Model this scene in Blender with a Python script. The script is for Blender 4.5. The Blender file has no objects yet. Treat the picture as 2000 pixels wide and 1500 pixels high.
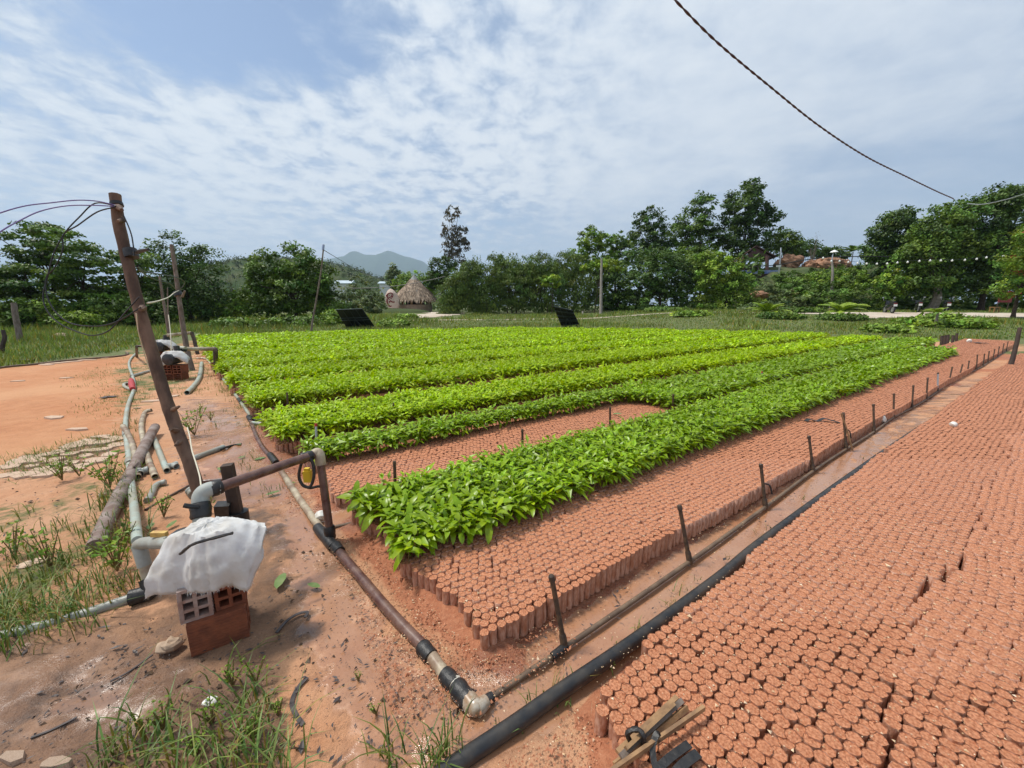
import bpy, math, random
import numpy as np
from mathutils import Vector, Matrix, Euler

# ------------------------------------------------------------------ camera, sky, sun
SC = bpy.context.scene
COL = SC.collection
FPX, HCAM = 760.0, 1.5                       # focal length in photo pixels (2000 wide), eye height
PITCH = math.atan(153.0 / 760.0)
CP, SP = math.cos(PITCH), math.sin(PITCH)
cam = bpy.data.cameras.new('camera')
cam.sensor_width = 36.0
cam.lens = 36.0 * FPX / 2000.0
cam.clip_start, cam.clip_end = 0.05, 20000.0
camo = bpy.data.objects.new('camera', cam)
camo.location = (0, 0, HCAM)
camo.rotation_euler = (math.pi / 2 - PITCH, 0, 0)
COL.objects.link(camo)
SC.camera = camo

SUN_EL, SUN_AZ = math.radians(62), math.radians(-74)     # azimuth clockwise from the view axis
sun = bpy.data.lights.new('sun', 'SUN')
sun.energy = 2.7
sun.angle = math.radians(9)
sun.color = (1.0, 0.955, 0.88)
suno = bpy.data.objects.new('sun', sun)
sd = Vector((math.sin(SUN_AZ) * math.cos(SUN_EL), math.cos(SUN_AZ) * math.cos(SUN_EL), math.sin(SUN_EL)))
suno.rotation_euler = sd.to_track_quat('Z', 'Y').to_euler()
COL.objects.link(suno)

SC.view_settings.view_transform = 'Standard'
SC.view_settings.look = 'None'
SC.view_settings.gamma = 1.0
SC.view_settings.exposure = 0.62
SC.view_settings.use_curve_mapping = False
SC.cycles.use_denoising = True
SC.cycles.max_bounces = 8
SC.cycles.diffuse_bounces = 3
SC.cycles.glossy_bounces = 3
SC.cycles.transmission_bounces = 4
SC.cycles.transparent_max_bounces = 8
SC.cycles.volume_bounces = 0
SC.cycles.sample_clamp_indirect = 6.0

W = bpy.data.worlds.new('World')
SC.world = W
W.use_nodes = True


class NT:
    """small node-tree writer"""
    def __init__(self, tree):
        self.t = tree
        tree.nodes.clear()

    def n(self, typ, ins=None, **props):
        nd = self.t.nodes.new(typ)
        for k, v in props.items():
            setattr(nd, k, v)
        for k, v in (ins or {}).items():
            self.set(nd.inputs[k], v)
        return nd

    def set(self, sock, v):
        if isinstance(v, bpy.types.NodeSocket):
            self.t.links.new(v, sock)
        else:
            if sock.type == 'RGBA' and len(v) == 3:
                v = (*v, 1.0)
            sock.default_value = v

    def math(self, op, a, b=0.0, c=None, clamp=False):
        nd = self.n('ShaderNodeMath', operation=op, use_clamp=clamp)
        self.set(nd.inputs[0], a)
        self.set(nd.inputs[1], b)
        if c is not None:
            self.set(nd.inputs[2], c)
        return nd.outputs[0]

    def vmath(self, op, a, b=(0, 0, 0)):
        nd = self.n('ShaderNodeVectorMath', operation=op)
        self.set(nd.inputs[0], a)
        self.set(nd.inputs[1], b)
        return nd.outputs['Value'] if op in ('LENGTH', 'DISTANCE', 'DOT_PRODUCT') else nd.outputs[0]

    def noise(self, vec, scale, detail=4.0, rough=0.55, dist=0.0):
        nd = self.n('ShaderNodeTexNoise', {'Scale': scale, 'Detail': detail, 'Roughness': rough, 'Distortion': dist})
        if vec is not None:
            self.set(nd.inputs['Vector'], vec)
        return nd.outputs[0]

    def ramp(self, fac, a, b, c0=(0, 0, 0), c1=(1, 1, 1)):
        nd = self.n('ShaderNodeMapRange', {'From Min': a, 'From Max': b}, interpolation_type='SMOOTHSTEP')
        self.set(nd.inputs[0], fac)
        return nd.outputs[0]

    def mix(self, fac, a, b, blend='MIX'):
        nd = self.n('ShaderNodeMix', data_type='RGBA', blend_type=blend)
        self.set(nd.inputs[0], fac)
        self.set(nd.inputs[6], a)
        self.set(nd.inputs[7], b)
        return nd.outputs[2]


def build_world():
    q = NT(W.node_tree)
    sky = q.n('ShaderNodeTexSky', sky_type='NISHITA', sun_disc=False)
    sky.sun_elevation = SUN_EL
    sky.sun_rotation = SUN_AZ
    sky.air_density = 1.0
    sky.dust_density = 0.6
    sky.ozone_density = 1.6
    tc = q.n('ShaderNodeTexCoord')
    d = tc.outputs['Generated']
    sep = q.n('ShaderNodeSeparateXYZ', {0: d})
    z = q.math('MAXIMUM', sep.outputs[2], 0.0)
    zz = q.math('ADD', z, 0.13)
    pl = q.n('ShaderNodeCombineXYZ', {0: q.math('DIVIDE', sep.outputs[0], zz), 1: q.math('DIVIDE', sep.outputs[1], zz), 2: 0.0}).outputs[0]
    # cloud sheet: broad veil, rippled small cells, fine wisps
    broad = q.noise(q.vmath('ADD', pl, (3.1, 7.7, 0.4)), 0.55, 3.0, 0.5, 0.3)
    cells = q.noise(q.vmath('MULTIPLY', pl, (1.12, 1.0, 1.0)), 6.4, 5.0, 0.60, 0.25)
    wisps = q.noise(q.vmath('MULTIPLY', pl, (0.8, 1.15, 1.0)), 1.6, 6.0, 0.6, 0.9)
    # a rift of open sky high up on the left, and one low over the trees
    g1 = q.ramp(q.vmath('DISTANCE', q.vmath('MULTIPLY', pl, (1.0, 1.5, 1.0)), (-0.80, 1.93, 0.0)), 0.62, 0.05)
    g2 = q.ramp(q.vmath('DISTANCE', q.vmath('MULTIPLY', pl, (1.0, 1.0, 1.0)), (0.2, 4.0, 0.0)), 1.1, 0.1)
    b1 = q.ramp(q.vmath('DISTANCE', pl, (-0.75, 2.05, 0.0)), 1.3, 0.1)
    # the rippled cells belong to the left part of the sheet; to the right it is smooth veil
    px_ = q.n('ShaderNodeSeparateXYZ', {0: pl}).outputs[0]
    camp = q.math('MULTIPLY_ADD', q.ramp(px_, 0.85, -0.35), 1.25, 0.25)
    cov = q.math('MULTIPLY_ADD', q.math('SUBTRACT', broad, 0.5), 0.72, 0.65)
    cov = q.math('MULTIPLY_ADD', q.math('SUBTRACT', cells, 0.5), camp, cov)
    cov = q.math('MULTIPLY_ADD', q.math('SUBTRACT', wisps, 0.5), 0.42, cov)
    cov = q.math('MULTIPLY_ADD', g1, -0.75, cov)
    cov = q.math('MULTIPLY_ADD', g2, -0.10, cov)
    cov = q.math('MULTIPLY_ADD', b1, 0.12, cov)
    cov = q.math('MULTIPLY_ADD', q.ramp(px_, 0.2, 2.2), -0.12, cov)
    mask = q.ramp(cov, 0.12, 0.74)
    mask = q.math('MULTIPLY_ADD', mask, 0.86, 0.14)
    white = q.mix(q.ramp(cov, 0.40, 0.92), (3.9, 4.7, 5.9), (6.5, 6.9, 7.3))
    colr = q.mix(mask, sky.outputs[0], white)
    # thicker pale air towards the horizon
    hz = q.ramp(sep.outputs[2], 0.30, -0.02)
    colr = q.mix(q.math('MULTIPLY', hz, 0.62), colr, (5.7, 6.4, 7.2))
    bg = q.n('ShaderNodeBackground', {'Color': colr, 'Strength': 0.085})
    out = q.n('ShaderNodeOutputWorld', {'Surface': bg.outputs[0]})


build_world()


# ------------------------------------------------------------------ where a point of the place lies
def ray(u, v):
    a, b = (u - 1000.0) / FPX, (750.0 - v) / FPX
    return a, CP + b * SP, -SP + b * CP


def G(u, v, z=0.0):
    """the spot at height z on the ground that the eye sees at (u, v)"""
    a, y, zz = ray(u, v)
    t = (z - HCAM) / zz
    return Vector((a * t, y * t, z))


def P(u, v, t):
    a, y, zz = ray(u, v)
    return Vector((a * t, y * t, HCAM + zz * t))


def depth_of(p):
    return p[1] * CP - (p[2] - HCAM) * SP


def over(base, v):
    """point straight above a ground point, seen at image row v"""
    b = (750.0 - v) / FPX
    t = base[1] / (CP + b * SP)
    return Vector((base[0], base[1], HCAM + (-SP + b * CP) * t))


def pix(x, y, z):
    d = y * CP - (z - HCAM) * SP
    d = np.where(np.abs(d) < 1e-3, 1e-3, d)
    b = (y * SP + (z - HCAM) * CP) / d
    return 1000 + FPX * x / d, 750 - FPX * b, d


RX, RY = 0.821, 0.571                        # direction of the nursery beds
NX, NY = -0.571, 0.821


def S2W(s, t):
    return s * RX + t * NX, s * RY + t * NY


# ------------------------------------------------------------------ noise for shapes
def _h(ix, iy, seed):
    n = (ix.astype(np.int64) * 374761393 + iy.astype(np.int64) * 668265263 + seed * 2147483647) & 0xffffffff
    n = ((n ^ (n >> 13)) * 1274126177) & 0xffffffff
    return ((n ^ (n >> 16)) & 0xffff) / 65535.0


def vnoise(x, y, seed=0):
    x, y = np.asarray(x, float), np.asarray(y, float)
    ix, iy = np.floor(x), np.floor(y)
    fx, fy = x - ix, y - iy
    fx, fy = fx * fx * (3 - 2 * fx), fy * fy * (3 - 2 * fy)
    a, b = _h(ix, iy, seed), _h(ix + 1, iy, seed)
    c, d = _h(ix, iy + 1, seed), _h(ix + 1, iy + 1, seed)
    return (a * (1 - fx) + b * fx) * (1 - fy) + (c * (1 - fx) + d * fx) * fy


def fbm(x, y, seed=0, oct=4):
    s, a, tot = 0, 1.0, 0
    for k in range(oct):
        s = s + a * vnoise(x * 2 ** k, y * 2 ** k, seed + 17 * k)
        tot += a
        a *= 0.5
    return s / tot


def sstep(x, a, b):
    t = np.clip((np.asarray(x, float) - a) / (b - a), 0, 1)
    return t * t * (3 - 2 * t)


def in_poly(u, v, poly):
    u, v = np.asarray(u, float), np.asarray(v, float)
    ins = np.zeros(u.shape, bool)
    n = len(poly)
    for i in range(n):
        x1, y1 = poly[i]
        x2, y2 = poly[(i + 1) % n]
        c = ((y1 > v) != (y2 > v)) & (u < (x2 - x1) * (v - y1) / (y2 - y1 + 1e-12) + x1)
        ins ^= c
    return ins


# ------------------------------------------------------------------ materials
MATS = {}


def mat(name, col, col2=None, scale=6.0, rough=0.7, bump=0.0, bscale=None, spec=0.4, metal=0.0, detail=4.0,
        transl=0.0, rough2=None, coat=0.0, tint=False, obj=True, dist=0.0, stretch=None, world=False):
    m = bpy.data.materials.new(name)
    m.use_nodes = True
    q = NT(m.node_tree)
    tc = q.n('ShaderNodeTexCoord')
    vec = q.n('ShaderNodeNewGeometry').outputs['Position'] if world else tc.outputs['Object']
    if stretch:
        vec = q.vmath('MULTIPLY', vec, stretch)
    c = (*col, 1.0)
    base = c
    nz = None
    if col2 is not None:
        nz = q.noise(vec, scale, detail, 0.6, dist)
        base = q.mix(q.ramp(nz, 0.32, 0.68), c, (*col2, 1.0))
    if tint:                                 # leaf to leaf variation of hue
        at = q.n('ShaderNodeAttribute', attribute_name='tint')
        base = q.mix(1.0, base, at.outputs['Color'], 'MULTIPLY')
    b = q.n('ShaderNodeBsdfPrincipled', {'Base Color': base, 'Roughness': rough, 'Metallic': metal, 'Specular IOR Level': spec, 'Coat Weight': coat})
    if rough2 is not None:
        rn = q.noise(vec, scale * 1.7, 3.0, 0.6)
        q.set(b.inputs['Roughness'], q.math('MULTIPLY_ADD', q.ramp(rn, 0.35, 0.65), rough2 - rough, rough))
    if bump > 0:
        bn = q.noise(vec, bscale or scale * 2, 5.0, 0.65, dist)
        bp = q.n('ShaderNodeBump', {'Strength': 1.0, 'Distance': bump, 'Height': bn})
        q.set(b.inputs['Normal'], bp.outputs[0])
    sh = b.outputs[0]
    if transl > 0:
        tr = q.n('ShaderNodeBsdfTranslucent')
        q.set(tr.inputs['Color'], q.mix(1.0, base, (1.0, 1.0, 0.55, 1.0), 'MULTIPLY'))
        mx = q.n('ShaderNodeMixShader', {0: transl, 1: sh, 2: tr.outputs[0]})
        sh = mx.outputs[0]
    q.n('ShaderNodeOutputMaterial', {'Surface': sh})
    MATS[name] = m
    return m


mat('film', (0.37, 0.14, 0.072), (0.58, 0.335, 0.235), 70, 0.28, 0.0035, 110, 0.5, stretch=(1, 1, 0.35))  # lighter upright streaks paint the plastic's whitish highlights into its colour
mat('bag_soil', (0.41, 0.135, 0.056), (0.71, 0.315, 0.165), 120, 0.6, 0.010, 150, 0.4)
mat('bag_soil_dry', (0.50, 0.20, 0.11), (0.62, 0.29, 0.17), 120, 0.85, 0.004, 200, 0.2)
mat('leaf_near', (0.20, 0.325, 0.005), (0.27, 0.415, 0.006), 30, 0.36, 0.0, None, 0.45, transl=0.30, tint=True)
mat('leaf_lime', (0.31, 0.455, 0.003), (0.40, 0.545, 0.004), 8, 0.45, 0.0, None, 0.35, transl=0.36, tint=True)
mat('stem', (0.16, 0.15, 0.04), (0.20, 0.09, 0.05), 30, 0.6)
mat('wood_pole', (0.195, 0.122, 0.085), (0.08, 0.05, 0.037), 9, 0.8, 0.006, 22, 0.25, stretch=(1, 1, 0.35))
mat('wood_grey', (0.22, 0.175, 0.145), (0.12, 0.09, 0.07), 14, 0.85, 0.006, 30, 0.2, stretch=(1, 1, 0.3))
mat('wood_dark', (0.045, 0.032, 0.026), (0.085, 0.055, 0.04), 12, 0.7, 0.004, 34, 0.3, stretch=(1, 1, 0.3))
mat('log_bark', (0.17, 0.11, 0.085), (0.30, 0.24, 0.21), 9, 0.75, 0.006, 30, 0.3)
mat('split_wood', (0.36, 0.21, 0.10), (0.20, 0.115, 0.06), 16, 0.6, 0.003, 40, 0.35)
mat('pvc', (0.35, 0.37, 0.34), (0.25, 0.23, 0.18), 6, 0.38, 0.0, None, 0.5, rough2=0.6)
mat('pvc_green', (0.36, 0.42, 0.37), (0.33, 0.30, 0.22), 5, 0.38, 0.0, None, 0.5, rough2=0.55)
mat('pvc_stained', (0.50, 0.43, 0.30), (0.20, 0.12, 0.075), 7, 0.35, 0.0, None, 0.5, rough2=0.6)
mat('pvc_brown', (0.085, 0.034, 0.028), (0.17, 0.095, 0.07), 5, 0.22, 0.0, None, 0.5, rough2=0.5, stretch=(2.5, 2.5, 2.5))
mat('pvc_white', (0.74, 0.71, 0.62), (0.50, 0.40, 0.27), 22, 0.3, 0.0, None, 0.5)
mat('elbow_metal', (0.44, 0.38, 0.30), (0.28, 0.17, 0.09), 24, 0.28, 0.0, None, 0.6)
mat('riser', (0.045, 0.030, 0.022), (0.11, 0.065, 0.035), 24, 0.5, 0.0, None, 0.4)
mat('rubber', (0.012, 0.012, 0.013), (0.03, 0.027, 0.025), 30, 0.42, 0.003, 60, 0.45)
mat('hose_black', (0.014, 0.015, 0.017), (0.05, 0.042, 0.034), 12, 0.30, 0.0, None, 0.5, rough2=0.55)
mat('thin_hose', (0.115, 0.075, 0.05), (0.20, 0.135, 0.085), 9, 0.55, 0.0, None, 0.4)
mat('cloth', (0.74, 0.74, 0.75), (0.62, 0.59, 0.55), 9, 0.75, 0.0015, 60, 0.2, transl=0.22)
mat('brick_red', (0.27, 0.085, 0.04), (0.17, 0.055, 0.03), 18, 0.7, 0.003, 60, 0.3)
mat('brick_pale', (0.42, 0.33, 0.29), (0.31, 0.19, 0.15), 16, 0.8, 0.003, 60, 0.2)
mat('motor', (0.02, 0.022, 0.025), (0.05, 0.05, 0.05), 10, 0.4)
mat('yellow_plastic', (0.75, 0.50, 0.03), None, 1, 0.4)
mat('valve_yellow', (0.62, 0.42, 0.12), (0.5, 0.3, 0.1), 30, 0.45)
mat('blue_wire', (0.17, 0.13, 0.34), None, 1, 0.45)
mat('purple_wire', (0.13, 0.07, 0.25), None, 1, 0.45)
mat('black_wire', (0.02, 0.02, 0.022), None, 1, 0.45)
mat('cream_wire', (0.66, 0.60, 0.46), None, 1, 0.5)
mat('cable', (0.045, 0.030, 0.030), (0.08, 0.045, 0.05), 40, 0.55)
mat('white_plastic', (0.80, 0.80, 0.76), (0.6, 0.55, 0.47), 25, 0.45)
mat('stone_pale', (0.46, 0.34, 0.24), (0.33, 0.23, 0.16), 9, 0.85, 0.004, 30, 0.2)
mat('slab', (0.62, 0.46, 0.34), (0.50, 0.34, 0.24), 11, 0.85, 0.004, 50, 0.2)
mat('grit_red', (0.36, 0.13, 0.06), (0.50, 0.22, 0.12), 40, 0.75)
mat('grit_gold', (0.62, 0.40, 0.20), (0.75, 0.58, 0.40), 40, 0.4)
mat('scrap_dark', (0.035, 0.028, 0.028), (0.075, 0.055, 0.05), 30, 0.5)
mat('dead_leaf', (0.15, 0.09, 0.05), (0.08, 0.05, 0.035), 20, 0.6)
mat('fallen_green', (0.13, 0.22, 0.05), (0.20, 0.26, 0.09), 25, 0.45, transl=0.15)
mat('grass', (0.13, 0.20, 0.030), (0.20, 0.245, 0.055), 2.0, 0.55, 0.0, None, 0.3, transl=0.3, tint=True)
mat('grass_near', (0.10, 0.175, 0.030), (0.17, 0.21, 0.055), 9.0, 0.5, 0.0, None, 0.35, transl=0.3, tint=True)
mat('bark', (0.085, 0.062, 0.045), (0.05, 0.036, 0.028), 5, 0.9, 0.02, 9, 0.15)
mat('bark_pale', (0.30, 0.25, 0.20), (0.18, 0.15, 0.12), 4, 0.9, 0.02, 9, 0.15)
for nm, c1, c2 in (('crown_dark', (0.052, 0.103, 0.016), (0.089, 0.151, 0.023)),
                   ('crown_mid', (0.080, 0.151, 0.018), (0.132, 0.209, 0.028)),
                   ('crown_bright', (0.140, 0.236, 0.021), (0.207, 0.304, 0.034)),
                   ('crown_lime', (0.210, 0.319, 0.023), (0.280, 0.396, 0.037)),
                   ('crown_bamboo', (0.089, 0.149, 0.025), (0.146, 0.203, 0.039)),
                   ('crown_euca', (0.082, 0.075, 0.045), (0.122, 0.099, 0.065)),
                   ('crown_grey', (0.100, 0.149, 0.046), (0.165, 0.203, 0.071)),
                   ('palm_leaf', (0.187, 0.297, 0.021), (0.280, 0.363, 0.033)),
                   ('crown_hill', (0.051, 0.084, 0.024), (0.089, 0.118, 0.037))):
    mat(nm, c1, c2, 0.6, 0.5, 0.0, None, 0.3, transl=0.22, tint=True)
mat('flower_red', (0.42, 0.03, 0.03), None, 1, 0.5)
mat('thatch', (0.24, 0.175, 0.125), (0.35, 0.27, 0.20), 3, 0.9, 0.0, None, 0.15, tint=True)
mat('thatch_ridge', (0.30, 0.31, 0.30), (0.22, 0.21, 0.20), 3, 0.85)
mat('wall_stone', (0.42, 0.31, 0.24), (0.33, 0.24, 0.18), 2.5, 0.85, 0.01, 8, 0.2)
mat('timber', (0.34, 0.19, 0.07), (0.26, 0.13, 0.05), 3, 0.7)
mat('room_shade', (0.012, 0.010, 0.008), None, 1, 0.9)  # near-black colour that paints the shade inside the hut
mat('rock_sign', (0.66, 0.55, 0.45), (0.55, 0.41, 0.34), 1.3, 0.8, 0.03, 3.0, 0.2)
mat('sign_red', (0.20, 0.008, 0.018), None, 1, 0.5)
mat('panel_back', (0.010, 0.012, 0.014), (0.018, 0.02, 0.02), 2, 0.6)
mat('panel_frame', (0.06, 0.075, 0.075), None, 1, 0.5, metal=0.4)
mat('roof_brown', (0.060, 0.026, 0.020), (0.09, 0.04, 0.03), 2, 0.7)
mat('tarp_blue', (0.10, 0.16, 0.42), (0.35, 0.40, 0.55), 1.5, 0.5)
mat('wall_maroon', (0.055, 0.022, 0.022), (0.03, 0.014, 0.014), 2, 0.8)
mat('rock_orange', (0.37, 0.205, 0.125), (0.25, 0.14, 0.09), 0.5, 0.9, 0.12, 1.3, 0.15)
mat('earth_bank', (0.045, 0.075, 0.02), (0.09, 0.10, 0.035), 0.9, 0.9)
mat('path_pale', (0.58, 0.50, 0.41), (0.46, 0.37, 0.29), 0.5, 0.9, 0.0, None, 0.2, world=True)
mat('pole_concrete', (0.30, 0.27, 0.23), (0.22, 0.19, 0.16), 2, 0.85)
mat('bulb', (0.82, 0.82, 0.78), None, 1, 0.25)
mat('bike_black', (0.012, 0.012, 0.014), None, 1, 0.3, coat=0.5)
mat('tyre', (0.015, 0.015, 0.015), None, 1, 0.8)
mat('metal_grey', (0.45, 0.46, 0.47), None, 1, 0.35, metal=0.7)
mat('metal_roof', (0.50, 0.58, 0.62), (0.40, 0.48, 0.53), 0.3, 0.5)
mat('shed_wall', (0.55, 0.56, 0.55), None, 1, 0.8)
mat('mountain', (0.045, 0.080, 0.030), (0.075, 0.105, 0.045), 0.02, 0.95, 0.0, None, 0.1)
mat('hill', (0.040, 0.070, 0.022), (0.080, 0.092, 0.040), 0.06, 0.95, 0.0, None, 0.1)
mat('sign_board', (0.22, 0.03, 0.03), None, 1, 0.6)


# ------------------------------------------------------------------ mesh writers
def tag(o, label=None, cat=None, group=None, kind=None):
    if label:
        o['label'] = label
    if cat:
        o['category'] = cat
    if group:
        o['group'] = group
    if kind:
        o['kind'] = kind
    return o


def link(name, me, m=None, parent=None):
    o = bpy.data.objects.new(name, me)
    if m is not None and me is not None and len(me.materials) == 0:
        me.materials.append(MATS[m] if isinstance(m, str) else m)
    COL.objects.link(o)
    if parent is not None:
        o.parent = parent
    return o


def empty(name, loc, label=None, cat=None, group=None):
    o = bpy.data.objects.new(name, None)
    o.empty_display_size = 0.05
    o.location = loc
    COL.objects.link(o)
    return tag(o, label, cat, group)


def np_mesh(name, V, F, mats, mi=None, tint=None, smooth=False):
    """mesh from numpy triangles (F: Mx3) or quads (Mx4)"""
    me = bpy.data.meshes.new(name)
    V = np.ascontiguousarray(V, np.float32)
    F = np.ascontiguousarray(F, np.int32)
    k = F.shape[1]
    me.vertices.add(len(V))
    me.vertices.foreach_set('co', V.ravel())
    me.loops.add(F.size)
    me.loops.foreach_set('vertex_index', F.ravel())
    me.polygons.add(len(F))
    me.polygons.foreach_set('loop_start', np.arange(0, F.size, k, dtype=np.int32))
    me.polygons.foreach_set('loop_total', np.full(len(F), k, np.int32))
    if mi is not None:
        me.polygons.foreach_set('material_index', np.ascontiguousarray(mi, np.int32))
    me.polygons.foreach_set('use_smooth', np.full(len(F), smooth, bool))
    for m in mats:
        me.materials.append(MATS[m])
    if tint is not None:
        at = me.attributes.new('tint', 'FLOAT_COLOR', 'POINT')
        c = np.ones((len(V), 4), np.float32)
        c[:, :3] = tint
        at.data.foreach_set('color', c.ravel())
    me.update(calc_edges=True)
    me.validate()
    return me


class MB:
    """collects shapes, then links them as ONE mesh"""
    def __init__(self):
        self.v, self.f = [], []

    def add(self, vs, fs):
        o = len(self.v)
        self.v += [tuple(p) for p in vs]
        self.f += [tuple(i + o for i in f) for f in fs]
        return self

    def box(self, c, size, rot=None, taper=1.0):
        c = Vector(c)
        hx, hy, hz = size[0] / 2, size[1] / 2, size[2] / 2
        vs = []
        for z, k in ((-hz, 1.0), (hz, taper)):
            for x, y in ((-hx, -hy), (hx, -hy), (hx, hy), (-hx, hy)):
                p = Vector((x * k, y * k, z))
                if rot is not None:
                    p = rot @ p
                vs.append(c + p)
        return self.add(vs, [(3, 2, 1, 0), (4, 5, 6, 7), (0, 1, 5, 4), (1, 2, 6, 5), (2, 3, 7, 6), (3, 0, 4, 7)])

    def tube(self, pts, rad, seg=10, caps=True, closed=False, wob=0.0, seed=0):
        pts = [Vector(p) for p in pts]
        n = len(pts)
        rads = list(rad) if hasattr(rad, '__len__') else [rad] * n
        rng = random.Random(seed)
        ref = None
        vs, fs = [], []
        for i, p in enumerate(pts):
            d = (pts[min(i + 1, n - 1)] - pts[max(i - 1, 0)])
            d = d.normalized() if d.length > 1e-9 else Vector((0, 0, 1))
            if ref is None:
                ref = d.orthogonal().normalized()
            ref = (ref - d * ref.dot(d))
            ref = ref.normalized() if ref.length > 1e-6 else d.orthogonal().normalized()
            bi = d.cross(ref)
            for k in range(seg):
                a = 2 * math.pi * k / seg
                r = rads[i] * (1 + (rng.uniform(-wob, wob) if wob else 0))
                vs.append(p + (ref * math.cos(a) + bi * math.sin(a)) * r)
        for i in range(n - 1):
            for k in range(seg):
                a, b = i * seg + k, i * seg + (k + 1) % seg
                fs.append((a, b, b + seg, a + seg))
        if caps:
            fs.append(tuple(range(seg - 1, -1, -1)))
            fs.append(tuple((n - 1) * seg + k for k in range(seg)))
        return self.add(vs, fs)

    def hollow_tube(self, pts, r, wall=0.12, seg=14):
        """open-ended pipe with a visible bore"""
        self.tube(pts, r, seg, caps=False)
        n0 = len(self.v)
        self.tube(pts, r * (1 - wall), seg, caps=False)
        n1 = len(self.v)
        m = (n1 - n0) // seg
        o0 = n0 - (n1 - n0)
        for i in (0, m - 1):
            for k in range(seg):
                a, b = o0 + i * seg + k, o0 + i * seg + (k + 1) % seg
                c, d = n0 + i * seg + (k + 1) % seg, n0 + i * seg + k
                self.f.append((a, b, c, d))
        return self

    def lathe(self, prof, c, seg=16, axis=None, cap=True):
        c = Vector(c)
        rot = Vector((0, 0, 1)).rotation_difference(Vector(axis)).to_matrix() if axis is not None else Matrix.Identity(3)
        vs, fs = [], []
        for r, z in prof:
            for k in range(seg):
                a = 2 * math.pi * k / seg
                vs.append(c + rot @ Vector((r * math.cos(a), r * math.sin(a), z)))
        for i in range(len(prof) - 1):
            for k in range(seg):
                a, b = i * seg + k, i * seg + (k + 1) % seg
                fs.append((a, b, b + seg, a + seg))
        if cap:
            fs.append(tuple(range(seg - 1, -1, -1)))
            fs.append(tuple((len(prof) - 1) * seg + k for k in range(seg)))
        return self.add(vs, fs)

    def mesh(self, name, smooth=True, origin=(0, 0, 0)):
        me = bpy.data.meshes.new(name)
        ox, oy, oz = origin
        me.from_pydata([(x - ox, y - oy, z - oz) for x, y, z in self.v], [], self.f)
        if smooth:
            me.polygons.foreach_set('use_smooth', np.ones(len(me.polygons), bool))
            try:
                me.set_sharp_from_angle(angle=math.radians(38))
            except Exception:
                pass
        me.update()
        return me

    def build(self, name, m, parent=None, smooth=True, origin=None):
        if origin is None:
            origin = parent_origin(parent)
        me = self.mesh(name, smooth, origin)
        o = link(name, me, m, parent)
        if parent is None and origin != (0, 0, 0):
            o.location = origin
        return o


def parent_origin(p):
    """world place of an unrotated parent chain"""
    o = Vector((0, 0, 0))
    while p is not None:
        o += p.location
        p = p.parent
    return tuple(o)


def curve_pts(pts, n=6):
    """smooth line (Catmull-Rom) through points"""
    pts = [Vector(p) for p in pts]
    if len(pts) < 3:
        return pts
    out = []
    q = [pts[0] * 2 - pts[1]] + pts + [pts[-1] * 2 - pts[-2]]
    for i in range(1, len(q) - 2):
        p0, p1, p2, p3 = q[i - 1], q[i], q[i + 1], q[i + 2]
        for k in range(n):
            t = k / n
            out.append(0.5 * ((2 * p1) + (p2 - p0) * t + (2 * p0 - 5 * p1 + 4 * p2 - p3) * t * t + (3 * p1 - p0 - 3 * p2 + p3) * t ** 3))
    out.append(pts[-1])
    return out


def rot_z(v, a):
    c, s = np.cos(a), np.sin(a)
    return np.stack([v[..., 0] * c - v[..., 1] * s, v[..., 0] * s + v[..., 1] * c, v[..., 2]], -1)


def scatter(PV, PF, pos, ang, sc, tiltx=None, tilty=None):
    """copies of a small triangle mesh as one pair of arrays"""
    N, nv = len(pos), len(PV)
    V = np.repeat(PV[None], N, 0) * np.asarray(sc).reshape(N, 1, -1)
    V = rot_z(V, np.asarray(ang).reshape(N, 1))
    if tiltx is not None:
        V[..., 0] += V[..., 2] * tiltx.reshape(N, 1)
        V[..., 1] += V[..., 2] * tilty.reshape(N, 1)
    V += pos[:, None, :]
    F = (PF[None] + (np.arange(N) * nv)[:, None, None])
    return V.reshape(-1, 3), F.reshape(-1, PF.shape[1])


def join(parts):
    Vs, Fs, o = [], [], 0
    for V, F in parts:
        Vs.append(V)
        Fs.append(F + o)
        o += len(V)
    return np.concatenate(Vs), np.concatenate(Fs)

# ------------------------------------------------------------------ ground
RNG = np.random.default_rng(7)
rnd = random.Random(11)


def terrain(x, y):
    x, y = np.asarray(x, float), np.asarray(y, float)
    w = sstep(x, 5, 17)
    return 0.62 * sstep(y, 22, 48) * (1 - w) + 1.0 * sstep(y, 14.5, 36) * w


def far_edge(x):
    return np.interp(x, [-60, -30, -13.4, -10, 0, 6, 12.4, 15, 16.2, 21.5, 40], [12, 14, 16.6, 19, 22.3, 21.3, 19.0, 16.6, 16.2, 16.6, 16])


def bed_a_start(t):
    return np.interp(t, [1.23, 1.6, 2.0, 2.36, 2.65], [0.76, 0.66, 0.61, 0.57, 0.52])


def left_edge(t):
    return np.interp(t, [2.9, 3.6, 4.3, 5.4, 6.6, 11, 21.5], [0.44, 0.45, 0.16, 0.10, -0.02, -0.52, -1.5])


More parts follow.
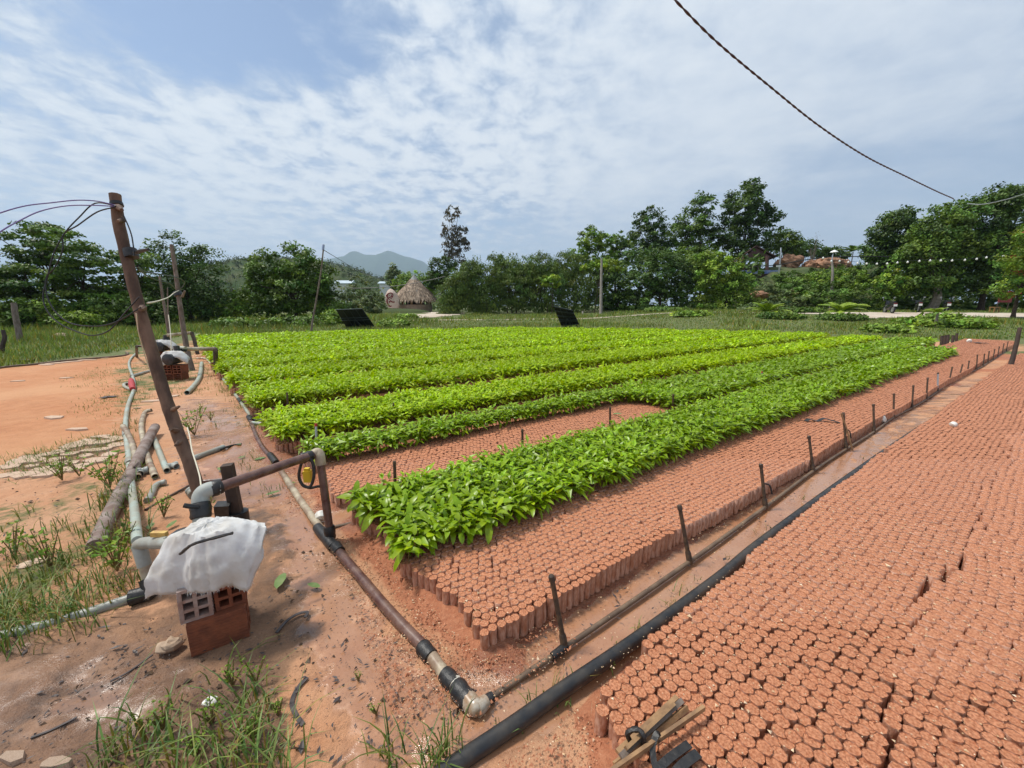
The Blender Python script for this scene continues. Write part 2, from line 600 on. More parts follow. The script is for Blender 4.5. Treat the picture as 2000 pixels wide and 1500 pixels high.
def make_ground():
    def lines(lo, hi, step, far):
        a = list(np.arange(lo, hi + 1e-6, step))
        d, x = step, hi
        up = []
        while x < far:
            d *= 1.13
            x += d
            up.append(x)
        return a, up
    ax, up = lines(-4.2, 5.2, 0.042, 6000)
    dn = [-4.2 - (u - 5.2) for u in up]
    xs = np.array(sorted(dn) + ax + up)
    ay, upy = lines(0.6, 6.2, 0.042, 6000)
    dny = [0.6 - (u - 6.2) for u in upy if u - 6.2 < 3000]
    ys = np.array(sorted(dny) + ay + upy)
    X, Y = np.meshgrid(xs, ys)
    X, Y = X.ravel(), Y.ravel()
    s, t = X * RX + Y * RY, X * NX + Y * NY
    dist = np.hypot(X, Y)
    near = 1 - sstep(dist, 6, 16)
    Z = terrain(X, Y)
    Z = Z + near * (fbm(X * 2.2, Y * 2.2, 3, 4) - 0.5) * 0.045 + near * (fbm(X * 11, Y * 11, 9, 3) - 0.5) * 0.014
    # the water channel beside the sprinkler line and the trenches between beds are a little lower and smoother
    chan = sstep(t, 0.80, 0.95) * (1 - sstep(t, 1.16, 1.30)) * sstep(s, 0.4, 0.9)
    Z = np.where(dist < 40, Z * (1 - 0.75 * chan) - 0.012 * chan, Z)
    clods = in_poly(*pix(X, Y, 0 * X)[:2], [(425, 1005), (530, 990), (575, 1075), (530, 1160), (440, 1120)])
    Z = Z + clods * 0.05 * fbm(X * 16, Y * 16, 31, 3)
    tracks = in_poly(*pix(X, Y, 0 * X)[:2], [(-400, 1260), (330, 1200), (560, 1330), (560, 1560), (-400, 1700)])
    Z = Z + tracks * (fbm(X * 9, Y * 9, 77, 4) - 0.5) * 0.075
    # spilled soil banked against the bed ends
    ea = bed_a_start(np.clip(t, 1.23, 2.6)) - s
    spill = np.exp(-np.clip(ea, 0, 9) / 0.10) * (ea > -0.1) * sstep(t, 1.0, 1.25) * (1 - sstep(t, 2.6, 2.9))
    eb = left_edge(np.clip(t, 2.95, 5.4)) - s
    spill = np.maximum(spill, np.exp(-np.clip(eb, 0, 9) / 0.10) * (eb > -0.1) * sstep(t, 2.9, 3.0) * (1 - sstep(t, 5.4, 5.8)))
    ec = 0.86 - s
    spillc = np.exp(-np.clip(ec, 0, 9) / 0.09) * (ec > -0.1) * (1 - sstep(t, 0.62, 0.82)) * (t > -3)
    spill = np.maximum(spill, spillc)
    Z = Z + spill * (0.035 + 0.03 * fbm(X * 20, Y * 20, 5, 3))

    # what covers the ground where
    acc = np.zeros((len(X), 4))
    acc2 = np.zeros((len(X), 4))
    J = 7
    for k in range(J):
        jx = X + RNG.normal(0, 1, len(X)) * 0.035 * dist.clip(0.5, 60)
        jy = Y + RNG.normal(0, 1, len(X)) * 0.035 * dist.clip(0.5, 60)
        u, v, d = pix(jx, jy, terrain(jx, jy))
        front = d > 0.05
        js, jt = jx * RX + jy * RY, jx * NX + jy * NY
        wet = in_poly(u, v, [(330, 760), (480, 790), (600, 900), (640, 1040), (720, 1150), (920, 1400), (870, 1480), (640, 1400), (560, 1230), (500, 1010), (340, 960)]) * 0.62 * front
        wet = np.maximum(wet, ((jt > 0.86) & (jt < 1.25) & (js > 0.45)) * 0.98)
        wet = np.maximum(wet, ((jt > 0.86) & (jt < 1.25) & (js > 0.1)) * 0.6)
        wet = np.maximum(wet, ((jt > 2.60) & (jt < 2.97) & (js > 0.2)) * 0.8)
        wet = np.maximum(wet, in_poly(u, v, [(20, 1360), (190, 1300), (330, 1350), (240, 1420), (60, 1440)]) * 0.62 * front)
        wet = np.maximum(wet, in_poly(u, v, [(-300, 1280), (320, 1210), (560, 1330), (420, 1500), (-300, 1650)]) * 0.45 * front)
        vl = np.interp(u, [-2000, -500, 0, 230, 300, 390], [800, 748, 722, 688, 668, 650])
        gr = ((v < vl) & (u < 392) & front) | ((jy > far_edge(jx)) & (u >= 392))
        gr = gr | ((js > 26.3) & (jt > 0.9)) | ((js > 19.2) & (jt <= 0.9)) | (np.hypot(jx, jy) > 34)
        g = gr * 1.0
        g = np.maximum(g, in_poly(u, v, [(-400, 1040), (0, 1000), (60, 905), (240, 850), (250, 930), (255, 1100), (290, 1150), (230, 1210), (0, 1260), (-400, 1360)]) * 0.42 * front)
        g = np.maximum(g, in_poly(u, v, [(225, 695), (300, 665), (392, 655), (425, 720), (400, 745), (330, 770), (235, 850), (228, 790), (250, 730)]) * 0.55 * front)
        g = np.maximum(g, in_poly(u, v, [(250, 1330), (520, 1300), (580, 1500), (500, 1600), (200, 1560)]) * 0.30 * front)
        g = np.maximum(g, in_poly(u, v, [(120, 745), (185, 722), (250, 700), (250, 760), (238, 820), (170, 800), (200, 760)]) * 0.36 * front)
        og = in_poly(u, v, [(-500, 770), (0, 720), (120, 705), (235, 688), (262, 700), (255, 740), (240, 800), (235, 845), (150, 868), (60, 900), (0, 930), (-500, 1060)]) * front * 1.0
        md = in_poly(u, v, [(-400, 1260), (300, 1190), (480, 1150), (600, 1130), (640, 1250), (560, 1330), (560, 1500), (520, 1700), (-400, 1800)]) * 0.85 * front
        md = np.maximum(md, in_poly(u, v, [(425, 1005), (530, 990), (575, 1075), (530, 1160), (440, 1120)]) * 0.9 * front)
        md = np.maximum(md, in_poly(u, v, [(0, 935), (20, 905), (100, 880), (200, 848), (240, 850), (236, 890), (120, 925), (40, 940)]) * 0.95 * front)
        acc += np.stack([wet, g, og, md], -1) / J
    acc2[:, 0] = np.clip(spill * 1.6, 0, 1)
    inbed = ((t > 1.2) & (t < 2.65) & (s > bed_a_start(t)) & (s < 26)) | ((t > 2.92) & (t < 21.3) & (s > left_edge(t)) & (s < 21.6)) | ((t < 0.86) & (s > 0.86) & (s < 19))
    acc2[:, 0] = np.maximum(acc2[:, 0], inbed * 1.0 * (dist < 30))
    acc[:, 3] *= 1 - 0.6 * acc2[:, 0]
    nx, ny = len(xs), len(ys)
    i = np.arange((ny - 1) * (nx - 1))
    r, c = i // (nx - 1), i % (nx - 1)
    a = r * nx + c
    F = np.stack([a, a + 1, a + nx + 1, a + nx], -1)
    m = bpy.data.materials.new('ground')
    m.use_nodes = True
    MATS['ground'] = m
    me = np_mesh('ground', np.stack([X, Y, Z], -1), F, ['ground'], smooth=True)
    for nm, ar in (('cover', acc), ('soil', acc2)):
        at = me.attributes.new(nm, 'FLOAT_COLOR', 'POINT')
        at.data.foreach_set('color', np.ascontiguousarray(ar, np.float32).ravel())
    q = NT(m.node_tree)
    pos = q.n('ShaderNodeNewGeometry').outputs['Position']
    at = q.n('ShaderNodeAttribute', attribute_name='cover')
    sep = q.n('ShaderNodeSeparateColor', {0: at.outputs['Color']})
    wet, grs, org, mud = sep.outputs[0], sep.outputs[1], sep.outputs[2], at.outputs['Alpha']
    so = q.n('ShaderNodeSeparateColor', {0: q.n('ShaderNodeAttribute', attribute_name='soil').outputs['Color']}).outputs[0]
    n1 = q.noise(pos, 1.3, 5, 0.6)
    n2 = q.noise(pos, 6.0, 6, 0.65)
    n3 = q.noise(pos, 38.0, 5, 0.7)
    n4 = q.noise(pos, 170.0, 3, 0.7)

    def cut(mask, nz, amt=0.9, lo=0.36, hi=0.62):
        return q.ramp(q.math('ADD', mask, q.math('MULTIPLY', q.math('SUBTRACT', nz, 0.5), amt)), lo, hi)
    base = q.mix(q.ramp(n2, 0.3, 0.7), (0.57, 0.29, 0.155), (0.47, 0.215, 0.105))
    base = q.mix(q.ramp(n1, 0.35, 0.7), base, (0.55, 0.305, 0.175))
    orange = q.mix(q.ramp(n2, 0.3, 0.7), (0.53, 0.235, 0.105), (0.43, 0.175, 0.075))
    orange = q.mix(q.ramp(q.noise(pos, 0.5, 4, 0.6), 0.4, 0.7), orange, (0.57, 0.29, 0.145))
    base = q.mix(cut(org, n2), base, orange)
    mudc = q.mix(q.ramp(n2, 0.3, 0.7), (0.31, 0.17, 0.095), (0.18, 0.105, 0.065))
    mudc = q.mix(q.ramp(n1, 0.45, 0.7), mudc, (0.36, 0.195, 0.11))
    base = q.mix(cut(mud, n2, 1.0), base, mudc)
    soil = q.mix(q.ramp(n3, 0.3, 0.7), (0.36, 0.125, 0.06), (0.47, 0.195, 0.10))
    base = q.mix(cut(so, n2, 0.6), base, soil)
    # old wet stains and trodden patches of darker earth
    st_ = q.math('MULTIPLY', q.ramp(q.noise(pos, 2.6, 6, 0.7, 0.6), 0.52, 0.68), q.math('MULTIPLY_ADD', mud, 0.75, q.math('MULTIPLY', wet, 0.28)))
    base = q.mix(st_, base, (0.15, 0.095, 0.065))
    gcol = q.mix(q.ramp(n2, 0.3, 0.7), (0.085, 0.115, 0.030), (0.14, 0.155, 0.055))
    base = q.mix(cut(grs, q.noise(pos, 3.2, 6, 0.68), 1.25), base, gcol)
    # grains, pale flecks and dark crumbs of the soil itself
    base = q.mix(q.math('MULTIPLY', q.ramp(n4, 0.62, 0.75), 0.38), base, (0.72, 0.50, 0.34))
    base = q.mix(q.math('MULTIPLY', q.ramp(n3, 0.36, 0.24), 0.5), base, (0.13, 0.075, 0.05))
    # crisp dark crumbs and wrinkles, small pale chips
    sp = q.noise(pos, 62.0, 6, 0.78, 0.4)
    base = q.mix(q.math('MULTIPLY', q.ramp(sp, 0.58, 0.64), 0.62), base, (0.15, 0.075, 0.045))
    base = q.mix(q.math('MULTIPLY', q.ramp(sp, 0.385, 0.34), 0.42), base, (0.70, 0.46, 0.29))
    blot = q.noise(pos, 14.0, 6, 0.7, 0.5)
    base = q.mix(q.math('MULTIPLY', q.ramp(blot, 0.56, 0.70), q.math('MULTIPLY_ADD', mud, 0.5, 0.22)), base, (0.24, 0.125, 0.075))
    film = cut(wet, q.noise(pos, 2.1, 5, 0.6), 0.9, 0.45, 0.62)
    film = q.math('MULTIPLY', film, q.math('SUBTRACT', 1.0, so))
    damp = cut(wet, n2, 0.9, 0.25, 0.6)
    base = q.mix(q.math('MULTIPLY', damp, 0.50), base, q.mix(1.0, base, (0.42, 0.36, 0.34), 'MULTIPLY'))
    rough = q.math('MULTIPLY_ADD', damp, -0.60, 0.92)
    rough = q.math('MULTIPLY_ADD', film, -0.22, rough)
    rough = q.math('MAXIMUM', rough, q.math('MULTIPLY_ADD', mud, 0.16, 0.12))
    b = q.n('ShaderNodeBsdfPrincipled', {'Base Color': base, 'Roughness': rough, 'Specular IOR Level': q.math('MULTIPLY_ADD', film, 0.4, 0.4)})
    hgt = q.math('MULTIPLY_ADD', n3, 0.5, q.math('MULTIPLY', n4, 0.22))
    hgt = q.math('MULTIPLY_ADD', n2, 0.9, hgt)
    bp = q.n('ShaderNodeBump', {'Distance': 0.024, 'Height': hgt})
    q.set(bp.inputs['Strength'], q.math('MULTIPLY_ADD', film, -0.93, 1.0))
    q.set(b.inputs['Normal'], bp.outputs[0])
    q.n('ShaderNodeOutputMaterial', {'Surface': b.outputs[0]})
    o = link('ground', me)
    tag(o, kind='structure')
    return o


make_ground()


def ground_strip(name, m, line, width, lift=0.02, kind='structure', label=None):
    """a path laid on the terrain"""
    pts = curve_pts([Vector((p[0], p[1], 0)) for p in line], 10)
    V, F = [], []
    for i, p in enumerate(pts):
        d = (pts[min(i + 1, len(pts) - 1)] - pts[max(i - 1, 0)]).normalized()
        nrm = Vector((-d.y, d.x, 0))
        w = width[0] + (width[1] - width[0]) * i / (len(pts) - 1) if isinstance(width, tuple) else width
        w *= 1 + 0.12 * math.sin(i * 1.7)
        for k in range(5):
            o = p + nrm * w * (k / 4 - 0.5)
            V.append((o.x, o.y, float(terrain(o.x, o.y)) + lift))
    for i in range(len(pts) - 1):
        for k in range(4):
            a = i * 5 + k
            F.append((a, a + 1, a + 6, a + 5))
    mb = MB()
    mb.add(V, F)
    o = mb.build(name, m)
    tag(o, label, kind=kind)
    return o


ground_strip('yard_path', 'path_pale', [(24, 29.5), (29, 30.5), (34, 30.3), (39, 29.5), (48, 28)], 4.6)
ground_strip('lane', 'path_pale', [(-9.5, 33.5), (-2, 34.5), (6, 35.5), (14, 34.5), (24, 31)], 0.8)
ground_strip('hut_path', 'path_pale', [(-17, 56), (-12, 53), (-7.8, 47), (-8.4, 41), (-11, 37.5)], (3.2, 5.0))


# ------------------------------------------------------------------ far hills and mountain
def ridge(name, m, prof, y0, depth, z_base, label=None, rough=1.0, seed=0, nu=90, nv=26):
    xs = np.linspace(prof[0][0], prof[-1][0], nu)
    hs = np.interp(xs, [p[0] for p in prof], [p[1] for p in prof])
    V = []
    for j in range(nv):
        w = j / (nv - 1)
        sh = math.sin(math.pi * w) ** 0.8
        for i, x in enumerate(xs):
            V.append((x, y0 + (w - 0.5) * depth, hs[i] * sh))
    V = np.array(V)
    n = fbm(V[:, 0] / depth * 7, V[:, 1] / depth * 7, seed, 5) - 0.5
    V[:, 2] = z_base + V[:, 2] * (1 + 0.30 * rough * n) + (V[:, 2] > 0.1) * n * 0.10 * hs.max() * rough
    i = np.arange((nv - 1) * (nu - 1))
    r, c = i // (nu - 1), i % (nu - 1)
    a = r * nu + c
    F = np.stack([a, a + 1, a + nu + 1, a + nu], -1)
    me = np_mesh(name, V, F, [m], smooth=True)
    o = link(name, me)
    tag(o, label, kind='structure')
    return o


def px_prof(pts, t):
    """ridge line: pixels to (x, height) at axis depth t"""
    out = []
    for u, v in pts:
        p = P(u, v, t)
        out.append((p.x, p.z))
    return out


MT = 6000.0
mprof = px_prof([(520, 600), (580, 560), (620, 525), (650, 512), (700, 505), (712, 497), (730, 503), (755, 502), (775, 496), (800, 506), (830, 512), (848, 525), (900, 560), (1000, 592), (1060, 600)], MT)
ridge('mountain', 'mountain', mprof, MT, 2300, -2, rough=0.18, seed=4, nu=160, nv=40)
mprof = px_prof([(-260, 600), (-100, 560), (0, 545), (60, 530), (100, 520), (125, 522), (160, 545), (220, 570), (330, 600)], MT * 0.9)
ridge('mountain', 'mountain', mprof, MT * 0.88, 1600, -2, rough=0.5, seed=14)
HD = 330.0
hprof = px_prof([(300, 600), (360, 560), (420, 528), (480, 514), (560, 508), (640, 510), (690, 522), (740, 540), (800, 556), (880, 575), (960, 600)], HD)
HILL = ridge('hill', 'hill', hprof, HD, 150, -1, rough=0.5, seed=8)


# ------------------------------------------------------------------ foliage
def leaf_cards(C, sx, sy, rng, up=0.35, droop=0.0, outward=None, bend=0.25):
    """one leaf-shaped rhombus (two bent triangles) at every centre"""
    N = len(C)
    n = rng.normal(0, 1, (N, 3))
    n[:, 2] = np.abs(n[:, 2]) * 0.6 + up * 2
    if outward is not None:
        n += outward * 0.9
    n /= np.linalg.norm(n, axis=1, keepdims=True)
    a = rng.normal(0, 1, (N, 3))
    a[:, 2] -= droop * 2
    a -= n * (a * n).sum(1, keepdims=True)
    a /= np.linalg.norm(a, axis=1, keepdims=True) + 1e-9
    b = np.cross(n, a)
    L = (sx * rng.uniform(0.65, 1.35, N))[:, None]
    Wd = (sy * rng.uniform(0.65, 1.35, N))[:, None]
    V = np.stack([C - a * L * 0.5, C + b * Wd * 0.5 - n * Wd * bend, C + a * L * 0.5 - n * L * bend * 0.6, C - b * Wd * 0.5 - n * Wd * bend], 1)
    base = (np.arange(N) * 4)[:, None]
    F = np.concatenate([base + np.array([[0, 1, 2]]), base + np.array([[0, 2, 3]])], 0)
    return V.reshape(-1, 3), F


def tints(groups, rng, dv=0.35, dh=0.12):
    """hue/value factor for every leaf, shared within a clump"""
    g = groups.max() + 1
    val = np.exp(rng.normal(0, dv, g))
    hue = rng.normal(0, dh, g)
    c = np.stack([val * (1 + hue), val, val * (1 - hue)], -1)
    return np.clip(c[groups], 0.25, 2.4)


def trunk_mesh(mb, base, top, r0, r1, rng, bend=0.3, n=7):
    base, top = Vector(base), Vector(top)
    pts, rr = [], []
    off = Vector((rng.uniform(-bend, bend), rng.uniform(-bend, bend), 0))
    for i in range(n):
        w = i / (n - 1)
        p = base.lerp(top, w) + off * math.sin(math.pi * w)
        pts.append(p)
        rr.append(r0 + (r1 - r0) * w + (r0 * 0.5 if i == 0 else 0))
    mb.tube(pts, rr, 8)
    return pts


DENSE = 1.45


def tree(name, label, base, lobes, m, clumps=60, per=42, leaf=(0.30, 0.17), rc=0.62, group=None, cat='tree', bark='bark',
         trunk=0.16, up=0.35, droop=0.0, seed=0, flat=1.0, limbs=6, dv=0.30, dh=0.10, fork=0.45, shell=0.55, extra=None, trunks=None):
    """lobes: (dx, dy, dz, rx, ry, rz) ellipsoids relative to the foot of the tree"""
    clumps = int(clumps * DENSE)
    leaf = (leaf[0] * 1.15, leaf[1] * 1.2)
    rng = np.random.default_rng(seed + 100)
    pr = random.Random(seed + 5)
    base = Vector(base)
    root = empty(name, base, label, cat, group)
    lob = np.array(lobes, float)
    vol = (lob[:, 3] * lob[:, 4] * lob[:, 5]) ** (2 / 3)
    pick = rng.choice(len(lob), clumps, p=vol / vol.sum())
    d = rng.normal(0, 1, (clumps, 3))
    d /= np.linalg.norm(d, axis=1, keepdims=True)
    rad = shell + (1 - shell) * rng.uniform(0, 1, clumps) ** 0.6
    # some bite out of the outline, some sprigs beyond it
    rad *= rng.uniform(0.82, 1.12, clumps)
    cc = lob[pick, :3] + d * lob[pick, 3:6] * rad[:, None]
    cc[:, 2] = np.maximum(cc[:, 2], 0.15)
    grp = np.repeat(np.arange(clumps), per)
    rs = rc * rng.uniform(0.55, 1.3, clumps)
    off = rng.normal(0, 1, (clumps * per, 3))
    off /= np.linalg.norm(off, axis=1, keepdims=True)
    off *= (rng.uniform(0, 1, (clumps * per, 1)) ** 0.5) * rs[grp][:, None]
    off[:, 2] *= 0.62 * flat
    if droop > 0:
        off[:, 2] -= droop * (np.hypot(off[:, 0], off[:, 1])) ** 1.3 * 0.9
    C = cc[grp] + off
    C[:, 2] = np.maximum(C[:, 2], 0.03)
    outw = d[grp] * 0.6 + off / rs[grp][:, None] * 0.6
    V, F = leaf_cards(C, leaf[0], leaf[1], rng, up, droop, outw)
    V[:, 2] = np.maximum(V[:, 2], 0.01)
    tn = np.repeat(tints(grp, rng, dv, dh), 4, 0)
    me = np_mesh('crown', V, F, [m], tint=tn)
    link('crown', me, None, root)
    # trunk and limbs that reach into the lobes
    mb = MB()
    top = lob[:, 2].max()
    tl = trunks or [(0.0, 0.0)]
    for tx, ty in tl:
        hz = max(lob[:, 2].min() * 0.8, top * fork)
        tp = Vector((lob[:, 0].mean() * 0.5 + tx, lob[:, 1].mean() * 0.5 + ty, hz))
        pts = trunk_mesh(mb, (tx, ty, -0.15), tp, trunk, trunk * 0.6, pr, 0.12 * hz)
        idx = rng.choice(clumps, min(limbs, clumps), replace=False)
        for i in idx:
            q0 = pts[-1 - pr.randint(0, 2)]
            q2 = Vector(cc[i])
            q1 = q0.lerp(q2, 0.5) + Vector((0, 0, pr.uniform(-0.1, 0.35) * top * 0.3))
            mb.tube(curve_pts([q0, q1, q2], 3), [trunk * 0.45, trunk * 0.4, trunk * 0.35, trunk * 0.28, trunk * 0.22, trunk * 0.15, trunk * 0.08], 5)
    mb.build('trunk', bark, root, origin=(0, 0, 0))
    if extra:
        extra(root, cc, rng)
    return root


def foot(u, t):
    """ground below image column u at axis depth t"""
    x = (u - 1000.0) / FPX * t
    y = t * 1.0 / CP * 0.985
    z = float(terrain(x, y))
    y = (t + (z - HCAM) * SP) / CP
    return Vector((x, y, float(terrain(x, y))))


def mpx(px, t):
    return px * t / FPX


def lobes_px(base, t, items):
    """items: (u, v, half width px, half height px[, depth ratio]) -> lobes relative to base"""
    out = []
    for it in items:
        u, v, hw, hh = it[:4]
        dr = it[4] if len(it) > 4 else 0.8
        p = P(u, v, t)
        out.append((p.x - base.x, (it[5] if len(it) > 5 else 0.0), p.z - base.z, mpx(hw, t), mpx(hw, t) * dr, mpx(hh, t)))
    return out

# ------------------------------------------------------------------ nursery beds: bags of soil and seedlings
BAG_H, BAG_R, PITCHD = 0.115, 0.0214, 0.0408


def bag_proto(seg, rings, rng, heap=0.0, rr=1.0):
    """film sleeve and soil top as two triangle meshes; base at z = 0"""
    rw = 1 + rng.uniform(-0.05, 0.05, seg)
    prof = {'hi': [(0.92, 0.0), (0.98, 0.05), (1.0, 0.108), (1.02, 0.120)],
            'mid': [(0.94, 0.0), (1.0, 0.113), (1.02, 0.1198)],
            'far': [(0.98, 0.0), (1.0, 0.1185)],
            'lo': [(0.95, 0.0), (1.0, 0.118), (0.93, 0.119)]}[rings]
    V, F = [], []
    for r, z in prof:
        for k in range(seg):
            a = 2 * math.pi * k / seg
            q = BAG_R * rr * r * rw[k] * (1 + (rng.uniform(-0.06, 0.06) if rings == 'hi' else 0))
            V.append((q * math.cos(a), q * math.sin(a), z + (rng.uniform(-0.001, 0.002) if r in (1.02, 0.96) and rings == 'hi' else 0)))
    for i in range(len(prof) - 1):
        for k in range(seg):
            a, b = i * seg + k, i * seg + (k + 1) % seg
            F += [(a, b, b + seg), (a, b + seg, a + seg)]
    SV, SF = [], []
    rads = [0.985, 0.5] if rings in ('hi', 'mid') else [0.98]
    for j, rq in enumerate(rads):
        for k in range(seg):
            a = 2 * math.pi * (k + 0.5 * j) / seg
            q = BAG_R * rr * rq * rw[k]
            SV.append((q * math.cos(a), q * math.sin(a), 0.1175 + heap * (1 - rq) + (rng.uniform(-0.0035, 0.0025) if j else rng.uniform(-0.001, 0.001))))
    SV.append((0, 0, 0.119 + heap + rng.uniform(-0.004, 0.004)))
    for j in range(len(rads) - 1):
        for k in range(seg):
            a, b = j * seg + k, j * seg + (k + 1) % seg
            SF += [(a, b, b + seg), (a, b + seg, a + seg)]
    o = (len(rads) - 1) * seg
    for k in range(seg):
        SF.append((o + k, o + (k + 1) % seg, o + seg))
    return np.array(V), np.array(F), np.array(SV), np.array(SF)


BRNG = np.random.default_rng(21)
HI = [bag_proto(10, 'hi', BRNG) for _ in range(6)]
MID = [bag_proto(8, 'mid', BRNG) for _ in range(6)]
LO = [bag_proto(7, 'lo', BRNG) for _ in range(5)]
LO6 = [bag_proto(6, 'far', BRNG) for _ in range(3)]
HEAP = [bag_proto(6, 'lo', BRNG, 0.006, 1.07) for _ in range(5)]


def lattice(t0, t1, smin, smax, keep, d=PITCHD, seed=0):
    rng = np.random.default_rng(seed)
    nt = int((t1 - t0) / (d * 0.91)) + 1
    out = []
    for j in range(nt):
        t = t0 + j * d * 0.91
        s = np.arange(smin, smax, d) + (0.5 * d if j % 2 else 0)
        tt = np.full(len(s), t) + 0.012 * np.sin(s * 1.3 + t0 * 5) + 0.006 * np.sin(s * 4.1)
        out.append(np.stack([s, tt], -1))
    q = np.concatenate(out)
    q += rng.normal(0, 0.0032, q.shape)
    q = q[keep(q[:, 0], q[:, 1])]
    x, y = S2W(q[:, 0], q[:, 1])
    u, v, dd = pix(x, y, np.full(len(x), 0.1))
    ok = (dd > 0.2) & (u > -500) & (u < 2180) & (v < 1850)
    return q[ok], np.stack([x[ok], y[ok], np.zeros(ok.sum())], -1), u[ok], v[ok], dd[ok]


def ground_z(p):
    return p


# --- bed A: bare strip in front, first seedling row behind
A_END = 25.6


def keepA(s, t):
    e = 0.03 * np.sin(t * 9)
    return (s > bed_a_start(t) + e) & (s < A_END)


qA, pA, uA, vA, dA = lattice(1.24, 2.62, 0.4, A_END, keepA, seed=1)
plantA = (qA[:, 1] > 1.87 + 0.012 * np.sin(qA[:, 0] * 2.1)) & (qA[:, 0] < 17.0 - 0.6 * np.abs(qA[:, 1] - 2.25) ** 2 * 4)


# --- bed B: a bare oblong near the corner, seedlings along its back and far end
def keepB(s, t):
    return (s > left_edge(t)) & (s < 21.4)


qB, pB, uB, vB, dB = lattice(2.96, 3.92, 0.3, 21.4, keepB, seed=2)
bareB = (qB[:, 1] < 3.60 + 0.02 * np.sin(qB[:, 0] * 3)) & (qB[:, 0] < 4.65 - 0.9 * np.clip(qB[:, 1] - 3.2, 0, 1) ** 2 * 2)
plantB = ~bareB

# --- bed C and D: the broad bare beds at the lower right
def keepC(s, t):
    edge = np.interp(s, [0.8, 1.33, 2.8, 4.1, 8.1, 19], [0.76, 0.82, 0.855, 0.87, 0.86, 0.84])
    return (t < edge) & (s > 0.86 + 0.02 * np.sin(t * 11)) & (s < 19.0)


qC, pC, uC, vC, dC = lattice(-1.0, 0.95, 0.8, 19.0, keepC, d=0.0452, seed=3)
isD = qC[:, 1] < 0.19 + 0.035 * np.sin(qC[:, 0] * 3.1) + 0.02 * np.sin(qC[:, 0] * 7.7)
shift = np.where(isD, 0.003 + 0.030 * vnoise(qC[:, 0] * 2.6, qC[:, 0] * 0 + 4, 9) ** 2.2, 0.0)
qC[:, 1] -= shift
pC[:, 0], pC[:, 1] = S2W(qC[:, 0], qC[:, 1])

# ---- the 300 bare bags that show largest are things of their own
bare = {}
for nm, q, p, u, v, d, msk in (('A', qA, pA, uA, vA, dA, ~plantA), ('B', qB, pB, uB, vB, dB, bareB), ('C', qC, pC, uC, vC, dC, qC[:, 1] > -9)):
    bare[nm] = dict(q=q[msk], p=p[msk], u=u[msk], v=v[msk], d=d[msk])
sc_all, idx_all = [], []
for nm, B in bare.items():
    inside = (B['u'] > 0) & (B['u'] < 2000) & (B['v'] < 1495) & (B['v'] > 0)
    look = (HCAM - 0.13) / B['d']
    area = (BAG_R * 2 / B['d']) ** 2 * np.clip(look, 0, 1)
    if nm == 'A':
        edge = (B['q'][:, 1] < 1.30) | (B['q'][:, 0] < bed_a_start(B['q'][:, 1]) + 0.06)
        area = area + edge * (BAG_R * 2 / B['d']) * (BAG_H / B['d']) * 0.75
    if nm == 'C':
        edge = B['q'][:, 0] < 0.93
        area = area + edge * (BAG_R * 2 / B['d']) * (BAG_H / B['d']) * 0.5
    sc_all.append(np.where(inside, area, 0))
    idx_all += [(nm, i) for i in range(len(area))]
order = np.argsort(-np.concatenate(sc_all))[:300]
chosen = {nm: np.zeros(len(B['q']), bool) for nm, B in bare.items()}
for o in order:
    nm, i = idx_all[o]
    chosen[nm][i] = True


def tri_mesh(name, V, F, m, smooth=True):
    return np_mesh(name, V, F, [m], smooth=smooth)


SLEEVE = [tri_mesh('film_sleeve', h[0], h[1], 'film') for h in HI]
SOILTOP = [tri_mesh('soil', h[2], h[3], 'bag_soil') for h in HI]
BAG_TXT = {'A': ('pinkish plastic bag of soil at the bare near end of the middle bed', 'soil bags of the middle bed'),
           'B': ('pinkish plastic bag of soil in the bare oblong behind the first seedling row', 'soil bags of the rear oblong'),
           'C': ('pinkish plastic bag of soil in the broad bare bed at lower right', 'soil bags of the lower right bed')}
for nm, B in bare.items():
    for i in np.nonzero(chosen[nm])[0]:
        k = rnd.randrange(len(HI))
        o = link('soil_bag', SLEEVE[k])
        o.location = B['p'][i]
        o.rotation_euler = (rnd.gauss(0, 0.022), rnd.gauss(0, 0.022), rnd.uniform(0, 6.28))
        wd_ = 1.11 if nm == 'C' else 1.0
        o.scale = (wd_, wd_, rnd.gauss(0.97, 0.018))
        s_, t_ = B['q'][i]
        txt, grp = BAG_TXT[nm]
        if nm == 'A' and t_ < 1.275:
            txt, grp = 'pinkish plastic bag of soil in the middle bed line facing the wet channel', 'soil bags on the channel edge'
        elif nm == 'A' and s_ < bed_a_start(t_) + 0.05:
            txt, grp = 'pinkish plastic bag of soil at the middle bed end facing the main pipe', 'soil bags on the pipe edge'
        elif nm == 'C' and s_ < 0.91:
            txt, grp = 'pinkish plastic bag of soil in the end line of the lower right bed', 'soil bags at the end of the lower right bed'
        elif nm == 'C' and t_ > np.interp(s_, [0.8, 1.33, 2.8, 4.1], [0.76, 0.82, 0.855, 0.87]) - 0.05:
            txt, grp = 'pinkish plastic bag of soil in the lower right bed beside the black hose', 'soil bags along the black hose'
        tag(o, txt, 'soil bag', grp)
        link('soil', SOILTOP[k], None, o)


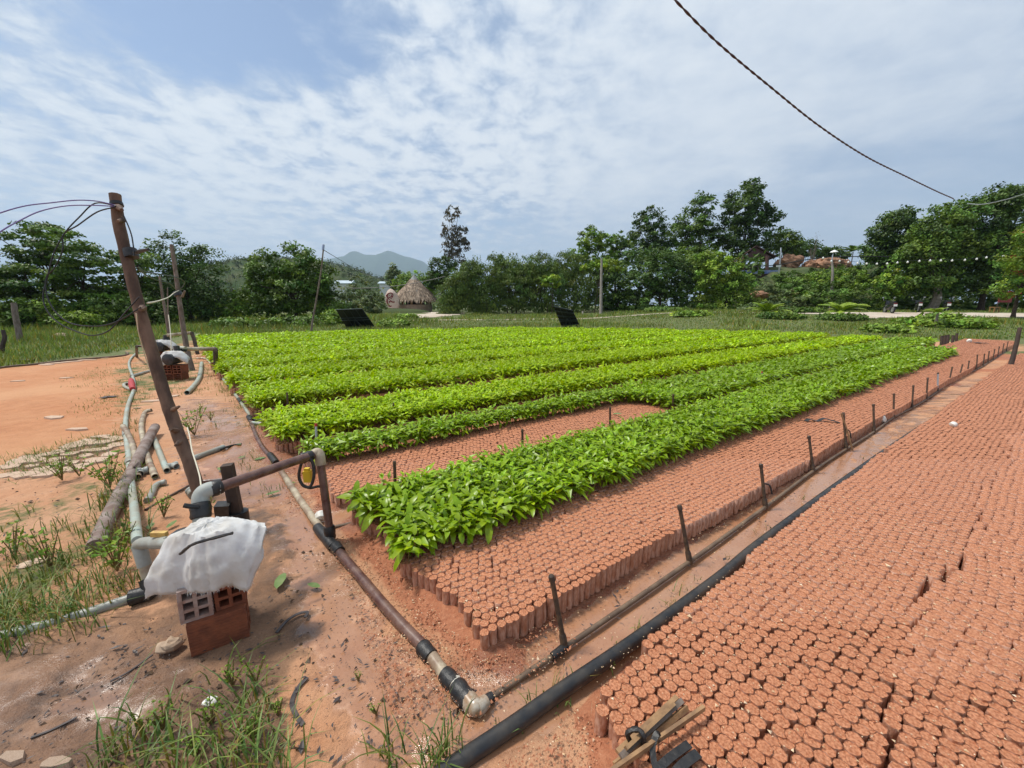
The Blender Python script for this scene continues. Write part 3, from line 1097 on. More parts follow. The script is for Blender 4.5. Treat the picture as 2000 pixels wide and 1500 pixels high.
def bag_mass(name, pos, d, heap=None, seed=0, label=None, soil='bag_soil', wide=1.0):
    """all the other bags of a bed: real bags, joined"""
    rng = np.random.default_rng(seed)
    parts, mi = [], []
    near = d < 1.75
    mid = (~near) & (d < 3.6)
    for sel, protos in ((near, MID), (mid, LO), (d >= 3.6, LO6)):
        ids = np.nonzero(sel)[0]
        if not len(ids):
            continue
        which = rng.integers(0, len(protos), len(ids))
        for k in range(len(protos)):
            ii = ids[which == k]
            if not len(ii):
                continue
            ang = rng.uniform(0, 6.28, len(ii))
            sc = np.stack([np.full(len(ii), wide), np.full(len(ii), wide), rng.normal(0.97, 0.012, len(ii))], -1)
            tx, ty = rng.normal(0, 0.022, len(ii)), rng.normal(0, 0.022, len(ii))
            bg = protos[k]
            if heap is not None and heap[ii].any():
                hp = heap[ii]
                hb = HEAP[k % len(HEAP)]
                for h, src in ((hp, hb), (~hp, bg)):
                    if h.any():
                        a = scatter(src[0], src[1], pos[ii][h], ang[h], sc[h], tx[h], ty[h])
                        b = scatter(src[2], src[3], pos[ii][h], ang[h], sc[h], tx[h], ty[h])
                        parts += [a, b]
                        mi += [np.zeros(len(a[1]), int), np.full(len(b[1]), 1)]
            else:
                a = scatter(bg[0], bg[1], pos[ii], ang, sc, tx, ty)
                b = scatter(bg[2], bg[3], pos[ii], ang, sc, tx, ty)
                parts += [a, b]
                mi += [np.zeros(len(a[1]), int), np.full(len(b[1]), 1)]
    V, F = join(parts)
    me = np_mesh(name, V, F, ['film', soil], np.concatenate(mi), smooth=True)
    o = link(name, me)
    tag(o, label, 'soil bags', kind='stuff')
    return o


BA, BB, BC = bare['A'], bare['B'], bare['C']
bag_mass('soil_bags', BA['p'][~chosen['A']], BA['d'][~chosen['A']], None, 1, 'mass of soil-filled bags packed along the bare strip of the middle bed')
bag_mass('soil_bags', BB['p'][~chosen['B']], BB['d'][~chosen['B']], None, 2, 'mass of soil-filled bags in the bare oblong between two seedling rows')
cC = ~chosen['C']
bag_mass('soil_bags', BC['p'][cC], BC['d'][cC], isD[cC], 3, 'mass of soil-filled bags packed across the lower right beds', wide=1.11)


# ---- seedlings
def leaf_arrays(L, Wd, droop, fold, lod):
    """leaf along +x from its stalk, face up"""
    if lod == 0:
        V = [(0, 0, 0)]
        for w, h in ((0.20, 0.36), (0.52, 0.50), (0.82, 0.34)):
            x = w * L
            z = -droop * L * w ** 1.7
            V += [(x, h * Wd, z + fold * Wd * h), (x, 0, z), (x, -h * Wd, z + fold * Wd * h)]
        V.append((L * 0.97, 0, -droop * L))
        F = [(0, 2, 1), (0, 3, 2), (1, 2, 5), (1, 5, 4), (2, 3, 6), (2, 6, 5), (4, 5, 8), (4, 8, 7), (5, 6, 9), (5, 9, 8), (7, 8, 10), (8, 9, 10)]
    elif lod == 1:
        V = [(0, 0, 0), (0.45 * L, 0.46 * Wd, -droop * L * 0.2 + fold * Wd * 0.45), (0.5 * L, 0, -droop * L * 0.25), (0.45 * L, -0.46 * Wd, -droop * L * 0.2 + fold * Wd * 0.45), (L * 0.97, 0, -droop * L)]
        F = [(0, 2, 1), (0, 3, 2), (1, 2, 4), (2, 3, 4)]
    else:
        V = [(0, 0, 0), (0.5 * L, 0.48 * Wd, -droop * L * 0.2), (0.5 * L, -0.48 * Wd, -droop * L * 0.2), (L, 0, -droop * L)]
        F = [(0, 2, 1), (1, 2, 3)]
    return np.array(V, float), np.array(F)


def plant_plan(rng, n=6):
    """where the leaves of one seedling sit: (yaw, lift, height, length, width, droop)"""
    out = []
    a0 = rng.uniform(0, 6.28)
    hgt = rng.uniform(0.105, 0.160)
    for k in range(n):
        w = (k + 0.5) / n
        out.append((a0 + 2.4 * k + rng.normal(0, 0.3), math.radians(2 + 66 * w + rng.normal(0, 13)), hgt * (0.50 + 0.52 * w),
                    rng.uniform(0.062, 0.098) * (1.0 if w < 0.8 else 0.75), rng.uniform(0.036, 0.049) * (1.0 if w < 0.8 else 0.8), rng.uniform(0.3, 1.0), rng.normal(0, 0.35)))
    return out, hgt


def put_leaf(V, yaw, lift, hz, roll, stalk=0.012):
    c, s = math.cos(roll), math.sin(roll)
    V = np.stack([V[:, 0], V[:, 1] * c - V[:, 2] * s, V[:, 1] * s + V[:, 2] * c], -1)
    c, s = math.cos(lift), math.sin(lift)
    x = V[:, 0] + stalk
    V = np.stack([x * c - V[:, 2] * s, V[:, 1], x * s + V[:, 2] * c + hz], -1)
    return rot_z(V, yaw)


SRNG = np.random.default_rng(5)


def plant_proto(rng, lod, n, stem=True, grow=1.0):
    plan, hgt = plant_plan(rng, n)
    parts, tn = [], []
    for yaw, lift, hz, L, Wd, dr, roll in plan:
        V, F = leaf_arrays(L * grow, Wd * grow, dr, rng.uniform(0.1, 0.45), lod)
        parts.append((put_leaf(V, yaw, lift, hz, roll), F))
        c = math.exp(rng.normal(0, 0.20))
        h = rng.normal(0, 0.08)
        tn.append(np.tile([c * (1 + h), c, c * (1 - h)], (len(V), 1)))
    nl = sum(len(p[1]) for p in parts)
    if stem:
        a = np.array([(0.0022 * math.cos(k * 2.094), 0.0022 * math.sin(k * 2.094)) for k in range(3)])
        V = np.concatenate([np.c_[a, np.zeros(3)], np.c_[a * 0.7, np.full(3, hgt)]])
        F = np.array([(0, 1, 4), (0, 4, 3), (1, 2, 5), (1, 5, 4), (2, 0, 3), (2, 3, 5)])
        parts.append((V, F))
        tn.append(np.ones((6, 3)))
    V, F = join(parts)
    mi = np.r_[np.zeros(nl, int), np.ones(len(F) - nl, int)]
    return V, F, mi, np.concatenate(tn)


PL0 = [plant_proto(SRNG, 0, 6) for _ in range(9)]
PL1 = [plant_proto(SRNG, 1, 6) for _ in range(9)]
PL2 = [plant_proto(SRNG, 1, 5, False, 1.45) for _ in range(8)]
PL3 = [plant_proto(SRNG, 2, 5, False, 1.9) for _ in range(8)]

# ---- 300 nearest plants of the first row: each a potted seedling with its own leaves
LEAFME = []
for k in range(10):
    V, F = leaf_arrays(0.094 * SRNG.uniform(0.8, 1.15), 0.048 * SRNG.uniform(0.85, 1.15), SRNG.uniform(0.3, 1.0), SRNG.uniform(0.1, 0.45), 0)
    c, h = math.exp(SRNG.normal(0, 0.2)), SRNG.normal(0, 0.08)
    LEAFME.append(np_mesh('leaf', V, F, ['leaf_near'], tint=np.tile([c * (1 + h), c, c * (1 - h)], (len(V), 1)), smooth=True))
STEMME = MB().tube([(0, 0, 0), (0.002, 0.001, 0.06), (0, 0.002, 0.13), (0.001, 0, 0.17)], [0.0026, 0.0023, 0.0019, 0.0012], 6).mesh('stem')
STEMME.materials.append(MATS['stem'])
BAGME = []
for h in HI:
    V, F = join([(h[0], h[1]), (h[2], h[3])])
    BAGME.append(np_mesh('bag', V, F, ['film', 'bag_soil'], np.r_[np.zeros(len(h[1]), int), np.ones(len(h[3]), int)], smooth=True))
iA = np.nonzero(plantA)[0]
vis = (uA[iA] > -20) & (uA[iA] < 2000)
ordA = iA[np.argsort(np.where(vis, dA[iA], 99))][:300]
solo = np.zeros(len(qA), bool)
solo[ordA] = True
for i in ordA:
    s_, t_ = qA[i]
    txt, grp = 'broad-leaved green seedling in a soil bag inside the near end of the front row', 'seedlings inside the front row'
    if s_ < bed_a_start(t_) + 0.06:
        txt, grp = 'broad-leaved green seedling in a soil bag at the left end of the front row', 'seedlings at the left end of the front row'
    elif t_ < 1.935:
        txt, grp = 'broad-leaved green seedling in a soil bag on the front edge of the front row', 'seedlings on the front edge of the front row'
    elif t_ > 2.56:
        txt, grp = 'broad-leaved green seedling in a soil bag on the rear edge of the front row', 'seedlings on the rear edge of the front row'
    root = empty('potted_seedling', pA[i], txt, 'seedling', grp)
    root.rotation_euler = (rnd.gauss(0, 0.06), rnd.gauss(0, 0.06), 0)
    b = link('bag', BAGME[rnd.randrange(6)], None, root)
    b.rotation_euler[2] = rnd.uniform(0, 6.28)
    plan, hgt = plant_plan(SRNG, 6)
    st = link('stem', STEMME, None, root)
    st.location = (0, 0, 0.115)
    st.scale = (1, 1, hgt / 0.17)
    for yaw, lift, hz, L, Wd, dr, roll in plan:
        lf = link('leaf', LEAFME[rnd.randrange(10)], None, root)
        lf.rotation_euler = Euler((roll, -lift, yaw), 'XYZ')
        lf.location = (0.010 * math.cos(yaw), 0.010 * math.sin(yaw), 0.115 + hz)
        k = L / 0.094
        lf.scale = (k, k, k)


def plant_mass(name, label, pos, d, seed, leafmat, thin=True, grow=1.0, lod0=2.7):
    rng = np.random.default_rng(seed)
    parts, mi, tn = [], [], []
    far1 = (d >= 6.0) & (d < 11)
    far2 = d >= 11
    pick = rng.uniform(0, 1, len(d))
    live = rng.uniform(0, 1, len(d)) > 0.05
    sets = ((live & (d < lod0), PL0, 1.0), (live & (d >= lod0) & (d < 6.0), PL1, 1.0), (far1 & (pick < 0.42), PL2, 0.98), (far2 & (pick < 0.24), PL3, 0.95))
    for sel, protos, k0 in sets:
        ids = np.nonzero(sel)[0]
        which = rng.integers(0, len(protos), len(ids))
        for k in range(len(protos)):
            ii = ids[which == k]
            if not len(ii):
                continue
            V, F, m_, t_ = protos[k]
            pp = pos[ii].copy()
            pp[:, 2] += 0.115
            n = len(ii)
            hv = np.clip(rng.normal(0.97, 0.12, n), 0.5, 1.4) * grow
            sc = np.stack([rng.uniform(0.9, 1.12, n), rng.uniform(0.9, 1.12, n), hv], -1) * k0
            a, b = scatter(V, F, pp, rng.uniform(0, 6.28, n), sc, rng.normal(0, 0.10, n), rng.normal(0, 0.10, n))
            parts.append((a, b))
            mi.append(np.tile(m_, n))
            # patches of the bed are greener or yellower than others
            f = 0.82 + 0.36 * fbm(pp[:, 0] * 1.1, pp[:, 1] * 1.1, seed, 3)
            f *= np.exp(rng.normal(0, 0.10, n))
            tn.append((t_[None] * f[:, None, None]).reshape(-1, 3))
    V, F = join(parts)
    me = np_mesh(name, V, F, [leafmat, 'stem'], np.concatenate(mi), np.concatenate(tn), smooth=False)
    o = link(name, me)
    tag(o, label, 'seedlings', kind='stuff')
    return o


mA = plantA & ~solo
plant_mass('seedlings', 'rest of the front row of dark green seedlings beside the bare strip', pA[mA], dA[mA], 31, 'leaf_near')
plant_mass('seedlings', 'green seedlings along the back of the second bed and its far end', pB[plantB], dB[plantB], 32, 'leaf_near')
edgeA = mA & ((dA < 3.4) | (qA[:, 1] < 1.98) | (qA[:, 1] > 2.56) | (qA[:, 0] > 16.0)) 
edgeB = plantB & ((qB[:, 1] < 3.06) | (qB[:, 1] < 3.75) & (qB[:, 0] < 4.9) | (qB[:, 0] < 0.62) | (qB[:, 1] > 4.0) | (qB[:, 0] > 21.3))
bag_mass('soil_bags', pA[edgeA], dA[edgeA], None, 4, 'soil bags the front row of seedlings grows in')
bag_mass('soil_bags', pB[edgeB], dB[edgeB], None, 5, 'soil bags the second row of seedlings grows in')


def keepF(s, t):
    x, y = S2W(s, t)
    return (s > left_edge(t) + 0.05 * np.sin(t * 3)) & (s < 21.3) & (y < far_edge(x) + 0.15 * np.sin(x * 2)) 


t0 = 4.44
k = 0
while t0 < 21.0:
    wd = 0.96 if k == 0 else 1.26
    t1 = min(t0 + wd, 21.3)
    q, p, u, v, d = lattice(t0, t1, -1.7, 21.4, keepF, seed=40 + k)
    if len(q) > 10:
        txt = ['green seedlings of the third bed, first behind the broad path of leaves', 'lime green seedlings of the fourth bed from the front', 'lime green seedlings of the fifth bed from the front']
        lab = txt[k] if k < 3 else 'lime green seedlings filling the %s bed from the front' % (['sixth', 'seventh', 'eighth', 'ninth', 'tenth', 'eleventh', 'twelfth', 'thirteenth', 'fourteenth'][k - 3])
        if k == 0:
            lab = 'green seedlings of the third bed, directly before the lime green field'
        plant_mass('seedlings', lab, p, d, 60 + k, 'leaf_near' if k < 0 else 'leaf_lime', grow=1.0 if k == 0 else 1.08)
        ed = ((q[:, 1] < t0 + 0.10) | (q[:, 0] < left_edge(q[:, 1]) + 0.14)) & (d < 12)
        if ed.any():
            bag_mass('soil_bags', p[ed], d[ed], None, 80 + k, 'edge of soil bags under the %s seedling bed' % (['third', 'fourth', 'fifth', 'sixth', 'seventh', 'eighth', 'ninth', 'tenth', 'eleventh', 'twelfth', 'thirteenth', 'fourteenth'][k]))
    t0 = t1 + (0.74 if k == 0 else 0.62)
    k += 1

# ------------------------------------------------------------------ trees and shrubs
def T(name, label, u, t, items, m, **kw):
    b = foot(u, t)
    kw.setdefault('seed', int(u * 7 + t))
    return tree(name, label, b, lobes_px(b, t, items), m, **kw)


def plates(u0, v0, v1, hw, n, seed):
    """layered, umbrella-like tiers"""
    r = random.Random(seed)
    out = []
    for i in range(n):
        w = i / max(1, n - 1)
        out.append((u0 + r.uniform(-0.45, 0.45) * hw, v0 + (v1 - v0) * w + r.uniform(-4, 4), hw * (0.42 + 0.5 * math.sin(math.pi * (0.25 + 0.6 * w))) * r.uniform(0.7, 1.1), 9 * r.uniform(0.8, 1.3), 0.9, r.uniform(-1.2, 1.2)))
    return out


GL = 'trees along the left edge'
KP = dict(leaf=(0.20, 0.11), rc=0.55, flat=0.55, group=GL, clumps=90, per=44, trunk=0.13, limbs=14, fork=0.5)
T('layered_tree', 'tiered dark tree cut by the left picture edge', 8, 27, plates(0, 498, 610, 52, 8, 1), 'crown_dark', **KP)
T('layered_tree', 'tiered dark tree second from the left picture edge', 66, 27, plates(66, 470, 612, 46, 9, 2), 'crown_dark', **KP)
T('layered_tree', 'tallest tiered tree at far left with one spray sticking up', 122, 29, plates(128, 452, 600, 52, 9, 3) + [(98, 450, 16, 9)], 'crown_mid', **KP)
T('layered_tree', 'broad tiered tree just left of the big leaning pole', 185, 28, plates(185, 468, 605, 60, 11, 4), 'crown_mid', **{**KP, 'clumps': 130})
T('layered_tree', 'tiered tree right behind the big leaning pole', 262, 29, plates(258, 500, 610, 46, 8, 5), 'crown_mid', **KP)
GU = 'undergrowth along the left edge'
for i, (u, v, hw, hh, t, mm, lb) in enumerate((
        (20, 612, 46, 26, 25, 'crown_mid', 'low green undergrowth at the foot of the leftmost tree'),
        (95, 608, 44, 28, 26, 'crown_bright', 'low light green undergrowth between the two leftmost trees'),
        (160, 622, 34, 16, 24, 'crown_bright', 'small leafy shrub seen inside the hanging wire loop'),
        (225, 604, 50, 30, 27, 'crown_mid', 'green undergrowth left of the leaning pole foot'),
        (300, 608, 40, 28, 28, 'crown_dark', 'dark undergrowth between the two wooden poles'))):
    T('shrub', lb, u, t, [(u, v, hw, hh), (u + hw * 0.4, v + 5, hw * 0.6, hh * 0.7)], mm, clumps=46, per=36, leaf=(0.17, 0.10), rc=0.42, cat='shrub', group=GU, trunk=0.04, limbs=4)
T('bushy_tree', 'tall dense tree with pale feathery top behind the second pole', 375, 32,
  [(372, 500, 48, 46), (345, 530, 40, 50), (405, 530, 42, 55), (380, 580, 62, 40), (340, 590, 46, 32), (415, 600, 30, 26)], 'crown_dark', clumps=190, per=46, leaf=(0.19, 0.10), rc=0.62, trunk=0.17)
T('bare_shrub', 'thin reddish half-bare sapling left of the mango-like tree', 462, 33, [(452, 528, 12, 10), (470, 560, 16, 18), (478, 590, 18, 16)], 'crown_grey', clumps=16, per=14, leaf=(0.14, 0.07), rc=0.35, trunk=0.035, limbs=14)
T('round_tree', 'broad round dark green tree behind the tall thin stick', 575, 33,
  [(585, 512, 42, 34), (540, 535, 52, 40), (620, 540, 42, 44), (575, 570, 82, 42), (520, 580, 44, 36), (630, 585, 36, 32)], 'crown_mid', clumps=260, per=46, leaf=(0.24, 0.12), rc=0.60, trunk=0.2, droop=0.25)
T('shrub', 'yellow-green bush below the round dark tree on its left', 466, 33, [(466, 592, 42, 26), (440, 600, 30, 20)], 'crown_bright', clumps=60, per=38, leaf=(0.19, 0.1), rc=0.5, cat='shrub', trunk=0.05)
for i, (u, v, hw, hh, t, mm, lb) in enumerate((
        (650, 606, 36, 20, 33, 'crown_mid', 'low bush between the round tree and the left solar panel'),
        (690, 585, 34, 26, 44, 'crown_grey', 'greyish bush left of the carved boulder'),
        (735, 592, 22, 24, 44, 'crown_grey', 'pale flowering bush touching the carved boulder'),
        (705, 560, 26, 26, 56, 'crown_grey', 'upright grey-green tree left of the thatched hut'),
        (660, 618, 26, 10, 30, 'crown_bright', 'ground-hugging weeds behind the left solar panel'),
        (600, 626, 60, 9, 28, 'crown_mid', 'long low hedge of weeds along the field behind the thin stick'),
        (480, 630, 60, 8, 26, 'crown_mid', 'low weeds along the far left corner of the field'),
        (770, 632, 28, 6, 27, 'crown_bright', 'low weeds right of the left solar panel'),
        (795, 625, 22, 8, 36, 'crown_bright', 'little green hummock in front of the hut path'))):
    T('shrub', lb, u, t, [(u, v, hw, hh), (u - hw * 0.4, v + hh * 0.3, hw * 0.6, hh * 0.8)], mm, clumps=44, per=36, leaf=(0.20, 0.11), rc=0.45, cat='shrub', trunk=0.04, limbs=4)
T('conical_tree', 'small grey-green tree rising behind the hut roof', 773, 78, [(773, 545, 16, 20), (772, 530, 10, 12)], 'crown_grey', clumps=46, per=36, leaf=(0.32, 0.2), rc=0.7, trunk=0.12)
T('round_tree', 'bright green tree spreading behind the right side of the hut', 815, 74, [(815, 552, 40, 20), (845, 556, 28, 22), (790, 556, 22, 16)], 'crown_bright', clumps=80, per=40, leaf=(0.34, 0.2), rc=0.8, trunk=0.14)
T('round_tree', 'dark tree under the tall thin tree, right of the hut', 868, 58, [(866, 525, 32, 20), (850, 545, 22, 16), (880, 550, 34, 24)], 'crown_dark', clumps=90, per=44, leaf=(0.28, 0.16), rc=0.65, trunk=0.16)
T('eucalyptus_tree', 'tall thin sparse brownish tree standing above the hedge', 893, 60,
  [(888, 425, 15, 16), (882, 455, 17, 16), (905, 462, 14, 20), (888, 485, 20, 18), (908, 480, 12, 14), (896, 505, 14, 18), (880, 500, 10, 14)], 'crown_euca',
  clumps=100, per=18, leaf=(0.34, 0.12), rc=0.50, trunk=0.10, limbs=22, droop=0.9, up=0.0, fork=0.8, dv=0.22)
GB = 'bamboo clumps of the long hedge'
KB = dict(leaf=(0.30, 0.07), rc=0.75, group=GB, cat='bamboo', droop=0.75, up=0.15, clumps=120, per=46, trunk=0.06, limbs=8, dv=0.22, trunks=[(-0.5, 0), (0, 0.3), (0.5, -0.1)])
T('bamboo_clump', 'feathery bamboo clump drooping over the left end of the hedge', 885, 44, [(885, 570, 26, 34), (880, 600, 24, 20), (905, 545, 24, 26)], 'crown_bamboo', **KB)
T('bamboo_clump', 'second feathery bamboo clump from the hut', 940, 45, [(935, 545, 34, 40), (945, 580, 40, 36), (925, 525, 22, 18)], 'crown_bamboo', **{**KB, 'clumps': 150})
T('bamboo_clump', 'third feathery bamboo clump with the highest plume on its left', 1000, 46, [(990, 525, 30, 28), (1005, 560, 44, 48), (970, 510, 18, 14)], 'crown_bamboo', **{**KB, 'clumps': 165})
T('bamboo_clump', 'fourth feathery bamboo clump behind the right solar panel', 1060, 46, [(1050, 520, 32, 26), (1065, 560, 46, 50), (1030, 535, 26, 24)], 'crown_bamboo', **{**KB, 'clumps': 165})
T('bamboo_clump', 'feathery bamboo clump left of the concrete pole', 1120, 47, [(1105, 520, 32, 32), (1125, 565, 46, 46)], 'crown_bamboo', **{**KB, 'clumps': 150})
T('tall_tree', 'loose light-crowned tree poking up behind the bamboo hedge', 1150, 56, [(1148, 470, 24, 22), (1130, 490, 22, 18), (1175, 480, 22, 22), (1160, 505, 34, 22)], 'crown_bright', clumps=86, per=36, leaf=(0.30, 0.17), rc=0.6, trunk=0.12)
T('tall_tree', 'thin-crowned tree between the light tree and the tall dark trees', 1205, 58, [(1200, 475, 20, 20), (1215, 500, 26, 24), (1190, 505, 20, 16)], 'crown_mid', clumps=64, per=34, leaf=(0.30, 0.17), rc=0.6, trunk=0.12)
T('hedge_tree', 'dark hedge tree just right of the concrete pole', 1205, 47, [(1195, 560, 40, 42), (1215, 590, 44, 30), (1180, 535, 30, 20)], 'crown_dark', clumps=130, per=44, leaf=(0.25, 0.14), rc=0.62, trunk=0.12)
T('lime_tree', 'lime green sprays in front of the dark hedge, beside the concrete pole top', 1160, 43.5, [(1150, 522, 20, 8), (1180, 516, 22, 9), (1200, 528, 14, 7)], 'crown_lime', clumps=30, per=30, leaf=(0.30, 0.17), rc=0.45, trunk=0.05, fork=0.8, limbs=10)
T('lime_tree', 'lime green spray low in the hedge above the right solar panel', 1078, 43, [(1072, 548, 18, 11), (1088, 556, 12, 6)], 'crown_lime', clumps=18, per=30, leaf=(0.30, 0.17), rc=0.42, trunk=0.05, fork=0.8)
T('dense_tree', 'dense dark rounded tree in the middle of the right hedge', 1290, 45, [(1275, 530, 48, 40), (1310, 545, 46, 46), (1285, 590, 66, 32), (1250, 560, 34, 40)], 'crown_dark', clumps=270, per=46, leaf=(0.20, 0.12), rc=0.55, trunk=0.18)
T('dense_tree', 'brighter spreading tree at the right end of the hedge', 1420, 42, [(1396, 540, 48, 36), (1430, 558, 36, 30), (1380, 510, 36, 18), (1420, 590, 66, 28), (1420, 515, 20, 12)], 'crown_bright', clumps=230, per=44, leaf=(0.24, 0.13), rc=0.55, trunk=0.16, dv=0.38)
T('dense_tree', 'olive tree filling the gap behind the brighter hedge tree', 1360, 50, [(1350, 505, 40, 22), (1365, 540, 44, 36)], 'crown_mid', clumps=110, per=42, leaf=(0.26, 0.15), rc=0.6, trunk=0.15)
KT = dict(leaf=(0.34, 0.19), rc=0.85, trunk=0.22, limbs=18, fork=0.5, dv=0.26, shell=0.35)
T('tall_tree', 'tall dark tree left of the two tallest, with ragged crown', 1262, 66, [(1258, 435, 30, 24), (1250, 465, 36, 26), (1280, 470, 30, 28), (1265, 500, 40, 24)], 'crown_dark', clumps=120, per=44, **KT)
T('tall_tree', 'second tall tree with a lighter leaning top', 1345, 65, [(1352, 410, 22, 22), (1340, 440, 40, 28), (1318, 465, 32, 24), (1360, 470, 36, 30), (1335, 500, 46, 24)], 'crown_mid', clumps=150, per=44, **KT)
T('tall_tree', 'tallest dark tree of the skyline with a jagged crown', 1438, 64, [(1440, 382, 24, 22), (1425, 415, 40, 32), (1455, 430, 40, 34), (1410, 460, 36, 34), (1480, 440, 24, 30), (1445, 480, 46, 30)], 'crown_dark', clumps=230, per=46, **KT)
T('tall_tree', 'small ragged tree right of the tallest one', 1520, 66, [(1518, 472, 22, 18), (1534, 486, 26, 16), (1500, 480, 20, 22)], 'crown_mid', clumps=70, per=36, **{**KT, 'trunk': 0.1})
T('tall_tree', 'low dark tree behind the brown-roofed pavilion on its right', 1555, 70, [(1550, 490, 34, 16), (1590, 496, 30, 12), (1620, 500, 24, 9)], 'crown_dark', clumps=80, per=38, **{**KT, 'trunk': 0.1})
T('bare_tree', 'leafless grey sapling against the pale sky', 1572, 66, [(1572, 475, 10, 16), (1570, 490, 10, 10)], 'crown_euca', clumps=26, per=3, leaf=(0.2, 0.04), rc=0.5, trunk=0.06, limbs=24, bark='bark_pale')

GS = 'shrubs on the bank'
for i, (u, v, hw, hh, t, mm, lb) in enumerate((
        (1530, 590, 40, 26, 38, 'crown_grey', 'greyish shrub behind the left young palm'),
        (1560, 560, 44, 22, 42, 'crown_mid', 'green shrub on the bank under the pavilion'),
        (1610, 575, 44, 26, 38, 'crown_mid', 'blue-green domed shrub in the middle of the bank'),
        (1600, 545, 40, 16, 46, 'crown_bright', 'yellow-green shrub below the orange rocks'),
        (1655, 548, 34, 22, 44, 'crown_bright', 'light green shrub right of the lamp pole'),
        (1690, 575, 42, 34, 38, 'crown_mid', 'tall shrub left of the parked motorbikes'),
        (1730, 555, 30, 26, 38, 'crown_bright', 'bright shrub above the first motorbike'),
        (1480, 606, 36, 14, 34, 'crown_grey', 'low grey shrub left of the left young palm'),
        (1560, 612, 40, 10, 33, 'crown_mid', 'low shrub between the two young palms'),
        (1730, 650, 36, 8, 20, 'crown_bright', 'low green weed bed at the far right corner of the field'),
        (1800, 632, 46, 9, 23, 'crown_bright', 'leafy weed clump in front of the pale yard'),
        (1840, 625, 34, 10, 24, 'crown_bright', 'tallest leafy weed clump in front of the pale yard'),
        (1885, 634, 38, 9, 22, 'crown_bright', 'rightmost leafy weed clump in front of the pale yard'),
        (1520, 628, 40, 9, 27, 'crown_mid', 'weeds below the left young palm'),
        (1640, 630, 44, 10, 26, 'crown_mid', 'weeds below the right young palm'),
        (1300, 622, 40, 8, 38, 'crown_mid', 'low bushes at the foot of the dense dark tree'),
        (1535, 545, 34, 16, 50, 'crown_mid', 'shrub on the bank crest under the mast'),
        (1585, 538, 30, 12, 52, 'crown_dark', 'dark shrub on the bank crest below the tan rock'),
        (1640, 532, 34, 14, 52, 'crown_mid', 'shrub on the bank crest right of the lamp pole'),
        (1685, 535, 30, 20, 50, 'crown_dark', 'dark shrub on the right end of the bank crest'),
        (1495, 570, 26, 18, 48, 'crown_grey', 'grey shrub under the pavilion parapet'),
        (1700, 500, 26, 20, 54, 'crown_dark', 'dark shrub behind the palm on the skyline'),
        (1350, 634, 30, 5, 30, 'crown_bright', 'small grass hump on the far verge'))):
    T('shrub', lb, u, t, [(u, v, hw, hh), (u + hw * 0.45, v + hh * 0.35, hw * 0.6, hh * 0.7), (u - hw * 0.45, v + hh * 0.4, hw * 0.55, hh * 0.65)], mm,
      clumps=66, per=36, leaf=(0.20, 0.12), rc=0.42, cat='shrub', group=GS, trunk=0.04, limbs=5)

GR = 'big trees over the yard'
KR = dict(group=GR, rc=0.72, leaf=(0.25, 0.13), trunk=0.26, limbs=16, fork=0.32, dv=0.28, droop=0.35)
T('spreading_tree', 'ragged dark tree left of the big tree group over the yard', 1725, 44, [(1722, 432, 32, 18), (1715, 460, 40, 28), (1745, 455, 32, 24), (1700, 490, 34, 22), (1735, 500, 44, 26)], 'crown_dark', clumps=190, per=44, **KR)
T('spreading_tree', 'broad green tree over the parked motorbikes', 1815, 38, [(1800, 455, 44, 30), (1830, 430, 44, 32), (1790, 500, 56, 34), (1840, 490, 56, 40), (1800, 545, 60, 26)], 'crown_mid', clumps=280, per=46, **{**KR, 'bark': 'bark_pale', 'trunk': 0.42})
T('spreading_tree', 'highest of the big trees over the yard at right', 1915, 38, [(1915, 398, 44, 26), (1880, 430, 46, 36), (1950, 430, 46, 36), (1900, 490, 64, 44), (1960, 490, 50, 44), (1900, 545, 70, 26)], 'crown_dark', clumps=330, per=46, **KR)
T('spreading_tree', 'big dark tree cut by the right picture edge', 2010, 40, [(2000, 415, 46, 36), (2040, 440, 60, 50), (1995, 480, 50, 50), (2060, 520, 70, 50)], 'crown_dark', clumps=230, per=46, **KR)


def red_flowers(root, cc, rng):
    for i in rng.choice(len(cc), 15, replace=False):
        C = cc[i] + rng.normal(0, 0.18, (22, 3)) * [1, 1, 0.5] + [0, -0.5, 0.2]
        V, F = leaf_cards(C, 0.13, 0.1, rng, 0.5)
        link('blossom', np_mesh('blossom', V, F, ['flower_red']), None, root)


T('flowering_tree', 'red-blossomed shrubby tree at the right picture edge', 1978, 27, [(1985, 470, 40, 30), (1960, 500, 34, 26), (2000, 520, 50, 40), (1985, 560, 50, 26)], 'crown_bright', clumps=150, per=42, leaf=(0.17, 0.08), rc=0.45, trunk=0.12, dh=0.2, extra=red_flowers)


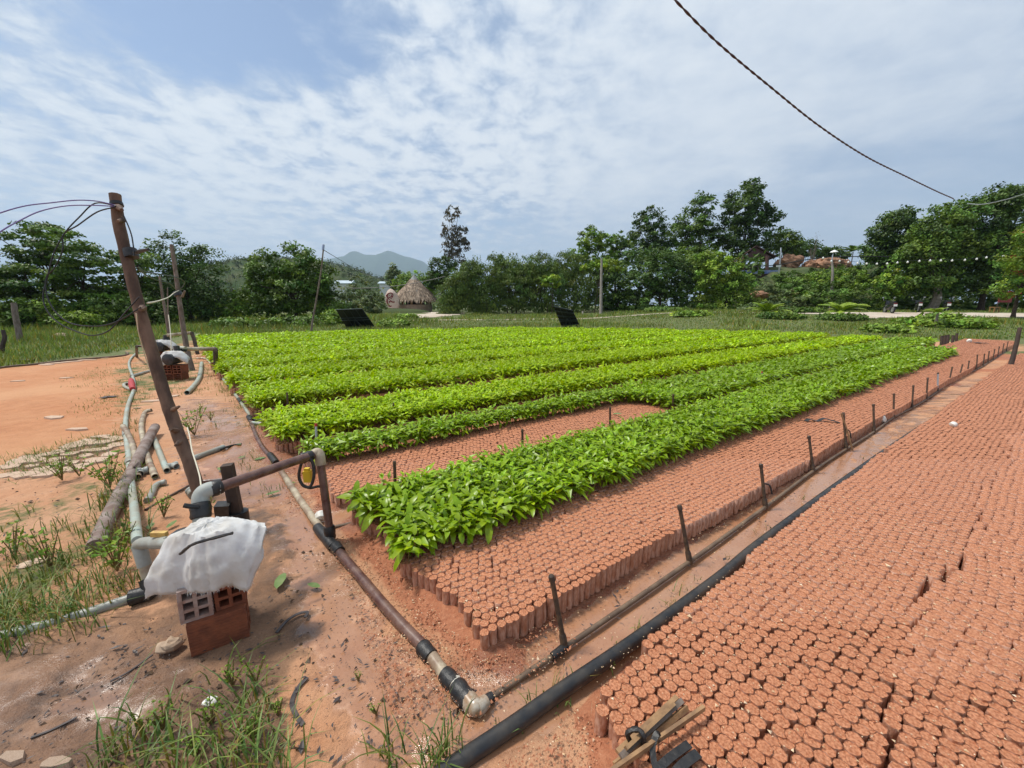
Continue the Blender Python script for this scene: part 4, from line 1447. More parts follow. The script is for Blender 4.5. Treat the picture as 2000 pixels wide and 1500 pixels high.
# ---- shaded wood behind the hedge so that it closes as it does in the place
def wood_behind():
    rng = np.random.default_rng(77)
    n = 5200
    u = rng.uniform(870, 1475, n)
    t = rng.uniform(50, 62, n)
    w = rng.uniform(0, 1, n)
    C = np.zeros((n, 3))
    C[:, 0] = (u - 1000) / FPX * t
    C[:, 1] = t
    C[:, 2] = terrain(C[:, 0], C[:, 1]) + 0.2 + w * np.interp(u, [870, 920, 1000, 1150, 1250, 1475], [2.0, 4.0, 5.2, 6.4, 8.0, 7.0])
    V, F = leaf_cards(C, 0.75, 0.42, rng, 0.4)
    g = np.arange(n)
    o = link('thicket', np_mesh('thicket', V, F, ['crown_dark'], tint=np.repeat(tints(g, rng, 0.2, 0.08), 4, 0)))
    tag(o, 'dark leafy thicket closing the space behind the hedge', 'thicket', kind='stuff')
    n = 5200
    u = rng.uniform(1690, 2080, n)
    t = rng.uniform(43, 54, n)
    w = rng.uniform(0, 1, n)
    C = np.zeros((n, 3))
    C[:, 0] = (u - 1000) / FPX * t
    C[:, 1] = t
    C[:, 2] = terrain(C[:, 0], C[:, 1]) + 0.2 + w ** 1.3 * np.interp(u, [1690, 1760, 1850, 2080], [3.0, 6.0, 8.0, 9.0])
    V, F = leaf_cards(C, 0.75, 0.42, rng, 0.4)
    g = np.arange(n)
    o = link('thicket', np_mesh('thicket', V, F, ['crown_dark'], tint=np.repeat(tints(g, rng, 0.2, 0.08), 4, 0)))
    tag(o, 'dark leafy thicket closing the space behind the yard trees', 'thicket', kind='stuff')
    n = 2600
    u = rng.uniform(-160, 440, n)
    t = rng.uniform(32, 42, n)
    w = rng.uniform(0, 1, n)
    C = np.zeros((n, 3))
    C[:, 0] = (u - 1000) / FPX * t
    C[:, 1] = t
    C[:, 2] = terrain(C[:, 0], C[:, 1]) + 0.15 + w ** 1.4 * np.interp(u, [-160, 60, 300, 440], [3.4, 2.6, 3.0, 2.0])
    V, F = leaf_cards(C, 0.6, 0.34, rng, 0.4)
    g = np.arange(n)
    o = link('thicket', np_mesh('thicket', V, F, ['crown_mid'], tint=np.repeat(tints(g, rng, 0.25, 0.08), 4, 0)))
    tag(o, 'leafy thicket closing the space behind the left trees', 'thicket', kind='stuff')


wood_behind()


def hill_wood():
    """far scrub and trees covering the hill: reads as one mass"""
    rng = np.random.default_rng(99)
    me = HILL.data
    co = np.zeros(len(me.vertices) * 3)
    me.vertices.foreach_get('co', co)
    co = co.reshape(-1, 3)
    co = co[(co[:, 1] < HD + 12) & (co[:, 2] > 1.0)]
    pick = co[rng.integers(0, len(co), 1500)] + rng.normal(0, 1.8, (1500, 3)) * [1, 1, 0.1]
    big = rng.uniform(0.5, 1.9, 1500)
    grp = np.repeat(np.arange(1500), 16)
    off = rng.normal(0, 0.55, (len(grp), 3)) * big[grp][:, None]
    off[:, 2] = np.abs(off[:, 2]) * 1.5
    V, F = leaf_cards(pick[grp] + off, 1.1, 0.75, rng, 0.4)
    o = link('hill_trees', np_mesh('hill_trees', V, F, ['crown_hill'], tint=np.repeat(tints(grp, rng, 0.3, 0.1), 4, 0)))
    tag(o, 'scrub and small trees covering the far green hill', 'wood', kind='stuff')
    # middle distance growth between the field edge and the hill
    n = 420
    u = rng.uniform(380, 900, n)
    t = rng.uniform(70, 200, n)
    c = np.stack([(u - 1000) / FPX * t, t, terrain((u - 1000) / FPX * t, t)], -1)
    grp = np.repeat(np.arange(n), 40)
    big = rng.uniform(0.6, 1.8, n)
    off = rng.normal(0, 0.8, (len(grp), 3)) * big[grp][:, None]
    off[:, 2] = np.abs(off[:, 2]) * 1.3
    V, F = leaf_cards(c[grp] + off, 0.75, 0.45, rng, 0.4)
    o = link('far_scrub', np_mesh('far_scrub', V, F, ['crown_grey'], tint=np.repeat(tints(grp, rng, 0.3, 0.12), 4, 0)))
    tag(o, 'scrub spread over the plain between the hut and the hill', 'scrub', kind='stuff')


hill_wood()


# ---- young palms
def palm(label, u, t, v, n, L, m='palm_leaf', seed=0, trunk=0.3, group='young palms'):
    rng = np.random.default_rng(seed)
    b = foot(u, t)
    root = empty('young_palm', b, label, 'palm', group)
    top = over(b, v).z - b.z
    mb = MB()
    mb.tube([(0, 0, -0.1), (0, 0, top * 0.5), (0, 0, top)], [0.10, 0.07, 0.05], 8)
    mb.build('trunk', 'bark_pale', root, origin=(0, 0, 0))
    for k in range(n):
        a = k * 2.4 + rng.uniform(-0.3, 0.3)
        up = rng.uniform(0.5, 1.25)
        LL = L * rng.uniform(0.75, 1.1)
        pts = []
        for i in range(9):
            w = i / 8
            r = LL * (w * math.cos(up) + 0.18 * w * w)
            z = LL * (w * math.sin(up) - 0.62 * w * w * (1.2 - 0.5 * math.sin(up)))
            pts.append(np.array([r * math.cos(a), r * math.sin(a), top + z]))
        Vs, Fs = [], []
        side = np.array([-math.sin(a), math.cos(a), 0])
        for i in range(1, 8):
            for s in (-1, 1):
                for h in (0, 0.5):
                    c = pts[i] * (1 - h) + pts[i + 1] * h
                    d = (pts[i + 1] - pts[i]) / np.linalg.norm(pts[i + 1] - pts[i])
                    ll = LL * 0.30 * math.sin(math.pi * (0.15 + 0.8 * i / 8))
                    tip = c + (side * s * 0.8 + d * 0.6) * ll + np.array([0, 0, -0.25 * ll])
                    o = len(Vs)
                    Vs += [c - d * 0.035 * L, c + d * 0.045 * L, tip]
                    Fs.append((o, o + 1, o + 2))
        link('frond', np_mesh('frond', np.array(Vs), np.array(Fs), [m], tint=np.full((len(Vs), 3), rng.uniform(0.8, 1.25))), None, root)
    return root


palm('small bright palm left of centre on the bank', 1500, 29, 612, 15, 1.7, seed=1)
palm('small bright palm right of the lamp pole, before the yard', 1640, 27, 611, 15, 1.7, seed=2)
palm('smallest yellowish palm seedling before the pale yard', 1826, 22, 612, 9, 0.8, seed=3)
palm('dark palm on the skyline behind the orange rocks', 1648, 56, 492, 12, 2.2, 'crown_mid', seed=4)


# ------------------------------------------------------------------ grass
def blades(C, h, w, rng, lean=0.5, seg=1):
    N = len(C)
    a = rng.uniform(0, 6.28, N)
    d = np.stack([np.cos(a), np.sin(a), np.zeros(N)], -1)
    s = np.stack([-np.sin(a), np.cos(a), np.zeros(N)], -1)
    h = np.asarray(h) * rng.uniform(0.55, 1.3, N)
    ln = np.abs(rng.normal(0, lean, N)) * h
    hw = (np.asarray(w) * rng.uniform(0.7, 1.3, N) * 0.5)[:, None]
    up = np.array([0, 0, 1.0])
    if seg == 1:
        V = np.stack([C - s * hw, C + s * hw, C + up * h[:, None] + d * ln[:, None]], 1)
        F = (np.arange(N) * 3)[:, None] + np.array([[0, 1, 2]])
        return V.reshape(-1, 3), F, 3
    m1 = C + up * (h * 0.45)[:, None] + d * (ln * 0.18)[:, None]
    m2 = C + up * (h * 0.80)[:, None] + d * (ln * 0.55)[:, None]
    tp = C + up * (h * 0.92)[:, None] + d * (ln * 1.1)[:, None]
    V = np.stack([C - s * hw, C + s * hw, m1 - s * hw, m1 + s * hw, m2 - s * hw * 0.7, m2 + s * hw * 0.7, tp], 1)
    F = np.array([(0, 1, 3), (0, 3, 2), (2, 3, 5), (2, 5, 4), (4, 5, 6)])
    F = ((np.arange(N) * 7)[:, None, None] + F[None]).reshape(-1, 3)
    return V.reshape(-1, 3), F, 7


def grass_patch(name, label, C, h, w, m, seed, lean=0.5, seg=1, dv=0.25, dh=0.15, patch=0.8):
    rng = np.random.default_rng(seed)
    V, F, k = blades(C, h, w, rng, lean, seg)
    n = len(C)
    f = np.exp(rng.normal(0, dv, n)) * (0.65 + 0.7 * fbm(C[:, 0] * patch, C[:, 1] * patch, seed, 3))
    hu = rng.normal(0.0, dh, n) + 0.25 * (fbm(C[:, 0] * patch * 1.6, C[:, 1] * patch * 1.6, seed + 3, 3) - 0.5)
    c3 = np.stack([f * (1 + hu), f, f * (1 - hu)], -1)
    straw = rng.uniform(0, 1, n) < (0.16 if seg > 1 else 0.10)
    c3[straw] = c3[straw] * [2.1, 1.15, 1.3]
    tn = np.repeat(c3, k, 0)
    o = link(name, np_mesh(name, V, F, [m], tint=np.clip(tn, 0.2, 2.5)))
    tag(o, label, 'grass', kind='stuff')
    return o


def far_grass():
    rng = np.random.default_rng(55)
    n = 150000
    y = 9 + 34 * rng.uniform(0, 1, n) ** 1.1
    x = rng.uniform(-1.45, 1.5, n) * y
    u, v, d = pix(x, y, terrain(x, y))
    vl = np.interp(u, [-2000, -500, 0, 230, 300, 392], [800, 748, 720, 688, 668, 650])
    ok = ((u < 392) & (v < vl)) | ((u >= 392) & (y > far_edge(x) + 0.5))
    s, t = x * RX + y * RY, x * NX + y * NY
    ok &= ~((t > 1.0) & (t < 2.7) & (s < 26.2) & (s > 0)) & ~((t <= 1.0) & (s < 19.3) & (u > 1000))
    # keep the paths open
    ok &= ~((x > 22) & (y > 27.2) & (y < 33)) & ~((x < -5) & (x > -14) & (y > 36) & (u > 780))
    x, y = x[ok], y[ok]
    C = np.stack([x, y, terrain(x, y)], -1)
    cl = fbm(x * 0.35, y * 0.35, 12, 3)
    h = (0.14 + 0.34 * sstep(cl, 0.4, 0.75)) * np.where(x < -5, 1.0, 0.6)
    grass_patch('grass', 'rough green grass of the meadow and verges round the field', C, h, 0.018 + 0.0011 * y, 'grass', 56, 0.5)


far_grass()


def near_grass(name, label, poly, n, h, w, seed, m='grass_near', seg=2, tuft=0.05, lean=0.9, per=9):
    rng = np.random.default_rng(seed)
    us, vs = [p[0] for p in poly], [p[1] for p in poly]
    pts = []
    while len(pts) < n // per:
        u, v = rng.uniform(min(us), max(us)), rng.uniform(min(vs), max(vs))
        if in_poly(np.array([u]), np.array([v]), poly)[0]:
            g = G(u, v)
            pts.append((g.x, g.y, 0.0))
    c = np.repeat(np.array(pts), per, 0)
    c = c + rng.normal(0, tuft, c.shape) * [1, 1, 0]
    return grass_patch(name, label, c, h, w, m, seed, lean, seg, 0.22, 0.12, 3.0)


near_grass('grass', 'long grass tufts at the bottom edge below the brick stand', [(300, 1400), (350, 1330), (520, 1330), (560, 1420), (560, 1560), (240, 1560), (180, 1500)], 400, 0.11, 0.006, 61, tuft=0.05)
near_grass('grass', 'thin grass beside the black hose end at the bottom edge', [(760, 1480), (830, 1440), (890, 1470), (900, 1560), (740, 1560)], 110, 0.10, 0.005, 62, tuft=0.03)
near_grass('grass', 'grass growing over the grey pipe at the left edge', [(-150, 1180), (60, 1190), (200, 1150), (275, 1140), (270, 1180), (150, 1240), (-150, 1330)], 900, 0.11, 0.005, 63, tuft=0.05)
near_grass('grass', 'sparse weeds and grass on the sand at left', [(-150, 1010), (60, 1000), (200, 1040), (250, 1100), (180, 1150), (-150, 1190)], 620, 0.10, 0.005, 64, tuft=0.05)
near_grass('grass', 'grass along the fallen log and the grey pipes', [(190, 1000), (240, 880), (262, 880), (275, 1010), (310, 1010), (260, 1090), (205, 1060)], 320, 0.12, 0.006, 65, tuft=0.04)
near_grass('grass', 'short turf between the orange clearing and the pipes', [(20, 900), (150, 860), (240, 845), (240, 700), (262, 690), (275, 760), (262, 840), (230, 870), (80, 935)], 1500, 0.06, 0.006, 66, tuft=0.10, seg=1)
near_grass('grass', 'thin turf patches on the right part of the orange clearing', [(120, 745), (185, 722), (250, 700), (250, 760), (238, 820), (170, 800), (205, 765)], 900, 0.035, 0.008, 71, tuft=0.16, seg=1)
near_grass('grass', 'short turf round the far pumps', [(262, 690), (310, 665), (385, 662), (420, 715), (470, 770), (420, 770), (330, 780), (270, 760)], 1500, 0.06, 0.007, 67, tuft=0.13, seg=1)
near_grass('grass', 'small weeds dotted over the wet path', [(330, 790), (470, 790), (560, 900), (540, 1000), (420, 860), (340, 850)], 220, 0.05, 0.004, 68, tuft=0.03, per=6)
near_grass('grass', 'little grass sprouts along the sprinkler line', [(960, 1420), (1120, 1310), (1340, 1140), (1480, 1040), (1600, 950), (1700, 880), (1690, 900), (1480, 1060), (1330, 1190), (1150, 1350), (1000, 1460)], 130, 0.045, 0.004, 69, tuft=0.012, per=5)
near_grass('grass', 'weeds at the left corner of the third bed and along the main pipe', [(410, 720), (450, 745), (510, 800), (560, 870), (520, 870), (470, 800), (400, 740)], 320, 0.07, 0.006, 70, tuft=0.04)

# ------------------------------------------------------------------ poles, wires
def pole_px(name, label, px, t, rad, m, cat='pole', group=None, seg=10, wob=0.05, seed=0, ts=None):
    pts = [P(u, v, (ts[i] if ts else t)) for i, (u, v) in enumerate(px)]
    pts[-1] = Vector((pts[-1].x, pts[-1].y, float(terrain(pts[-1].x, pts[-1].y)) - 0.12))
    foot_ = (pts[-1].x, pts[-1].y, 0.0)
    root = empty(name, foot_, label, cat, group)
    n = len(pts)
    sm = curve_pts(pts, 5)
    rr = [rad[0] + (rad[1] - rad[0]) * i / (len(sm) - 1) for i in range(len(sm))]
    MB().tube(sm, rr, seg, wob=wob, seed=seed).build('shaft', m, root)
    return root, sm


pole1, pp1 = pole_px('leaning_pole', 'thick crooked brown tree-trunk pole leaning left by the front pump', [(225, 380), (233, 440), (249, 510), (265, 575), (283, 640), (305, 715), (326, 785), (349, 850), (374, 915), (394, 968)], 3.1, (0.037, 0.045), 'wood_pole', seg=14, seed=2)
a, b = P(253, 487, 3.1), P(258, 503, 3.1)
MB().tube([a, a.lerp(b, 0.3), a.lerp(b, 0.7), b], [0.045, 0.047, 0.047, 0.045], 14).build('tape_band', 'rubber', pole1)
a, b = P(227, 396, 3.1), P(229, 402, 3.1)
MB().tube([a, b], 0.041, 14).build('wire_tie', 'black_wire', pole1)
MB().tube([P(262, 494, 3.05), P(275, 490, 3.02), P(290, 487, 3.0)], [0.012, 0.014, 0.010], 6).build('rubber_strip', 'rubber', pole1)
for (u, v), (du, dv), r in (((240, 430), (-10, 2), 0.014), ((279, 601), (-5, 4), 0.018), ((345, 842), (-12, -4), 0.018), ((338, 800), (12, -6), 0.013), ((352, 862), (-9, 8), 0.016), ((232, 405), (6, 5), 0.018)):
    MB().tube([P(u, v, 3.08), P(u + du * 0.6, v + dv * 0.6, 3.03), P(u + du, v + dv, 3.0)], [r * 1.5, r, r * 0.7], 7).build('knot', 'wood_pole', pole1)

pole2, pp2 = pole_px('wooden_pole', 'crooked grey-brown pole standing behind the middle pump', [(335, 478), (343, 530), (350, 585), (358, 640), (367, 690), (377, 724)], 9.2, (0.04, 0.06), 'wood_grey', seed=4)
MB().tube([P(346, 570, 9.2), P(349, 578, 9.2)], 0.085, 10).build('tape_band', 'rubber', pole2)
MB().tube([P(356, 580, 9.15), P(361, 568, 9.1)], [0.03, 0.02], 6).build('knot', 'wood_grey', pole2)
pole3, _ = pole_px('thin_stick', 'tall thin bamboo stick planted in the lime green field', [(632, 482), (627, 530), (618, 585), (610, 630), (607, 656)], 20.5, (0.035, 0.055), 'wood_grey', seed=5)
MB().tube([P(632, 478, 20.5), P(631, 488, 20.5)], 0.06, 8).build('insulator', 'tarp_blue', pole3)
pole_px('short_post', 'short grey post leaning in the meadow at far left', [(27, 592), (31, 620), (37, 655)], 16.5, (0.09, 0.10), 'wood_grey', 'post', seed=6)
pole_px('fence_stake', 'crooked dark stake at the left picture edge', [(6, 645), (9, 660), (5, 675), (2, 690)], 12.5, (0.05, 0.06), 'wood_dark', 'stake', seed=7)
pole_px('thin_stick', 'thin bare stick left of the second pole', [(312, 540), (318, 580), (326, 625), (332, 668)], 11.5, (0.03, 0.045), 'wood_grey', seed=8)
pole_px('thin_stick', 'thinnest bare twig stake beside the far pump', [(327, 562), (328, 600), (330, 640), (333, 678)], 10.6, (0.012, 0.025), 'wood_grey', seed=9)
pole_px('end_post', 'dark leaning stick at the right end of the sprinkler line', [(1992, 640), (1986, 668), (1978, 700), (1968, 728)], 9.4, (0.035, 0.05), 'wood_dark', 'post', seed=10)
up, _ = pole_px('utility_pole', 'slender grey utility pole standing before the bamboo hedge', [(1175, 505), (1174, 560), (1173, 624)], 41, (0.11, 0.17), 'pole_concrete', seed=11)
pole_px('short_post', 'short pale post under the bamboo hedge', [(1138, 608), (1138, 624)], 42, (0.10, 0.11), 'pole_concrete', 'post', seed=12)
lp, _ = pole_px('lamp_pole', 'grey lamp pole rising out of the bank shrubs', [(1625, 512), (1626, 540), (1627, 575)], 40, (0.10, 0.14), 'pole_concrete', cat='lamp', seed=13)
MB().tube(curve_pts([P(1625, 512, 40), P(1626, 500, 40), P(1629, 492, 40), P(1633, 497, 40)], 4), 0.05, 6).build('arm', 'metal_grey', lp)
MB().lathe([(0.02, 0.25), (0.30, 0.1), (0.36, 0.0)], P(1629, 493, 40), 10).build('lamp_head', 'bulb', lp)
mp, _ = pole_px('metal_mast', 'thin grey mast standing right of the pavilion', [(1525, 484), (1524, 505), (1523, 535)], 50, (0.07, 0.10), 'metal_grey', cat='mast', seed=14)
MB().box(P(1521, 519, 49.8), (0.55, 0.08, 0.32)).build('sign_plate', 'bulb', mp)


def wire(name, label, px, ts, r, m, n=6, seg=6, group='wires', cat='wire'):
    pts = [P(u, v, ts[0] + (ts[1] - ts[0]) * i / (len(px) - 1)) for i, (u, v) in enumerate(px)]
    sm = curve_pts(pts, n)
    c = sm[0]
    o = MB().tube(sm, r, seg).build(name, m, origin=tuple(c))
    return tag(o, label, cat, group)


GW = 'wires tied to the leaning pole'
wire('insulated_wire', 'upper of the two violet wires running left from the leaning pole top', [(226, 401), (190, 393), (150, 391), (100, 396), (50, 402), (0, 416), (-80, 446)], (3.05, 2.5), 0.0042, 'blue_wire', group=GW)
wire('insulated_wire', 'lower of the two violet wires running left from the leaning pole top', [(226, 403), (180, 401), (130, 402), (80, 412), (40, 430), (0, 453), (-80, 510)], (3.05, 2.5), 0.0042, 'blue_wire', group=GW)
wire('insulated_wire', 'outer dark wire hanging in a wide loop beside the leaning pole', [(227, 402), (186, 397), (155, 424), (126, 456), (104, 498), (92, 545), (84, 580), (94, 610), (120, 634), (160, 651), (185, 655), (215, 644), (245, 610), (272, 580)], (3.04, 3.0), 0.0048, 'black_wire', group=GW)
wire('insulated_wire', 'inner dark wire hanging in a loop beside the leaning pole', [(226, 404), (190, 414), (152, 440), (124, 458), (122, 490), (105, 525), (91, 540), (90, 570), (105, 605), (135, 630), (175, 637), (210, 634), (240, 622), (275, 600)], (3.04, 3.0), 0.0048, 'black_wire', group=GW)
wire('insulated_wire', 'short dark wire running down the right side of the leaning pole', [(241, 420), (250, 440), (257, 460), (261, 485), (262, 500)], (3.04, 3.02), 0.0045, 'black_wire', group=GW)
wire('insulated_wire', 'dark wire from the leaning pole to the tape on the second pole', [(268, 520), (285, 531), (315, 536), (345, 542), (360, 550), (358, 558), (348, 568)], (3.2, 9.0), 0.008, 'black_wire', group=GW)
wire('insulated_wire', 'cream wire drooping from the second pole back to the leaning pole', [(350, 567), (340, 572), (330, 580), (315, 586), (300, 590), (288, 592)], (9.0, 3.2), 0.008, 'cream_wire', group=GW)
wire('insulated_wire', 'dark wire drooping to the middle of the second pole', [(270, 525), (290, 540), (310, 548), (330, 553), (340, 562), (347, 570)], (3.2, 9.0), 0.007, 'black_wire', group=GW)
wire('insulated_wire', 'cream cord hanging down the lower leaning pole to the pump', [(366, 835), (371, 855), (375, 880), (383, 905), (390, 930), (393, 950), (398, 970), (408, 990), (408, 1005), (396, 1012)], (2.95, 1.98), 0.0042, 'cream_wire', group=GW)
wire('insulated_wire', 'pale thin cord hanging left of the leaning pole', [(266, 612), (269, 640), (276, 670), (285, 700), (296, 730), (306, 758)], (3.0, 3.3), 0.004, 'cream_wire', group=GW)
wire('insulated_wire', 'cream wire hanging down to the far pump', [(329, 615), (332, 640), (334, 665), (334, 690), (330, 703)], (9.8, 9.3), 0.010, 'cream_wire', group=GW)
wire('insulated_wire', 'thin dark line running from the bamboo stick to the far plain', [(632, 488), (660, 505), (700, 528), (745, 545), (790, 552)], (20.5, 60), 0.02, 'black_wire', group='power lines')
wire('insulated_wire', 'dark line crossing in front of the thatched hut roof', [(655, 562), (700, 563), (750, 561), (790, 556), (830, 549), (870, 540)], (46, 46), 0.035, 'black_wire', group='power lines')
wire('insulated_wire', 'dark line crossing the pavilion and the orange rocks', [(1470, 521), (1520, 517), (1570, 508), (1625, 502), (1700, 501), (1780, 501), (1880, 498)], (44, 38), 0.045, 'black_wire', group='power lines')
wire('insulated_wire', 'thin grey line over the right tree crown', [(1890, 398), (1920, 399), (1960, 391), (2000, 379), (2080, 350)], (16, 12), 0.016, 'metal_grey', group='power lines')


def twisted_cable():
    px = [(1262, -60), (1320, 2), (1400, 82), (1500, 166), (1600, 246), (1690, 305), (1770, 345), (1830, 374), (1862, 388)]
    ts = [1.9, 2.05, 2.25, 2.55, 2.9, 3.3, 3.75, 4.2, 4.6]
    sm = curve_pts([P(u, v, t) for (u, v), t in zip(px, ts)], 60)
    L = [0.0]
    for i in range(1, len(sm)):
        L.append(L[-1] + (sm[i] - sm[i - 1]).length)
    root = empty('twisted_cable', tuple(sm[0]), 'brown twisted two-strand cable sagging across the upper right sky', 'cable')
    for k in range(2):
        pts = []
        for i, p in enumerate(sm):
            d = (sm[min(i + 1, len(sm) - 1)] - sm[max(i - 1, 0)]).normalized()
            a = d.orthogonal().normalized()
            a = Vector((0, 0, 1)).cross(d).normalized()
            b = d.cross(a)
            ph = 2 * math.pi * L[i] / 0.15 + math.pi * k
            pts.append(p + (a * math.cos(ph) + b * math.sin(ph)) * 0.0031)
        MB().tube(pts, 0.0034, 7).build('strand', 'cable', root)


twisted_cable()


# ------------------------------------------------------------------ pipes
def on_ground(px, r, lift=0.0):
    """pipe axis through pixels, resting on the ground"""
    out = []
    for p in px:
        z = r + lift + (p[2] if len(p) > 2 else 0.0)
        g = G(p[0], p[1], z)
        out.append(g)
    return out


def pipe(name, label, px, r, m, cat='pipe', group=None, seg=12, open_=False, n=6, smooth=True):
    pts = on_ground(px, r)
    sm = curve_pts(pts, n) if smooth and len(pts) > 2 else pts
    root = empty(name, (sm[0].x, sm[0].y, 0.0), label, cat, group)
    mb = MB()
    if open_:
        mb.hollow_tube(sm, r, 0.16, seg)
    else:
        mb.tube(sm, r, seg)
    mb.build('tube', m, root)
    return root, sm


def collar(root, a, b, r, m='rubber', name='tape_wrap', seg=12, lumps=0.06, seed=0):
    a, b = Vector(a), Vector(b)
    n = 6
    rng = random.Random(seed)
    pts = [a.lerp(b, i / n) for i in range(n + 1)]
    rr = [r * (0.93 if i in (0, n) else 1 + rng.uniform(-lumps, lumps)) for i in range(n + 1)]
    return MB().tube(pts, rr, seg, wob=lumps * 0.5, seed=seed).build(name, m, root)


# main pipe along the bed ends
mpipe = empty('main_pipe', tuple(G(640, 1050)), 'long jointed water pipe along the bed ends, brown then stained white', 'pipe')
R0 = 0.026


def mp_seg(px, m, r=R0, nm='pipe_length'):
    sm = curve_pts(on_ground(px, r), 6)
    MB().tube(sm, r, 14).build(nm, m, mpipe)
    return sm


mp_seg([(648, 1062), (700, 1122), (752, 1184), (800, 1236), (845, 1280)], 'pvc_brown')
mp_seg([(826, 1262), (838, 1276)], 'pvc_white', R0 * 1.12, 'band')
mp_seg([(840, 1278), (872, 1322)], 'pvc_stained', R0 * 1.02)
mp_seg([(640, 1050), (592, 985), (548, 918)], 'pvc_stained', R0 * 0.95)
mp_seg([(536, 900), (512, 872), (497, 842), (489, 820)], 'pvc_brown', R0 * 0.9)
mp_seg([(491, 815), (470, 785), (448, 755), (424, 727)], 'pvc_green', R0 * 0.85)
mp_seg([(424, 727), (410, 708), (400, 700), (384, 700)], 'pvc_white', R0 * 0.75)
for i, (p, q, r) in enumerate((((824, 1262), (842, 1284), 0.034), ((868, 1316), (888, 1338), 0.034), ((890, 1340), (918, 1372), 0.037), ((620, 1030), (652, 1068), 0.034), ((654, 1066), (664, 1078), 0.036), ((540, 904), (527, 888), 0.031), ((492, 822), (486, 814), 0.034), ((466, 779), (471, 786), 0.029), ((446, 752), (450, 757), 0.028))):
    collar(mpipe, G(*p, 0.027), G(*q, 0.027), r, seed=i)
collar(mpipe, G(886, 1334, 0.027), G(892, 1341, 0.027), 0.031, 'pvc_white', 'band')
collar(mpipe, G(487, 820, 0.03), G(520, 821, 0.03), 0.022, 'rubber', 'side_outlet', seed=3)
collar(mpipe, G(493, 826, 0.03), G(512, 828, 0.03), 0.026, 'pvc_green', 'side_stub', seed=4)
collar(mpipe, G(545, 906, 0.03), G(575, 902, 0.03), 0.022, 'rubber', 'side_outlet', seed=5)
e0, e1_, e2_ = G(912, 1363, 0.03), G(929, 1386, 0.03), G(950, 1370, 0.024)
MB().tube([e0, e0.lerp(e1_, 0.75)], 0.034, 18).lathe([(0.0325 * math.sin(k * math.pi / 10), -0.0325 * math.cos(k * math.pi / 10)) for k in range(11)], e1_.lerp(e0, 0.2).lerp(e2_, 0.12), 18).tube([e1_.lerp(e2_, 0.1), e2_], [0.031, 0.024], 18).build('elbow', 'elbow_metal', mpipe)

# sprinkler line and its risers
RS = [((1077, 1125), (1103, 1265)), ((1327, 988), (1347, 1097)), ((1486, 907), (1495, 990)), ((1580, 852), (1588, 920)), ((1647, 807), (1653, 877)),
      ((1706, 790), (1707, 843)), ((1746, 769), (1745, 815)), ((1784, 753), (1781, 797)), ((1812, 738), (1809, 780)), ((1832, 728), (1831, 765)),
      ((1860, 717), (1853, 748)), ((1880, 712), (1873, 738)), ((1893, 705), (1889, 730)), ((1909, 693), (1907, 722)), ((1923, 691), (1920, 715)), ((1932, 686), (1929, 709)), ((1943, 682), (1939, 703)), ((1952, 677), (1948, 697)), ((1961, 671), (1957, 691)), ((1969, 667), (1965, 686))]
line = [(948, 1370)] + [b for _, b in RS]
sl, slp = pipe('sprinkler_line', 'thin brown water line joining the row of dark risers beside the wet channel', line, 0.0125, 'thin_hose', n=5)
collar(sl, G(944, 1374, 0.018), G(962, 1360, 0.018), 0.021, seed=8)
collar(sl, G(1078, 1284, 0.016), G(1106, 1262, 0.016), 0.019, seed=9)
ORD = ['first', 'second', 'third', 'fourth', 'fifth', 'sixth', 'seventh', 'eighth', 'ninth', 'tenth', 'eleventh', 'twelfth', 'thirteenth', 'fourteenth', 'fifteenth', 'sixteenth', 'seventeenth', 'eighteenth', 'nineteenth', 'farthest']
GRZ = 'sprinkler risers along the wet channel'
for i, ((ut, vt), (ub, vb)) in enumerate(RS):
    b = G(ub, vb, 0.012)
    t = depth_of(b)
    a = P(ut, vt, t)
    m = 'metal_grey' if i == 9 else 'riser'
    lab = 'dark sprinkler riser, %s along the wet channel counted from the corner elbow' % ORD[i]
    if i == 9:
        lab = 'pale grey sprinkler riser among the dark ones, tenth from the corner elbow'
    if i == 4:
        lab = 'dark sprinkler riser with a bamboo splint tied on, fifth from the corner elbow'
    root = empty('sprinkler_riser', tuple(b), lab, 'sprinkler', GRZ)
    MB().tube([b, b.lerp(a, 0.5), a], [0.012, 0.0115, 0.0115], 10).build('riser_tube', m, root)
    MB().tube([b.lerp(a, 0.93), b.lerp(a, 1.0), b.lerp(a, 1.02)], [0.0145, 0.0145, 0.009], 10).build('nozzle', 'riser', root)
    MB().tube([b.lerp(a, -0.03), b.lerp(a, 0.16), b.lerp(a, 0.2)], [0.018, 0.0165, 0.013], 10).build('socket', 'riser', root)
    if i == 4:
        MB().tube([b.lerp(a, -0.02) + Vector((0.05, -0.02, 0)), b.lerp(a, 0.5) + Vector((0.018, -0.01, 0)), b.lerp(a, 1.0) + Vector((-0.022, 0, 0))], [0.008, 0.010, 0.009], 6).build('bamboo_splint', 'split_wood', root)
    if i in (2, 4):
        MB().tube(curve_pts([b.lerp(a, 0.55) + Vector((0.01, 0, 0)), b.lerp(a, 0.5) + Vector((0.05, 0, 0.0)), b.lerp(a, 0.30) + Vector((0.06, 0, 0))], 4), 0.006, 6).build('rubber_tie', 'rubber', root)
GRT = 'sprinkler risers in the trenches between beds'
